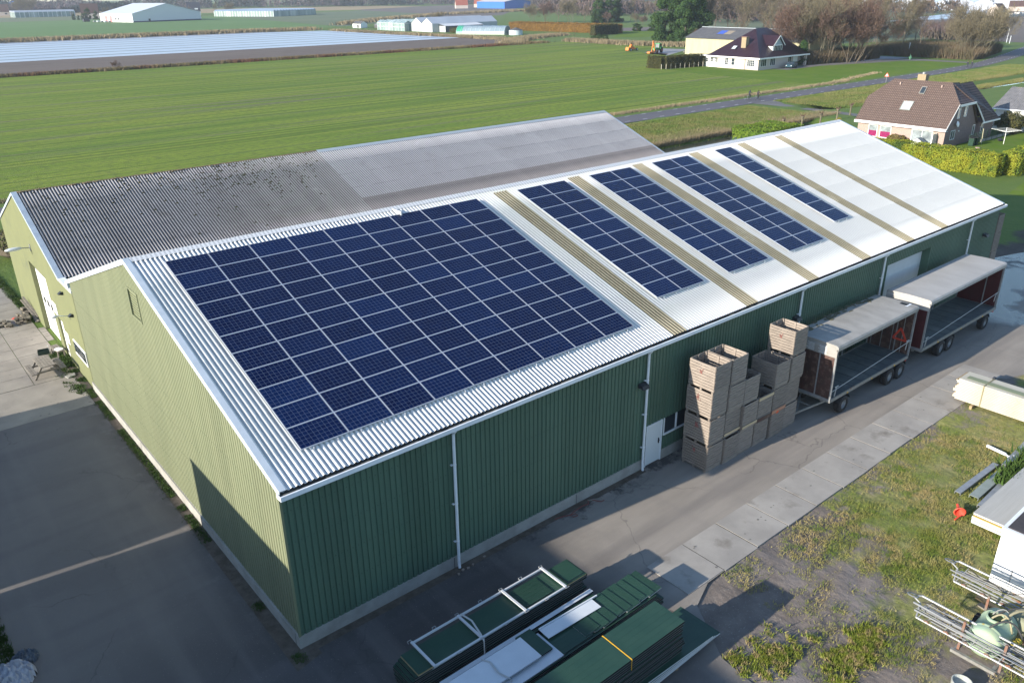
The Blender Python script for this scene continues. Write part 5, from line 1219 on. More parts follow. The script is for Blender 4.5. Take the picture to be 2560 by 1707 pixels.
# ================= brick house behind the yellow hedge (local = world - origin)
BO=(102.3,24.9); bh=empty('brick_house',(*BO,0),0,'pink brick house with large brown tiled half-hipped roof and magenta curtains','house')
hx=lambda x:x-BO[0]; hy=lambda y:y-BO[1]
D_=8.6; Wd=12.4; W0=.65
ex=-.55; ez=2.42; rx=4.2; rz=7.68; s_=(rz-ez)/(rx-ex)
def fz(x): return ez+(x-ex)*s_
m=MB(); m.box(0,D_,W0,Wd,0,2.35); m.build('wall',BRICKP,bh)
k1=2.1; y0,y1=.38,12.72; ra,rb=2.7,10.4
m=MB(); m.prism([(0,W0,2.3),(D_,W0,2.3),(D_,W0,3.2),(7.,W0,5.1),(2.0,W0,5.0)],(0,.2,0)); m.build('gable_wall',BRICKD,bh)
m=MB(); m.prism([(0,Wd,2.3),(D_,Wd,2.3),(6.5,Wd,4.9),(1.95,Wd,4.9)],(0,-.2,0)); m.build('gable_wall',BRICKD,bh)
m=MB(); m.add([(0,W0-.01,0),(9.4,W0-.01,0),(9.4,W0-.01,2.6),(7.,W0-.01,5.05),(2.,W0-.01,5.0),(0,W0-.01,2.4)],[(0,1,2,3,4,5)]); m.build('side_wall',BRICKD,bh)
slope('front_roof',[(ex,y0,ez),(ex,y1,ez),(k1,y1,fz(k1)),(rx,rb,rz),(rx,ra,rz),(k1,y0,fz(k1))],TILEB,bh)
bx_=2*rx-ex
slope('rear_roof',[(bx_,y0,ez),(bx_,y1,ez),(2*rx-k1,y1,fz(k1)),(rx,rb,rz),(rx,ra,rz),(2*rx-k1,y0,fz(k1))],TILEB,bh)
slope('half_hip',[(k1,y1,fz(k1)),(2*rx-k1,y1,fz(k1)),(rx,rb,rz)],TILEB,bh)
slope('half_hip',[(k1,y0,fz(k1)),(6.9,y0,5.3),(7.2,3.1,7.45),(rx,ra,rz)],TILED,bh)
slope('wing_roof',[(9.3,-.2,2.5),(14.3,-.2,2.5),(11.3,3.1,7.3),(7.2,3.1,7.3),(6.9,.25,5.2)],TILED,bh,uvec=(1,0,0))
slope('wing_roof',[(14.3,-.2,2.5),(14.3,6.8,2.5),(11.3,3.1,7.3)],TILED,bh)
m=MB(); m.box(9.4,13.8,0.3,6.4,0,2.45); m.build('wing_wall',BRICKD,bh)
m=MB(); m.box(ex-.08,ex,y0,y1,ez-.25,ez+.08); m.box(ex,0,y0,y1,ez-.25,ez-.2); m.build('eaves_board',WHITEP,bh)
m=MB(); m.bar((ex,y0-.02,ez-.05),(k1,y0-.02,fz(k1)-.05),.04,.12); m.build('verge_board',WHITEP,bh)
m=MB(); m.bar((k1+.2,y0-.03,5.12),(6.9,y0-.03,5.15),.1,.28); m.bar((6.9,y0-.05,5.2),(9.35,-.2,2.5),.1,.16); m.build('fascia',WHITEP,bh)
m=MB(); m.box(8.9,14.4,-.3,-.18,2.3,2.5); m.build('wing_gutter',WHITEP,bh)
window(bh,'x',0,hy(34.5),hy(35.65),.5,1.95,1,1,GLASSL,curtain=PURPLE); window(bh,'x',0,hy(32.6),hy(34.0),.5,1.95,1,1,GLASSL,curtain=PURPLE)
window(bh,'x',0,hy(27.1),hy(29.7),.1,1.95,2,1,GLASSL)
WY=W0-.01
window(bh,'y',WY,2.55,3.2,3.55,4.75,1,1,GLASSL); window(bh,'y',WY,4.5,5.15,3.6,4.8,1,1,GLASSL); window(bh,'y',WY,1.6,2.7,.95,2.0,2,1)
window(bh,'y',WY,8.1,8.6,.9,2.1,1,1); window(bh,'y',.3,9.9,10.4,.9,2.1,1,1)
m=MB(); m.lathe([(0,.08),(.2,.05),(.36,-.02),(.38,-.04),(.36,-.03),(.2,.03),(0,.06)],20,0,Matrix.Translation((2.55,W0-.35,2.85))@Matrix.Rotation(R(75),4,'X')); m.tube([(2.55,W0-.02,2.8),(2.55,W0-.3,2.85)],.03); m.build('satellite_dish',WHITEP,bh)
m=MB(); m.box(3.7,3.9,W0-.12,W0-.02,1.75,1.9); m.build('wall_light',WHITEP,bh)
def roofwin(parent,x,y,wd,h,s,fzf,glass,fr):
    a=math.atan(s); M=Matrix.Translation((x,y,fzf(x)))@Matrix.Rotation(-a,4,'Y')
    m=MB(); m.box(-h/2,h/2,-wd/2,wd/2,.02,.1,0,M); w_=m.build('roof_window',glass,parent)
    m=MB(); 
    m.box(-h/2-.08,-h/2,-wd/2-.08,wd/2+.08,.01,.13,0,M);m.box(h/2,h/2+.08,-wd/2-.08,wd/2+.08,.01,.13,0,M);m.box(-h/2,h/2,-wd/2-.08,-wd/2,.01,.13,0,M);m.box(-h/2,h/2,wd/2,wd/2+.08,.01,.13,0,M)
    m.build('window_frame',fr,w_)
roofwin(bh,hx(103.75),hy(31.7),1.25,1.3,s_,fz,mt('pale_blind_glass',(.32,.36,.36),rough=.15),GALVD)
roofwin(bh,hx(105.45),hy(30.7),.55,.95,s_,fz,GLASS,GALVD)
m=MB(); M=Matrix.Translation((9.0,.75,3.95))@Matrix.Rotation(R(55),4,'X'); m.box(-.4,.4,-.65,.65,.05,.12,0,M); m.build('roof_window',mt('sky_lit_glass',(.4,.44,.48),rough=.1),bh)
m=MB(); m.box(hx(107.5),hx(108.4),hy(31.6),hy(32.7),6.3,8.35); m.build('chimney',CHIM,bh)
m=MB(); m.lathe([(.18,8.3),(.16,8.6),(.0,8.62)],10,0,Matrix.Translation((hx(107.95),hy(32.15),0))); m.build('chimney_pot',GALV,bh)
for y in (28.5,34.):
    m=MB(); m.box(hx(105.8),hx(106.1),hy(y),hy(y)+.15,fz(hx(105.9)),fz(hx(105.9))+.3); m.build('roof_vent',BRICKP,bh)
# glass wind screen, playhut, bushes, clothes dryer, fence, bins
t=empty('wind_screen',(101.2,26.4,0),0,'pale framed glass wind screen beside the patio doors','screen')
for k in range(4):
    m=MB(); m.box(-.3+k*.5,-.26+k*.5,0,.05,0,1.9); m.build('post',WHITEP,t)
for k in range(3):
    m=MB(); m.box(-.26+k*.5,.2+k*.5,.02,.03,.1,1.85); m.build('pane',mt('screen_glass%d'%k,(.28,.33,.3),rough=.2),t)
t=empty('garden_hut',(101.2,28.2,0),0,'small low hut with blue-grey pitched roof and white sides','hut')
m=MB(); m.prism([(-.5,-.7,0),(-.5,.7,0),(-.5,.7,.75),(-.5,0,1.15),(-.5,-.7,.75)],(1,0,0)); m.build('wall',WHITEP,t)
m=MB(); m.add([(-.6,-.8,.72),(.6,-.8,.72),(.6,0,1.2),(-.6,0,1.2),(-.6,.8,.72),(.6,.8,.72)],[(0,1,2,3),(3,2,5,4)]); m.build('roof',mt('slate_blue_roof',(.12,.15,.18),rough=.7),t)
t=empty('clothes_dryer',(111.2,21.6,0),R(20),'white rotary clothes dryer on the lawn','dryer')
m=MB(); m.tube([(0,0,0),(0,0,2.0)],.035,8); m.build('pole',WHITEP,t)
for k in range(4):
    a=k*PI/2; m=MB(); m.tube([(0,0,1.55),(1.75*math.cos(a),1.75*math.sin(a),1.9)],.03,6); m.build('arm',WHITEP,t)
m=MB()
for q in (.5,.8,1.1,1.4,1.7):
    P=[(q*math.cos(k*PI/2),q*math.sin(k*PI/2),1.6+q*.17) for k in range(5)]; m.tube(P,.012,4)
m.build('line',WHITEP,t)
t=empty('garden_fence',(106.5,24.2,0),0,'dark green wire garden fence with low wall beside the brick house','fence')
m=MB(); m.box(4.2,19.,.0,.12,0,.35); m.build('base_wall',CONC,t)
for k in range(11): 
    m=MB(); m.box(.2+k*1.8,.26+k*1.8,-.03,.03,0,1.5); m.build('post',mt('fence_green',(.01,.04,.025),rough=.6) if k==0 else MATS['fence_green'],t)
m=MB(); 
for z in (.5,.75,1.0,1.25,1.48): m.bar((.2,0,z),(18.3,0,z),.015,.02)
for k in range(90): m.bar((.2+k*.2,0,.35),(.2+k*.2,0,1.5),.012,.012)
m.build('wire_panel',MATS['fence_green'],t)
for i,(x,y) in enumerate(((106.9,23.9),(107.8,23.8))):
    t=empty('wheelie_bin',(x,y,0),0,'dark green wheeled bin %s the garden gate'%('left of' if i==0 else 'behind'),'bin')
    m=MB(); m.prism([(-.25,-.28,0.05),(.25,-.28,.05),(.3,-.34,1.0),(-.3,-.34,1.0)],(0,.6,0)); m.build('body',MATS['fence_green'],t)
    m=MB(); m.box(-.32,.32,-.36,.36,1.0,1.07); m.build('lid',BLK,t)
m=MB(); m.bar((109.3,23.6,0),(109.8,23.9,1.9),.07,.05); tag(m.build('prop_post',mt('yellowed_post',(.4,.38,.25),rough=.8)),'leaning pale post beside the garden gate','post')
m=MB(); m.blob((105.8,22.6,.06),(.35,.3,.08),8,amp=.3); tag(m.build('stone_heap',BRICKP),'small heap of pinkish stones on the lawn','stones')
m=MB(); m.blob((113.2,22.8,.2),(.4,.3,.2),8,amp=.3); tag(m.build('garden_pot',DARKMETAL),'dark garden pot on the lawn by the dryer','pot')
# white shed at the right
t=empty('white_shed',(123.5,12.,0),0,'white garden shed with grey corrugated roof at the right edge','shed')
m=MB(); m.prism([(0,0,0),(10.6,0,0),(10.6,0,3.05),(5.3,0,5.3),(0,0,3.05)],(0,15.9,0)); m.build('wall',mt('white_render',(.62,.62,.58),(.5,.5,.48),scale=.6,rough=.8),t)
def corr_y(name,ya,yb,pa,pb,par,mat):
    n=int((yb-ya)/.3*6); V=[];m_=n+1; ys_=np.linspace(ya,yb,m_); h=.035*np.cos(ys_/.3*2*PI)
    for (x,z) in (pa,pb): V.append(np.stack([np.full(m_,x),ys_,z+h],1))
    i=np.arange(n); o=npmesh(name,np.concatenate(V),np.stack([i,i+1,m_+i+1,m_+i],1),mat,par); return o
corr_y('roof_sheet',-.3,16.3,(-.4,2.95),(5.3,5.45),t,SHEDR); corr_y('roof_sheet',-.3,16.3,(11.,2.95),(5.3,5.45),t,SHEDR)
m=MB(); m.box(-.5,-.38,-.3,16.3,2.8,2.95); m.box(-.08,0,9.2,9.28,0,2.9); m.build('gutter',WHITE,t)
# ================= leafy shapes
def leafy(name,fn,n,size,mat,lab,cat,seed,core=None,stemm=None,group=None,parent=None,up=.4):
    """fn(rs,n)->points (n,3),normals (n,3); leaf quads around"""
    rs=np.random.RandomState(seed); P,Nn=fn(rs,n); 
    A=rs.normal(size=(n,3)); A/=np.linalg.norm(A,axis=1)[:,None]; Nn=Nn+A*.9; Nn/=np.linalg.norm(Nn,axis=1)[:,None]
    U=np.cross(Nn,rs.normal(size=(n,3))); U/=np.linalg.norm(U,axis=1)[:,None]; W=np.cross(Nn,U)
    s=(size*(.5+rs.rand(n)))[:,None]; P=P+rs.normal(0,size*.6,(n,3))
    V=np.stack([P-U*s,P+W*s*.55,P+U*s,P-W*s*.55],1).reshape(-1,3); F=np.arange(4*n).reshape(-1,4)
    o=npmesh(name,V,F,mat,parent); 
    if lab: tag(o,lab,cat,group)
    return o
def boxfn(x0,x1,y0,y1,z0,z1,rnd=.15,pts=None):
    def f(rs,n):
        a=[(y1-y0)*(z1-z0)]*2+[(x1-x0)*(z1-z0)]*2+[(x1-x0)*(y1-y0)]; k=rs.choice(5,n,p=np.array(a)/sum(a)); u=rs.rand(n,3)
        P=np.stack([x0+(x1-x0)*u[:,0],y0+(y1-y0)*u[:,1],z0+(z1-z0)*u[:,2]],1); N_=np.zeros((n,3))
        P[k==0,0]=x0;N_[k==0,0]=-1;P[k==1,0]=x1;N_[k==1,0]=1;P[k==2,1]=y0;N_[k==2,1]=-1;P[k==3,1]=y1;N_[k==3,1]=1;P[k==4,2]=z1;N_[k==4,2]=1
        b=vn(P[:,0],P[:,1]+P[:,2],.8,3)[:,None]*rnd; P=P+N_*b; return P,N_
    return f
def mat_tint(m):
    for n in m.node_tree.nodes:
        if n.type=='MIX': return tuple(n.inputs[6].default_value)[:3]
    return (.05,.06,.02)
def hedge(name,x0,x1,y0,y1,h,mat,lab,seed,dens=60,size=.09,rz=0,org=None,rnd=.15,dark=None,group=None):
    org=org or ((x0+x1)/2,(y0+y1)/2); t=empty(name,(*org,0),rz,lab,'hedge',group); X0,X1,Y0,Y1=x0-org[0],x1-org[0],y0-org[1],y1-org[1]
    A=2*(X1-X0+Y1-Y0)*h+(X1-X0)*(Y1-Y0)
    leafy('foliage',boxfn(X0,X1,Y0,Y1,.05,h,rnd),int(A*dens),size,mat,None,None,seed,parent=t)
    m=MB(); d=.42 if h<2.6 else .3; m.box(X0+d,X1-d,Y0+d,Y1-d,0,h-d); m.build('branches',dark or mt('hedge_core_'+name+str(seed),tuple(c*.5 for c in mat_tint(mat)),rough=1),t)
    return t
hedge('yellow_hedge',89.0,91.2,14.0,29.5,2.3,HEDGEY,'long yellow-green conifer hedge in front of the brick house',1,260,.075,rnd=.14)
hedge('yellow_hedge',91.3,118,12.6,14.6,2.4,HEDGEY,'yellow-green conifer hedge running off to the right edge',2,180,.08,rnd=.14)
m=MB(); 
hedge('clipped_hedge',86.8,95.5,41.5,46.8,2.0,HEDGEG,'thick bright green clipped hedge beside the ditch',3,120,.08,rnd=.12)
hedge('dark_hedge',163.2,164.6,124.6,129.5,3.0,HEDGED,'tall dark brownish hedge end facing the field left of the white house',4,45,.14)
hedge('dark_hedge',164.6,177.5,122.6,124.4,3.0,HEDGED,'tall dark hedge along the lawn left of the white house',5,45,.14,rz=R(-9))
hedge('beech_hedge',282,289,258,326,3.9,BEECH,'long orange-brown beech hedge beyond the field',6,14,.22,rz=R(6))
hedge('beech_hedge',268,286,254,257,4.3,HEDGED,'dark end of the long beech hedge',7,14,.22,rz=R(8))
hedge('low_hedge',244,248,318,330,2.2,HEDGED,'low dark hedge by the round tank',8,14,.2)
def bush(name,x,y,r,h,mat,lab,seed,n=1600,size=.08,cat='bush',group=None):
    t=empty(name,(x,y,0),0,lab,cat,group)
    def f(rs,n):
        A=rs.normal(size=(n,3)); A/=np.linalg.norm(A,axis=1)[:,None]; A[:,2]=np.abs(A[:,2])*1.0; q=(.8+.2*rs.rand(n))[:,None]*(1+.12*vn(A[:,0]*4,A[:,1]*4+A[:,2]*3,.6,seed))[:,None]
        return A*q*np.array([r,r,h*.62])+np.array([0,0,h*.36]),A
    leafy('foliage',f,n,size,mat,None,None,seed,parent=t)
    m=MB(); m.blob((0,0,h*.4),(r*.75,r*.75,h*.5),seed,amp=.1); m.tube([(0,0,0),(0,0,h*.4)],.06); m.build('branches',BARK,t); return t
bush('round_bush',101.4,31.2,1.35,1.25,OLIVE,'rounded brownish bush under the magenta-curtained window side of the brick house',11)
bush('golden_conifer',99.2,38.6,1.1,2.7,GOLD,'golden cone-shaped shrub at the left corner of the brick house',12,n=1800)
bush('round_bush',101.3,37.6,.9,1.2,OLIVE,'small dark rounded bush beside the golden shrub',13)
bush('dome_bush',120.6,24.6,2.1,2.9,HEDGED,'big dark domed bush in front of the white shed',14,n=4200,size=.1)
bush('small_bush',93.4,50.2-4,.5,.6,OLIVE,'small shrub at the tip of the clipped hedge',15,n=300)
# pollard willows on the ditch bank
def pollard(x,y,h,seed,lab):
    rr=random.Random(seed); t=empty('pollard_willow',(x,y,0),0,lab,'tree','pollard willows by the ditch')
    m=MB(); m.tube([(0,0,-.3),(.03,.02,h*.5),(0,0,h)],[.16,.13,.15],8); m.blob((0,0,h),(.24,.24,.2),seed,amp=.3); m.build('trunk',BARKP,t)
    m=MB()
    for k in range(16): a=rr.uniform(0,2*PI); l=rr.uniform(.2,.55); m.tube([(.12*math.cos(a),.12*math.sin(a),h),(l*.6*math.cos(a),l*.6*math.sin(a),h+l*.6),(l*.8*math.cos(a),l*.8*math.sin(a),h+l)],[.05,.035,.02],4)
    m.build('crown',TWIGR,t)
for i,(x,y,h) in enumerate(((101.2,50.4,.8),(101.8,48.6,1.3),(105.2,47.6,1.45),(110,47.4,1.4),(115.7,47.9,1.5),(121.3,48.8,1.5))):
    pollard(x,y,h,i,'pollard willow, %s from the left along the ditch'%(['shortest and first','second','third','fourth','fifth','sixth'][i]))
# ================= white house
WO=(176.9,104.6); wh=empty('white_house',(*WO,0),0,'pale brick house with steep dark purple tiled roof, dormer and tall chimney','house')
X,Y=21.8,12.6
m=MB(); m.box(0,13.2,0,Y,0,2.85); m.box(13.2,X,1.6,Y,0,2.85); m.build('wall',BRICKW,wh)
e=.6; ez_=2.85; A_=(9.4,8.2,9.4); B_=(15.,8.6,9.4)
c4=[(-e,-e,ez_),(X+.4,-e,ez_),(X+.4,Y+3.2,ez_),(-e,Y+3.2,ez_)]
slope('roof_slope',[c4[0],c4[3],A_],TILEP,wh); slope('roof_slope',[c4[0],c4[1],B_,A_],TILEP,wh); slope('roof_slope',[c4[1],c4[2],B_],TILEP,wh); slope('roof_slope',[c4[2],c4[3],A_,B_],TILEP,wh)
m=MB(); m.box(-e-.05,-e+.03,-e,Y+3.2,2.6,2.95); m.box(-e+.03,X+.45,-e-.05,-e+.03,2.6,2.95); m.box(-e+.03,X,-e+.03,0,2.62,2.66); m.build('eaves_board',WHITEP,wh)
m=MB(); m.box(0.9,9.,Y,Y+5.4,0,2.7); 
m.build('annex_wall',WHITEP,wh)
m=MB(); m.box(-.0,9.3,Y,Y+5.9,2.7,2.95); m.box(.3,9,Y+.3,Y+5.6,2.95,2.97,1); m.build('annex_roof',[WHITEP,DKROOF],wh)
fx=.0
for a in (2.6-.0,): pass
for y0_,y1_ in ((13.1,13.9),(14.65,15.45),(16.1,16.9)): window(wh,'x',.9,y0_,y1_,1.25,2.2,2,2,fr=WHITEP,fw=.05)
window(wh,'x',0,9.2,10.1,.9,2.45,2,3); window(wh,'x',0,7.2,8.1,.9,2.45,1,2); window(wh,'x',0,1.2,3.3,.9,2.3,4,3)
window(wh,'y',0,1.0,3.3,.85,2.5,3,1,fr=WHITEP); window(wh,'y',0,5.0,7.2,.85,2.5,3,1)
window(wh,'y',1.6,14.,17.,.3,2.5,4,1)
m=MB(); m.box(17.9,20.,1.54,1.6,.05,2.4); m.build('white_door',WHITEP,wh)
m=MB(); m.box(21.3,21.8,-.1,.6,0,2.6); m.box(13.0,13.15,-.06,.0,0,2.6); m.build('pillar',BRICKW,wh)
m=MB(); m.tube([(-.06,4.,0),(-.06,4.,2.6)],.05); m.build('downpipe',REDR,wh)
m=MB(); m.box(2.6,3.8,6.1,7.5,3.0,7.5); m.build('chimney',CHIM,wh); m=MB(); m.box(2.5,3.9,6.0,7.6,7.5,7.65); m.build('chimney_cap',RUST,wh)
m=MB(); M=Matrix.Translation((2.0,9.0,4.9))@Matrix.Rotation(-math.atan(6.55/10),4,'Y'); m.box(-.6,.6,-.55,.55,.1,.2,0,M); m.build('roof_window',mt('bright_roof_glass',(.4,.43,.46),rough=.1),wh)
# dormer faces -y
dr=MB(); dx0,dx1,dy=7.6,11.9,1.35; dz0,dz1=3.9,5.6
dr.box(dx0,dx1,dy,dy+3,dz0,dz1); do=dr.build('dormer_wall',WHITEP,wh)
m=MB(); mx=(dx0+dx1)/2; m.prism([(dx0,dy-.02,dz1),(dx1,dy-.02,dz1),(mx,dy-.02,7.7)],(0,.05,0)); m.build('dormer_gable',mt('pale_blue_boarding',(.38,.43,.47),rough=.7),do)
slope('dormer_roof',[(dx0-.4,dy-.5,dz1-.15),(mx,dy-.5,7.85),(mx,7.,7.85),(dx0-.4,4.4,dz1-.15)],TILEP,do); slope('dormer_roof',[(dx1+.4,dy-.5,dz1-.15),(mx,dy-.5,7.85),(mx,7.,7.85),(dx1+.4,4.4,dz1-.15)],TILEP,do)
m=MB(); m.bar((dx0-.4,dy-.52,dz1-.2),(mx,dy-.52,7.8),.06,.22);m.bar((dx1+.4,dy-.52,dz1-.2),(mx,dy-.52,7.8),.06,.22); m.build('dormer_bargeboard',WHITEP,do)
window(do,'y',dy,dx0+.6,dx1-.3,dz0+.25,dz1-.2,5,1)
# car
t=empty('parked_car',(188.4,102.4,0),R(14),'dark teal estate car parked in front of the white house','car')
m=MB(); prof=[(-2.15,.35),(-2.2,.7),(-2.0,.95),(-1.2,1.05),(-.45,1.5),(1.6,1.52),(2.1,1.05),(2.2,.6),(2.15,.35)]
m.prism([(x,-.85,z) for x,z in prof],(0,1.7,0)); m.build('body',CARB,t)
m=MB(); 
for s in (-.858,.85): m.prism([(x,s,z) for x,z in ((-1.0,1.06),(-.4,1.43),(1.5,1.45),(1.9,1.08))],(0,.008,0))
m.build('side_window',GLASS,t)
m=MB(); m.add([(-1.22,-.75,1.07),(-1.22,.75,1.07),(-.5,.7,1.5),(-.5,-.7,1.5)],[(0,1,2,3)]); m.build('windscreen',GLASS,t)
for x in (-1.4,1.35):
    for y in (-.83,.83):
        m=MB(); M=Matrix.Translation((x,y,.33))@Matrix.Rotation(PI/2,4,'X'); m.lathe([(0,-.1),(.2,-.11),(.33,-.08),(.33,.08),(.2,.11),(0,.1)],14,0,M); m.build('wheel',TYRE,t)
for y in (-.62,.62):
    m=MB(); m.blob((-2.12,y,.72),(.1,.18,.09),1,amp=0); m.build('headlight',WHITEP,t)
# barn behind the white house
t=empty('yellow_barn',(208.6,110,0),0,'long pale yellow barn with dark grey roof behind the white house','barn')
m=MB(); m.prism([(0,0,0),(17,0,0),(17,0,4.9),(8.5,0,7.6),(0,0,4.9)],(0,43.5,0)); m.build('wall',YELW,t)
m=MB(); m.add([(-.4,-.3,4.85),(-.4,43.9,4.85),(8.5,43.9,7.72),(8.5,-.3,7.72),(17.4,-.3,4.85),(17.4,43.9,4.85)],[(3,2,1,0),(3,4,5,2)]); m.build('roof',DKROOF,t)
m=MB(); m.box(8.2,8.8,-.3,43.9,7.72,7.85); m.build('ridge_cap',RIDGEM,t)
s9=(7.72-4.85)/8.9
m=MB(); 
m.add([(3.4,32,4.85+3.8*s9+.04),(3.4,34.5,4.85+3.8*s9+.04),(6.2,34.5,4.85+6.6*s9+.04),(6.2,32,4.85+6.6*s9+.04)],[(0,1,2,3)][::-1]); m.build('blue_sheet',mt('blue_roof_patch',(.05,.1,.4),rough=.6),t)
m=MB(); m.add([(3.4,29.4,4.85+3.8*s9+.04),(3.4,31.9,4.85+3.8*s9+.04),(6.2,31.9,4.85+6.6*s9+.04),(6.2,29.4,4.85+6.6*s9+.04)],[(0,1,2,3)]); m.build('rooflight',mt('tan_rooflight',(.24,.2,.15),rough=.7),t)
# fence posts along the dark hedge
p0=None
for k in range(10):
    x=162.6+k*1.55; y=123.9-k*.27
    if p0 is None: m=MB(); m.box(-.06,.06,-.06,.06,0,1.25); p0=m.build('fence_post',mt('pale_post_wood',(.42,.38,.3),rough=.9)); o=p0; kids(p0); tag(o,'pale wooden post along the dark hedge by the field','post','posts along the dark hedge')
    else: o=copy_tree(p0)
    o.location=(x,y,0); o['label']='pale wooden post along the dark hedge, %s from the left'%(['first','second','third','fourth','fifth','sixth','seventh','eighth','ninth','tenth'][k])
# ================= tractor with flail arm, and orange implement
t=empty('tractor',(206.6,163.2,0),R(196),'green tractor with an orange folded mowing arm','tractor')
m=MB(); m.box(.2,2.5,-.45,.45,.9,1.65); m.box(-1.5,.3,-.55,.55,.8,1.4); m.build('body',TRG,t)
m=MB(); m.prism([(-1.5,-.7,1.4),(.35,-.7,1.4),(.1,-.65,2.75),(-1.2,-.65,2.75)],(0,1.35,0)); cb_=m.build('cab',GLASS,t)
m=MB(); m.box(-1.35,.25,-.78,.78,2.75,2.92); 
for x in (-1.45,.3):
    for y in (-.72,.66): m.box(x,x+.08,y,y+.08,1.4,2.75)
m.build('cab_roof',TRG,cb_)
for x,y,r,wd in ((-1.0,-.95,.88,.5),(-1.0,.95,.88,.5),(1.9,-.85,.6,.4),(1.9,.85,.6,.4)):
    m=MB(); M=Matrix.Translation((x,y,r))@Matrix.Rotation(PI/2,4,'X'); m.lathe([(r*.5,-wd/2),(r,-wd/2.4),(r,wd/2.4),(r*.5,wd/2)],20,0,M); wv=m.build('wheel',TYRE,t)
    m=MB(); m.lathe([(0,-wd/2.5),(r*.5,-wd/2.2),(r*.5,wd/2.2),(0,wd/2.5)],14,0,M); m.build('rim',mt('rim_red',(.3,.08,.05),rough=.6) if 'rim_red' not in MATS else MATS['rim_red'],wv)
for y in (-.95,.95):
    m=MB(); m.tube([(-1.75,y,1.3),(-1.5,y,1.75),(-.9,y,1.9),(-.35,y,1.7),(-.1,y,1.3)],.16,6); m.build('mudguard',TRG,t)
m=MB(); m.bar((2.6,.3,.8),(4.2,.3,3.9),.2,.25); m.bar((4.2,.3,3.9),(5.4,.5,.6),.18,.22); m.box(3.6,7.4,-.2,.8,.3,.75); m.bar((2.6,.2,.6),(4.2,.2,.6),.3,.3); m.build('mowing_arm',ORANGE,t)
t=empty('orange_implement',(207.5,175.6,0),R(12),'orange towed field implement with white wheels beside the tractor','implement')
m=MB(); m.box(-2.2,2.4,-.5,.5,.5,.8); m.prism([(-2.6,-.6,.3),(-1.4,-.6,.3),(-1.2,-.6,1.2),(-2.2,-.6,1.3)],(0,1.2,0)); m.prism([(-.8,-.3,.8),(1.0,-.3,.8),(.5,-.3,1.9),(.0,-.3,2.1),(-.4,-.3,1.6)],(0,.6,0)); m.bar((1,0,1.4),(3.2,0,.6),.2,.2); m.build('frame',ORANGE,t)
for x,y in ((-1.3,-.8),(2.9,-.7),(2.9,.7),(-1.3,.8)):
    m=MB(); M=Matrix.Translation((x,y,.45))@Matrix.Rotation(PI/2,4,'X'); m.lathe([(.28,-.14),(.45,-.12),(.45,.12),(.28,.14)],14,0,M); wv=m.build('wheel',TYRE,t)
    m=MB(); m.lathe([(0,-.1),(.28,-.13),(.28,.13),(0,.1)],12,0,M); m.build('rim',PANW,wv)
m=MB()
for k in range(7): m.bar((-.9+k*.5,-.55,.55),(-.9+k*.5,-.6,.1),.08,.12)
m.build('tines',DARKMETAL,t)
m=MB(); m.blob((212.5,156.5,.25),(1.0,.5,.35),3,amp=.3); tag(m.build('rubble_heap',CONC),'small pale rubble heap on the paving by the yellow barn','rubble')
# ================= glasshouses and sheds beyond the soil field
GHG=mt('greenhouse_glass',(.24,.32,.31),(.15,.21,.20),scale=.15,stretch=(1,1,.2),rough=.2,spec=.6,c3=(.34,.40,.39),s3=.1)
GHW=mt('whitewashed_glass',(.44,.46,.46),(.38,.40,.40),scale=.3,stretch=(1,2,.1),rough=.5)
GHR=mt('whitewashed_roof',(.42,.45,.49),(.36,.39,.43),scale=.15,rough=.35)
def gabled(name,loc,rz,L_,W_,he,hr,wallm,roofm,lab,cat='building',group=None,along='y',over=.2,nspan=1,door=None,ribs=0,ribm=None):
    """ridge along local y; nspan spans side by side in x"""
    t=empty(name,(loc[0],loc[1],0),rz,lab,cat,group); w1=W_/nspan
    for s in range(nspan):
        x=s*w1
        m=MB(); m.prism([(x,0,0),(x+w1,0,0),(x+w1,0,he),(x+w1/2,0,hr-.05),(x,0,he)],(0,L_,0)); m.build('wall',wallm,t)
        m=MB(); m.add([(x-over*(s==0),-over,he),(x-over*(s==0),L_+over,he),(x+w1/2,L_+over,hr),(x+w1/2,-over,hr),(x+w1+over*(s==nspan-1),-over,he),(x+w1+over*(s==nspan-1),L_+over,he)],[(3,2,1,0),(3,4,5,2)]); m.build('roof',roofm,t)
    if ribs:
        m=MB()
        for k in range(ribs+1):
            y=k*L_/ribs; m.box(-.06,0,y-.07,y+.07,0,he); 
            for s in range(nspan): m.bar((s*w1,y,he+.05),(s*w1+w1/2,y,hr+.05),.12,.06); m.bar((s*w1+w1,y,he+.05),(s*w1+w1/2,y,hr+.05),.12,.06)
        for k in range(int(W_/2.2)+1): m.box(k*2.2-.06,k*2.2+.06,-.08,0,0,he)
        m.box(-.08,0,0,L_,he-.12,he+.05); m.box(0,W_,-.08,0,he-.12,he+.03); m.box(-.08,0,0,L_,he*.5-.05,he*.5+.05)
        m.build('glazing_bars',ribm or WHITE,t)
    if door:
        for dd_ in door:
            m=MB(); ax,a,b_,z0,z1,mm=dd_
            if ax=='x': m.box(-.1,0,a,b_,z0,z1)
            else: m.box(a,b_,-.1,0,z0,z1)
            m.build('door' if z0<.3 else 'window',mm,t)
    return t
PINKD=mt('pink_door',(.5,.2,.2),rough=.6)
def frame2(p,q):  # yaw so that local +y points from p to q
    return math.atan2(-(q[0]-p[0]),(q[1]-p[1]))
gabled('glasshouse',(237.5,361),0,27,18,3.9,5.1,GHG,GHG,'clear glasshouse left of the white greenhouse block','glasshouse',nspan=4,ribs=9)
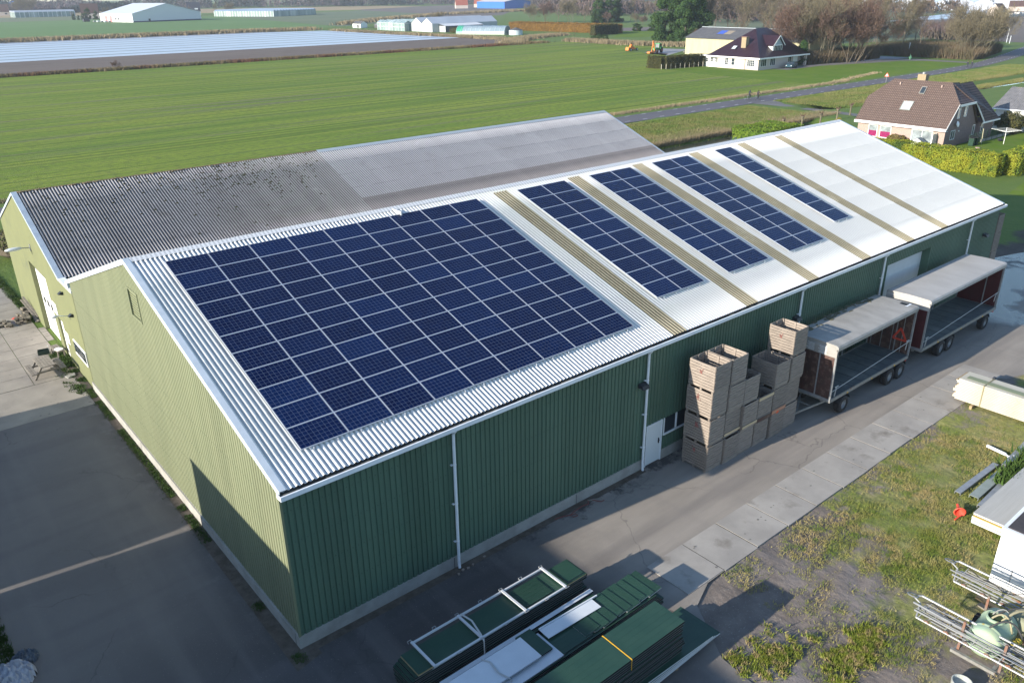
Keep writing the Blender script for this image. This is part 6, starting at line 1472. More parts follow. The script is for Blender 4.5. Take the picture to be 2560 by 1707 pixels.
# twin gable facing the camera: ridges along local x -> rotate
t=empty('white_greenhouse',(240.5,340,0),0,'white twin-gabled greenhouse beyond the soil field','glasshouse')
for s in range(2):
    y=s*9.5
    m=MB(); m.prism([(0,y,0),(0,y+9.5,0),(0,y+9.5,4.),(0,y+4.75,6.6),(0,y,4.)],(42,0,0)); m.build('wall',GHW,t)
    m=MB(); m.add([(-.2,y,4.),(42,y,4.),(42,y+4.75,6.7),(-.2,y+4.75,6.7),(-.2,y+9.5,4.),(42,y+9.5,4.)],[(0,1,2,3),(3,2,5,4)]); m.build('roof',GHR,t)
m=MB()
for k in range(16): m.box(-.05,0,k*1.25,k*1.25+.05,0,4.0)
m.build('glazing_bars',GALV,t)
t=empty('lean_to',(244.6,334.4,0),0,'low white-roofed lean-to with dark side beside the white greenhouse','shed')
m=MB(); m.box(0,24,0,5.4,0,2.9); m.build('wall',mt('dark_side_sheet',(.1,.11,.13),(.08,.09,.1),scale=.8,stretch=(3,1,.1),rough=.6),t)
m=MB(); m.box(-.06,0,0,5.4,0,2.9); m.build('end_wall',GHW,t)
m=MB(); m.add([(-.3,-.3,2.95),(24.3,-.3,2.95),(24.3,5.5,3.9),(-.3,5.5,3.9)],[(0,1,2,3)]); m.build('roof',mt('bright_lean_to_roof',(.6,.6,.6),rough=.5),t)
# arched tunnel
t=empty('polytunnel',(238.2,313.8,0),R(27),'long arched plastic tunnel greenhouse with a green end','greenhouse')
prof=[(4*math.cos(a),3.3*math.sin(a)) for a in np.linspace(0,PI,13)]
m=MB(); L_=25; m.add([(x,0,z+.7) for x,z in prof]+[(x,-L_,z+.7) for x,z in prof],[(i,i+1,14+i,13+i) for i in range(12)]); 
TUN=mt('tunnel_film',(.22,.28,.32),(.17,.23,.27),scale=.3,rough=.3)
for k,(a,b_) in enumerate(((0,-3.2),(-3.2,-L_))):
    m=MB(); m.add([(x,a,z+.6) for x,z in prof]+[(x,b_,z+.6) for x,z in prof],[(i,i+1,14+i,13+i) for i in range(12)]); m.build('cover',mt('green_film',(.04,.26,.17),rough=.4) if k==0 else TUN,t)
m=MB(); m.add([(x,-L_,z+.6) for x,z in prof],[tuple(range(13))]); m.build('end_wall',mt('tunnel_end',(.12,.17,.17),rough=.4),t)
m=MB(); m.add([(x,0,z+.6) for x,z in prof],[tuple(range(13))]); m.build('end_wall',MATS['green_film'],t)
m=MB(); m.box(-4,4,-L_,0,0,.7); m.build('base_wall',mt('pale_base',(.3,.34,.28),rough=.8),t)
m=MB()
for k in range(11):
    y=-k*2.5; pts=[(x*1.01,y,z*1.01+.6) for x,z in prof]; m.tube(pts,.05,4)
m.build('hoops',WHITE,t)
t=empty('round_tank',(250.8,287,0),0,'low round pale water tank with dark conical roof','tank')
m=MB(); m.lathe([(3.2,0),(3.2,2.1)],20); m.build('wall',mt('pale_tank_sheet',(.45,.52,.55),rough=.5),t); m=MB(); m.lathe([(3.3,2.1),(0,3.3)],20); m.build('roof',DKROOF,t)
gabled('small_shed',(243.5,416.5),R(10),7,5,2.2,3.6,WHITEP,DKROOF,'tiny white shed with dark roof at the end of the ditch','shed',door=[('x',1.5,3.2,0.1,1.9,DKROOF)])
gabled('low_shed',(252,404),R(10),9,14,1.9,2.4,DKROOF,WHITE,'low shed with pale roof left of the clear glasshouse','shed')
m=MB(); m.box(291.5,292.2,262,318,0,1.6); 
tag(m.build('glass_fence',GHG),'long low glass fence in front of the beech hedge','fence')
# white barn far left
t=empty('white_barn',(187.5,650,0),R(0),'large white barn with two pink doors far across the field','barn')
A0=Vector((187.5,649,0)); A1=Vector((176,686,0)); 
t.rotation_euler=(0,0,math.atan2(-(A1.x-A0.x),(A1.y-A0.y)))
Lg=41.; Wg=60
m=MB(); m.prism([(0,0,0),(Wg,0,0),(Wg,0,6.),(Wg/2,0,12.6),(0,0,6.)],(0,Lg,0)); m.build('wall',mt('white_sheet_wall',(.6,.6,.6),rough=.5),t)
m=MB(); m.add([(-.4,-.4,6.),(-.4,Lg,6.),(Wg/2,Lg,12.7),(Wg/2,-.4,12.7),(Wg+.4,-.4,6.),(Wg+.4,Lg,6.)],[(3,2,1,0),(3,4,5,2)]); m.build('roof',mt('bluish_white_roof',(.52,.56,.62),rough=.5),t)
for a in (26.,32.):
    m=MB(); m.box(-.2,0,a,a+2.6,0,4.4); m.build('door',PINKD,t)
for a in (16.5,20.):
    m=MB(); m.box(-.2,0,a,a+2,1.8,2.8); m.build('window',GLASS,t)
m=MB(); m.box(13,14.5,-.2,0,0,2.2); m.build('side_door',DARKMETAL,t)
m=MB(); m.box(0,Wg,-.15,-.0,0,.8); m.build('base_strip',mt('dark_base',(.05,.06,.1),rough=.8),t)
# far greenhouse left, houses, gh right
t=empty('long_glasshouse',(157,905,0),R(1),'long low glasshouse at the far left edge of the fields','glasshouse')
m=MB(); m.box(0,52,0,22,0,4.6); m.build('wall',GHG,t)
m=MB(); 
for k in range(6): m.prism([(0,k*3.6,4.6),(0,k*3.6+3.6,4.6),(0,k*3.6+1.8,6.)],(52,0,0))
m.build('roof',GHR,t)
m=MB()
for k in range(14): m.box(k*4-.15,k*4+.15,-.1,0,0,4.6)
m.build('glazing_bars',WHITE,t)
t=empty('far_glasshouse',(286,747,0),math.atan2(693-750,301-284.5)+R(10),'far glasshouse with blue-grey roof behind the white barn','glasshouse')
m=MB(); m.box(0,66,0,60,0,4.4); m.build('wall',GHG,t)
m=MB()
for k in range(15): m.prism([(0,k*4,4.4),(0,k*4+4,4.4),(0,k*4+2,5.6)],(66,0,0))
m.build('roof',mt('blue_glass_roof',(.2,.27,.36),(.16,.22,.3),scale=.05,rough=.3),t)
m=MB()
for k in range(23): m.box(k*3-.15,k*3+.15,-.12,0,0,4.4)
m.build('glazing_bars',WHITE,t)
gabled('far_house',(171,1012),R(75),11,9,3.5,11,BRICKW,BROWNR,'small white gabled house with dark roof at the far left','house',door=[('x',2,4,1.2,2.6,GLASS)])
gabled('dark_roofed_house',(299,815),R(70),12,9,3.,11.5,WHITEP,mt('slate_black_roof',(.03,.035,.05),rough=.7),'steep dark-roofed house behind the white barn','house',door=[('x',2,5,5,6.2,PANW)])
gabled('brown_roofed_house',(205,806),R(75),14,10,4,12,BRICKW,BROWNR,'brown-roofed house half hidden left of the white barn','house')
t=empty('parked_van',(167.5,699,0),R(20),'dark van parked left of the white barn','van')
m=MB(); m.prism([(-2.4,-1,.4),(2.4,-1,.4),(2.5,-1,1.3),(1.6,-1,2.2),(-2.4,-1,2.2)],(0,2,0)); m.build('body',mt('dark_van_paint',(.03,.035,.05),rough=.4),t)
m=MB(); m.box(1.7,2.3,-1.02,1.02,1.3,1.8); m.build('window',GLASSL,t)
for x in (-1.5,1.5):
    for y in (-1,1):
        m=MB(); m.lathe([(0,-.12),(.38,-.12),(.38,.12),(0,.12)],10,0,Matrix.Translation((x,y,.4))@Matrix.Rotation(PI/2,4,'X')); m.build('wheel',TYRE,t)
rr=random.Random(5)
for k in range(5):
    m=MB(); x=170+k*1.6; y=686-k*4; m.box(x-.8,x+.8,y-1.4,y+1.4,.3,rr.uniform(.7,1.3)); m.tube([(x-1,y,0),(x+1,y,.8)],.2,6); tag(m.build('farm_trailer',PANW if k%2 else GALV),'pale low farm trailer, %s from the white barn'%['first','second','third','fourth','fifth'][4-k],'trailer','small trailers by the white barn')
# blue barn and red house, centre far
gabled('blue_barn',(606,728),R(0),50,38,7,10,BLUEW,mt('pinkish_white_roof',(.5,.46,.47),rough=.6),'far blue barn with pale roof','barn',over=.6)
gabled('red_roofed_house',(596,782),R(60),14,11,3.4,10,BRICKW,REDR,'red-roofed far farmhouse left of the blue barn','house')
gabled('red_roofed_house',(640,806),R(40),14,11,4,11,BRICKW,REDR,'red-roofed far farmhouse behind the blue barn','house')
gabled('red_roofed_house',(640,620),R(40),18,11,4,9.5,BRICKW,REDR,'low red-roofed house above the dark evergreens','house')
# far right white greenhouses and houses
FARW=mt('far_white_glasshouse',(.5,.52,.56),(.4,.43,.5),scale=.03,rough=.4)
for i,(x,y,l,w_,h,n) in enumerate(((700,330,60,70,9,5),(790,295,44,60,11,3),(860,400,70,120,7,8),(900,560,90,120,6,8),(1000,300,60,80,8,4))):
    gabled('far_greenhouse',(x,y),R(-60+i*4),l,w_,h-3,h,FARW,FARW,['white far greenhouse with stepped gables','tallest white far greenhouse near the right edge','wide low white far greenhouse','pale far greenhouse behind the bare trees','white far greenhouse at the horizon on the right'][i],'glasshouse','far greenhouses on the right',nspan=n)
for i,(x,y) in enumerate(((720,240),(690,215),(650,200),(620,215),(760,250),(715,310),(740,205),(800,230))):
    gabled('far_red_house',(x,y),R(20+i*23),11,8,3.2,7.5,BRICKW,REDR if i%3 else BROWNR,['red','orange-red','brick-red','dull red','small red','bright red','brown','long red'][i]+'-roofed far house on the right, %s of its row'%(['first','second','third','fourth','fifth','sixth','seventh','eighth'][i]),'house','far houses on the right')
m=MB(); 
for k in range(30): m.box(560+k*3.2,562.9+k*3.2,196+k*.4,199+k*.4,0,rr.uniform(1.2,2.6))
tag(m.build('crate_rows',mt('far_pale_crates',(.45,.44,.42),rough=.8)),'row of pale crates beyond the dark field','crates',None,'stuff')
for i,(x,y) in enumerate(((228,1290),(205,1330))):
    t=empty('water_tower',(x-60*i,y,0),0,('blue storage silo','white roofed hall')[i]+' at the very far left','silo'); m=MB(); m.lathe([(7,0),(7,11),(0,13)],16) if i==0 else m.box(0,120,0,40,0,9); m.build('wall',BLUEW if i==0 else FARW,t)
# ================= sign, poles, cyclists, walkers
t=empty('warning_sign',(170.9,68.2,0),R(-60),'white triangular road warning sign with red border beside the road','sign')
m=MB(); m.tube([(0,0,0),(0,0,1.5)],.04,6); m.build('pole',GALV,t)
m=MB(); m.prism([(-.5,-.02,1.3),(.5,-.02,1.3),(0,-.02,2.2)],(0,.04,0)); m.build('red_border',REDP,t)
m=MB(); m.prism([(-.32,-.03,1.4),(.32,-.03,1.4),(0,-.03,1.98)],(0,.01,0)); m.build('white_face',PANW,t)
for i,(x,y,h) in enumerate(((244.9,99.4,3.7),(326,103,5.2),(322,100.5,2.5))):
    t=empty('pole',(x,y,0),0,['thin white pole leaning by the bare trees','white pole at the edge of the dark field','short white post beside the taller pole by the dark field'][i],'pole'); m=MB(); m.tube([(0,0,0),(.25,0,h)],.09,6); m.build('shaft',PANW,t); m=MB(); m.box(.05,.45,-.1,.1,h-.15,h); m.build('cap',PANW,t)
m=MB(); m.blob((233.5,93.2,.5),(.5,.3,.5),4,amp=.4); m.tube([(233.5,93.2,0),(233.3,93.2,1.5)],.08); tag(m.build('green_marker',mt('lime_plastic',(.3,.6,.3),rough=.5)),'pale green plastic marker figure beside the driveway','marker')
def figure(name,loc,rz,pose,coat,legs,lab,sc_=1.,bend=0.):
    """one continuous skinned body; local +x is forward"""
    J={'pel':(0,0,.95),'bel':(.02,0,1.1),'che':(.04,0,1.32),'nek':(.05,0,1.48),'hed':(.07,0,1.6),'top':(.07,0,1.74)}
    if pose=='ride':
        J.update(pel=(-.12,0,1.02),bel=(-.06,0,1.16),che=(.04,0,1.38),nek=(.1,0,1.54),hed=(.15,0,1.66),top=(.16,0,1.8))
        lg=[[(.2,1),(.06,.62),(.04,.28),(.16,.24)],[(.22,1),(.28,.80),(.10,.47),(.22,.45)]]
        lg=[[(-.08,.98),(.22,.72),(.06,.34),(.2,.29)],[(-.08,.98),(.28,.88),(.18,.52),(.32,.49)]]
        am=[[(.06,1.45),(.2,1.25),(.46,1.17),(.53,1.16)]]*2
    else:
        lg=[[(0,.93),(.08,.5),(-.04,.08),(.1,.03)],[(0,.93),(-.03,.5),(-.24,.12),(-.12,.04)]]
        am=[[(.03,1.42),(-.04,1.15),(.1,.93),(.12,.86)],[(.03,1.42),(.04,1.15),(.16,.95),(.19,.88)]]
    V=[];E=[];Rr=[]
    def add(p,r,par=None):
        V.append(p);Rr.append(r); 
        if par is not None:E.append((par,len(V)-1))
        return len(V)-1
    a=add(J['pel'],.15); b_=add(J['bel'],.14,a); c=add(J['che'],.17,b_); n=add(J['nek'],.06,c); h=add(J['hed'],.10,n); add(J['top'],.085,h)
    for s,l in zip((-1,1),lg):
        q=a
        for k,(x,z) in enumerate(l): q=add((x,s*(.1 if k<3 else .11),z),[.095,.07,.05,.045][k],q)
    for s,l in zip((-1,1),am):
        q=c
        for k,(x,z) in enumerate(l): q=add((x,s*[.2,.26,.24,.22][k],z),[.065,.05,.038,.035][k],q)
        for f in range(3): add((l[-1][0]+.07,s*(.2+.02*f),l[-1][1]-.02),.012,q)
    me=bpy.data.meshes.new('body'); me.from_pydata(V,E,[]); o=bpy.data.objects.new(name,me); COL.objects.link(o)
    sk=o.modifiers.new('Skin','SKIN'); me.skin_vertices.new() if not me.skin_vertices else None
    for i,r in enumerate(Rr): me.skin_vertices[0].data[i].radius=(r,r)
    me.skin_vertices[0].data[0].use_root=True; o.modifiers.new('Sub','SUBSURF').levels=1
    me.materials.append(coat); o.location=loc; o.rotation_euler=(0,0,rz); o.scale=(sc_,)*3; tag(o,lab,'person')
    m=MB(); hd=J['hed']; m.blob((hd[0]-.015,0,hd[2]+.05),(.115,.1,.115),3,amp=0); m.build('hair',HAIR,o,smooth=True)
    m=MB(); m.blob((hd[0]+.065,0,hd[2]),(.045,.07,.08),3,amp=0); m.blob((hd[0]+.11,0,hd[2]-.005),(.02,.015,.02),1,amp=0); m.build('face',SKIN,o,smooth=True)
    return o
def bicycle(loc,rz,lab):
    t=empty('bicycle',loc,rz,lab,'bicycle','bicycles being ridden on the road')
    for x in (-.52,.55):
        m=MB(); M=Matrix.Translation((x,0,.35))@Matrix.Rotation(PI/2,4,'X'); m.lathe([(.33,-.018),(.35,0),(.33,.018),(.315,0),(.33,-.018)],24,0,M); w_=m.build('wheel',TYRE,t)
        m=MB(); 
        for k in range(8): a=k*PI/8; m.bar((x+.32*math.cos(a),0,.35+.32*math.sin(a)),(x-.32*math.cos(a),0,.35-.32*math.sin(a)),.005,.005)
        m.build('spokes',GALV,w_)
    m=MB(); fr=[((-.52,0,.35),(-.08,0,.3)),((-.08,0,.3),(-.18,0,.88)),((-.18,0,.85),(.38,0,.85)),((-.08,0,.3),(.4,0,.75)),((-.52,0,.35),(-.17,0,.8)),((.55,0,.35),(.38,0,.95))]
    for a,b_ in fr: m.tube([a,b_],.022,6)
    m.build('frame',mt('bike_frame',(.05,.08,.07),rough=.4) if 'bike_frame' not in MATS else MATS['bike_frame'],t)
    m=MB(); m.tube([(.36,0,.95),(.38,0,1.1)],.018,6); m.tube([(.5,-.28,1.12),(.4,-.1,1.13),(.4,.1,1.13),(.5,.28,1.12)],.018,6); m.build('handlebar',BLK,t)
    m=MB(); m.blob((-.2,0,.93),(.14,.08,.04),1,amp=0); m.build('saddle',BLK,t)
    m=MB(); m.box(-.75,-.4,-.09,.09,.72,.75); m.bar((-.7,-.05,.72),(-.52,-.05,.35),.015,.015); m.build('rack',GALV,t)
    return t
RZ=R(2)
bicycle((126.4,71.75,.03),RZ,'bicycle under the rider nearer the field'); bicycle((127.1,70.4,.03),RZ,'bicycle under the rider nearer the ditch')
figure('person',(126.4,71.75,.03),RZ,'ride',CLOTHD,CLOTHB,'person in dark blue coat cycling nearer the field side of the road')
figure('person',(127.1,70.4,.03),RZ,'ride',mt('grey_brown_coat',(.045,.038,.04),rough=.9),CLOTHB,'person in dark grey-brown coat cycling nearer the ditch')
figure('person',(217.4,70.9,.03),R(185),'walk',CLOTHD,CLOTHB,'left one of two people in dark clothes walking on the road')
figure('person',(218.2,70.2,.03),R(185),'walk',CLOTHD,CLOTHB,'right one of two people in dark clothes walking on the road')
# ================= trees
def bare_tree(name,seed,H,Rr,multi,bark,twig,dens=1.,upright=.6,r0=.22,mono=True):
    """one bare broadleaf at the origin: > trunk (with limbs), crown (twigs)"""
    rr=random.Random(seed); t=empty(name,(0,0,0)); tm=MB(); T=[]  # twig segments
    def branch(p,d,l,r,lev):
        pts=[p];q=p;dd=d.copy(); k=4 if lev<2 else 3; rs_=[r]
        for i in range(k):
            dd=(dd+Vector((rr.gauss(0,.13),rr.gauss(0,.13),rr.gauss(.06,.08)))).normalized(); q=q+dd*l/k; pts.append(q); rs_.append(max(.008,r*(1-.75*(i+1)/k)))
        if lev<=2: tm.tube(pts,rs_,[7,5,3][lev],cap=False)
        else: T.append((pts,rs_))
        if lev>=4: return
        n=[int(9*dens),int(6),int(6),4][lev]
        for i in range(n):
            f=rr.uniform(.25 if lev else .3,1.) ; j=min(int(f*k),k-1); u=f*k-j; b=pts[j].lerp(pts[j+1],u); ax=(pts[j+1]-pts[j]).normalized()
            side=ax.orthogonal().normalized(); side=Matrix.Rotation(rr.uniform(0,2*PI),3,ax)@side
            sp=rr.uniform(.45,.95) if lev else rr.uniform(.5,1.0)
            nd=(ax*math.cos(sp)+side*math.sin(sp)); nd.z+=upright*.35; nd.normalize()
            ll=[Rr*1.05,Rr*.6,Rr*.36,Rr*.22][lev]*rr.uniform(.6,1.15)*(1.15-.5*f if lev==0 else 1)
            branch(b,nd,ll,max(.012,rs_[j]*.5),lev+1)
    nst=multi if multi else 1
    for s in range(nst):
        a=rr.uniform(0,2*PI); off=Rr*.35*rr.random() if multi else 0
        d=Vector((math.cos(a)*.35,math.sin(a)*.35,1)) if multi else Vector((rr.gauss(0,.05),rr.gauss(0,.05),1))
        branch(Vector((off*math.cos(a),off*math.sin(a),-.1)),d.normalized(),H*(.8 if not multi else rr.uniform(.55,.9)),r0*(1 if not multi else .5),0)
    tm.build('trunk',bark,t)
    V=[];F=[]
    for pts,rs_ in T:
        for a,b in zip(pts,pts[1:]):
            d=(b-a); s=Vector((rr.gauss(0,1),rr.gauss(0,1),rr.gauss(0,1))).cross(d)
            if s.length<1e-6: continue
            s=s.normalized()*.024; k=len(V); V+=[tuple(a-s),tuple(a+s),tuple(b+s*.6),tuple(b-s*.6)]; F.append((k,k+1,k+2,k+3))
    npmesh('crown',np.array(V),np.array(F),twig,t); kids(t)
    return t
def place(base,used,x,y,s,rz,lab,group,cat='tree',sz=None):
    o=base if not used.get(base.name) else copy_tree(base); used[base.name]=1
    o.location=(x,y,0); o.rotation_euler=(0,0,rz); o.scale=(s,s,sz or s); tag(o,lab,cat,group); return o
used={}
BT=[bare_tree('bare_tree',1,13,4.2,0,BARK,TWIG,upright=.8),bare_tree('bare_tree',2,13,4.6,0,BARKP,TWIGY,upright=.9),bare_tree('bare_tree',3,12,4.2,5,BARK,TWIGR,.7,.9,.16),bare_tree('bare_tree',4,11,4.8,6,BARK,TWIGR,.62,1.,.16),bare_tree('bare_tree',5,11,5.,7,BARKP,TWIGY,.6,1.,.15)]
rr=random.Random(77)
def bt(k,x,y,h,lab,grp,w=None):
    H=[13.,13.,11.,10.5,10.5][k]; s=h/H; o=place(BT[k],used,x,y,(w or s),rr.uniform(0,6),lab,grp,sz=s)
G='bare trees and thickets right of the white house'
W_=['first','second','third','fourth','fifth','sixth','seventh','eighth','ninth','tenth']
for i,(k,x,y,h) in enumerate(((3,203.5,110,12.5),(2,207,103,13.5),(3,212,100,13),(4,206,106,12.5),(2,217.5,100.5,13.2),(3,222,103,12.5),(3,226,106,12.),(3,209,115,12),(4,214,108,13))):
    bt(k,x,y,h,'reddish-brown multi-stemmed bare thicket tree, %s from the white house'%W_[i],G)
for i,(k,x,y,h) in enumerate(((1,233,108,14.),(0,240,113,14.5),(1,246,110,15),(0,252,113,15),(1,256,107,15.5),(0,260,103,15),(1,265,108,14),(0,268,99,13.5),(1,276,100,12.5),(4,262,112,9))):
    bt(k,x,y,h,'tall thin bare tree in the row by the lane, %s from the left'%W_[i],'tall bare trees by the lane',w=.8)
for i,(k,x,y,h) in enumerate(((4,247.5,84.5,10.8),(4,251,81.5,11),(4,256,84,10.5),(3,262,87,9.5),(4,253,88,10.6),(3,271,88,8.6))):
    bt(k,x,y,h,'olive-brown bare willow clump at the road bend, %s from the left'%W_[i],'willow clump at the road bend')
i=0
for row,(x0,y0,x1,y1,n,h) in enumerate(((262,196,300,158,7,15.5),(300,225,372,190,9,16.5),(345,245,400,195,7,17),(300,176,345,150,6,13),(255,165,285,140,5,12))):
    for j in range(n):
        f=j/(n-1); k=rr.choice([0,1,1,4,0]); 
        bt(k,x0+(x1-x0)*f+rr.uniform(-3,3),y0+(y1-y0)*f+rr.uniform(-3,3),h*rr.uniform(.85,1.08),'tall bare tree in the %s row behind the yellow barn, %s from the left'%(['nearest','second','farthest','right-hand','lowest'][row],W_[j]),'bare trees behind the yellow barn')
for i,(k,x,y,h) in enumerate(((4,352,390,9),(3,357,384,10.5),(0,360,376,11),(4,364,368,11),(0,361,354,11),(1,400,352,12),(0,405,343,12),(1,436,361,13.5),(3,372,345,5.5),(4,368,318,5),(3,362,308,4.5),(3,246,178,4.5),(4,300,420,6))):
    bt(k,x,y,h,'bare tree in the loose group above the beech hedge, %s from the left'%(W_+['eleventh','twelfth','thirteenth'])[i],'bare trees above the beech hedge')
for i,(k,x,y,h) in enumerate(((4,177.5,1000,14),(1,186,1010,15),(4,192,1020,13),(0,183,803,6),(0,273,773,9),(1,299,775,10),(4,320,800,9),(4,214,812,7),(2,58.5,230.5,2.2))):
    bt(k,x,y,h,['bare tree beside the far left house','tall bare tree between the far left house and the long glasshouse','bare tree at the left end of the long glasshouse','bare tree behind the dark evergreen by the white barn','small bare tree left of the dark-roofed house','bare tree touching the dark-roofed house','bare tree right of the dark-roofed house','bare tree by the brown-roofed house','small pale leafless bush at the near field edge'][i],'far single bare trees')
# evergreens with many leaf faces over lumpy crowns
def evergreen(name,seed,H,r,mat,n=9000,size=.22,parent=None,cone=False):
    rr=random.Random(seed); t=empty(name,(0,0,0)); m=MB(); m.tube([(0,0,-.1),(.1,0,H*.4),(0,0,H*.85)],[.35,.22,.06],7)
    L_=[]
    for k in range(34):
        z=H*(.06+.9*rr.random()); q=(1-((z/H-.35)/.75)**2)**.5 if not cone else 1.05*(1-z/H)+.1; a=rr.uniform(0,2*PI); d=r*q*rr.uniform(.35,.8); L_.append((d*math.cos(a),d*math.sin(a),z,r*rr.uniform(.25,.42)))
        m.tube([(0,0,z*.8),(d*math.cos(a)*.8,d*math.sin(a)*.8,z)],.05,4)
    m.build('trunk',BARK,t)
    C=np.array(L_)
    def f(rs,n):
        k=rs.randint(0,len(C),n); A=rs.normal(size=(n,3)); A/=np.linalg.norm(A,axis=1)[:,None]; q=C[k]
        P=q[:,:3]+A*q[:,3:4]*np.array([1,1,.8])*(.75+.3*rs.rand(n))[:,None]; return P,A
    leafy('crown',f,n,size,mat,None,None,seed,parent=t); kids(t); return t
EV=[evergreen('evergreen_tree',1,16,5.4,EVERG,n=20000,size=.24),evergreen('evergreen_tree',2,16,4.8,EVERG,n=15000,size=.24,cone=True)]
for i,(k,x,y,s) in enumerate(((0,247.5,195,1.12),(0,252,190,1.2),(1,256.5,187,1.25),(0,249,186.5,.9),(0,260,192,1.12),(0,297,213,.6),(0,373,355,.82),(0,382,352,.86),(1,390,354,.9),(0,380,360,.85))):
    place(EV[k],used,x,y,s,i*1.3,['big ivy-dark evergreen, leftmost beside the yellow barn','big dark evergreen, middle of the group by the yellow barn','pointed dark evergreen behind the big group by the yellow barn','lower bushy evergreen at the left barn corner','dark evergreen right behind the big group','low dark evergreen between the two groups','dark evergreen, left one above the beech hedge','dark evergreen, second above the beech hedge','pointed dark evergreen above the beech hedge','rear dark evergreen above the beech hedge'][i],'dark evergreens')
place(EV[0],used,187.5,774,.55,.3,'single dark evergreen left of the white barn','far evergreens'); place(EV[0],used,192,768,.42,1.3,'lower dark evergreen right beside the white barn','far evergreens'); place(EV[1],used,198.5,104.2-1+2.5,.38,.3,'small conical conifer at the right corner of the white house','far evergreens')
for i,(x,y,s) in enumerate(((176,772,.28),(179,770,.22),(183,772,.3))): place(EV[0],used,x,y,s,i,['round low dark bush, farthest left of the white barn','small dark bush near the single evergreen','dark bush directly left of the single evergreen'][i],'far evergreens')
for i,(x,y,s,sz) in enumerate(((236,222,.3,.14),(241,224,.36,.16),(247,226,.3,.13),(311,266,.5,.22),(318,262,.5,.22),(326,266,.5,.2),(333,262,.4,.2),(252,172,.3,.2),(211,122,.3,.25),(201,107.5,.35,.3))):
    o=place(EV[0],used,x,y,s,i,'low dark evergreen bush, %s'%['left of three by the ditch end','middle of three by the ditch end','right of three by the ditch end','first in the dark hedge row','second in the dark hedge row','third in the dark hedge row','last in the dark hedge row','below the big evergreens','behind the white house','at the foot of the thicket by the parked car'][i],'low evergreen bushes','bush'); o.scale=(s,s,sz)
for i,(x,y,r,h) in enumerate(((2.2,54.,2.2,2.6),(5.5,55.5,2.,2.2),(-.6,57,1.8,2.4))):
    bush('rough_shrub',x,y,r,h,leafmat('rough_shrub_leaves',(.05,.07,.02),(.13,.12,.045),scale=.7) if i==0 else MATS['rough_shrub_leaves'],['rough green-brown shrub','second rough shrub, further from the slabs,','third rough shrub, nearest the slab road,'][i]+' behind the old barn corner',50+i,n=2600,size=.09)
# far wood: nobody could count it
def far_wood(lines,n,h,depth,mat,seed,lab,tw=1.2):
    rs=np.random.RandomState(seed); P=np.array(lines,float); sl=np.linalg.norm(np.diff(P,axis=0),axis=1); k=rs.choice(len(sl),n,p=sl/sl.sum()); t=rs.rand(n)[:,None]
    Q=P[k]*(1-t)+P[k+1]*t; nrm=np.stack([P[k+1][:,1]-P[k][:,1],-(P[k+1][:,0]-P[k][:,0])],1); nrm/=np.linalg.norm(nrm,axis=1)[:,None]
    Q=Q-nrm*(rs.rand(n)*depth)[:,None]; hh=h*(.75+.3*vn(Q[:,0],Q[:,1],.02,seed)+.25*rs.rand(n))
    m=26; B=np.repeat(Q,m,axis=0); H_=np.repeat(hh,m); N_=n*m
    z=H_*(.05+.95*rs.rand(N_)); a=rs.rand(N_)*2*PI; r=3.4*np.sqrt(rs.rand(N_))*(1.1-.6*z/H_)
    C=np.stack([B[:,0]+r*np.cos(a),B[:,1]+r*np.sin(a),z],1); u=rs.rand(N_)*2*PI; w_=tw*(.3+.5*rs.rand(N_)); l=1.+2*rs.rand(N_)
    U=np.stack([np.cos(u)*w_,np.sin(u)*w_,np.zeros(N_)],1); T_=C+np.stack([.6*rs.normal(size=N_),.6*rs.normal(size=N_),l],1)
    V=np.stack([C-U,C+U,T_],1).reshape(-1,3); F=np.arange(3*N_).reshape(-1,3)
    o=npmesh('far_wood',V,F,mat); tag(o,lab,'woodland',None,'stuff')
far_wood([(60,1150),(200,1165),(330,1190),(439,1150),(500,1120),(580,1060),(700,1010),(900,900),(1150,800)],2600,14,150,WOODFAR,5,'dark brown far wood along the top of the picture')
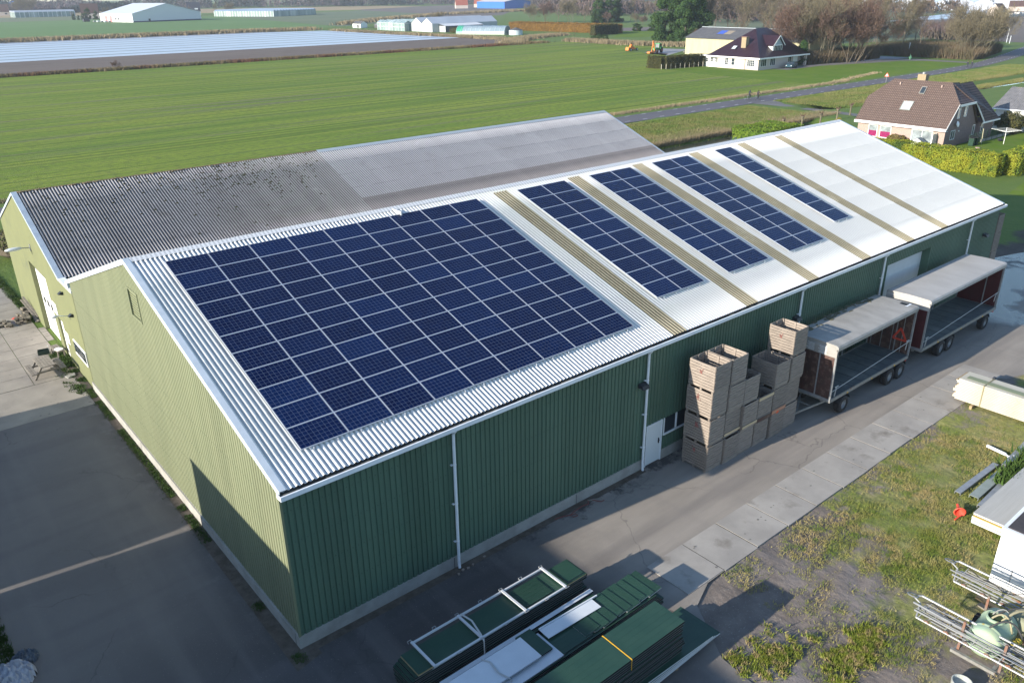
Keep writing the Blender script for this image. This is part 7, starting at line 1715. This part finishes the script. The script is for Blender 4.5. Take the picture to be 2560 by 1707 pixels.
far_wood([(140,1060),(260,1060),(300,1040)],300,8,30,WOODFAR,6,'low scrub around the far left house')
far_wood([(450,440),(520,430),(600,560),(700,700),(760,760)],420,9,60,mt('purplish_scrub',(.10,.07,.072),(.085,.072,.055),scale=.03,rough=1,spec=.1),7,'purplish scrub in the middle distance')
far_wood([(420,270),(520,330),(600,420),(640,560)],420,9,30,MATS['purplish_scrub'],8,'purplish scrub behind the evergreens')
far_wood([(600,268),(700,275),(860,300),(1100,330)],380,8,60,mt('brown_garden_trees',(.11,.075,.058),(.08,.068,.045),scale=.03,rough=1,spec=.1),9,'brown garden trees among the far houses')
far_wood([(1100,700),(1300,500),(1450,250),(1500,0)],1500,16,300,WOODFAR,10,'distant wood on the horizon at the right')
far_wood([(330,120),(360,135),(420,160)],160,2.6,12,MATS['purplish_scrub'],11,'low brown scrub along the dark field',.5)
# undergrowth below the thickets
rs=np.random.RandomState(8); n=20000; x=np.concatenate([rs.uniform(200,232,n),rs.uniform(243,280,n)]); y=np.concatenate([rs.uniform(98,118,n),rs.uniform(80,113,n)])
ok=(y>101.5)|(x>243)|(y>118-(x-199)*.1-12)
ok&=~((x>243)&(y<np.interp(x,[243,252,275,303],[79,81,86,92]))); ok&=~((x<232)&(y<np.interp(x,[183,199,218,232],[105,105,100,99.5])))
blades('undergrowth',np.stack([x[ok],y[ok],np.zeros(ok.sum())],1),2.3,.08,leafmat('brown_undergrowth',(.14,.10,.065),(.08,.075,.04),scale=.3),per=3,spread=.6,lean=.7,seed=41,label='brown undergrowth below the thickets')
# ================= air: one even box of haze round everything
m=MB(); m.box(-3100,3100,-3100,3100,-2.4,21.)
hz=bpy.data.materials.new('haze_air'); hz.use_nodes=True; N=hz.node_tree.nodes; L=hz.node_tree.links
N.remove(N['Principled BSDF']); pv=N.new('ShaderNodeVolumePrincipled'); pv.inputs['Color'].default_value=(.80,.86,.95,1); pv.inputs['Density'].default_value=.00016; pv.inputs['Anisotropy'].default_value=.2
L.new(pv.outputs[0],N['Material Output'].inputs['Volume'])
tag(m.build('haze',hz),kind='stuff')
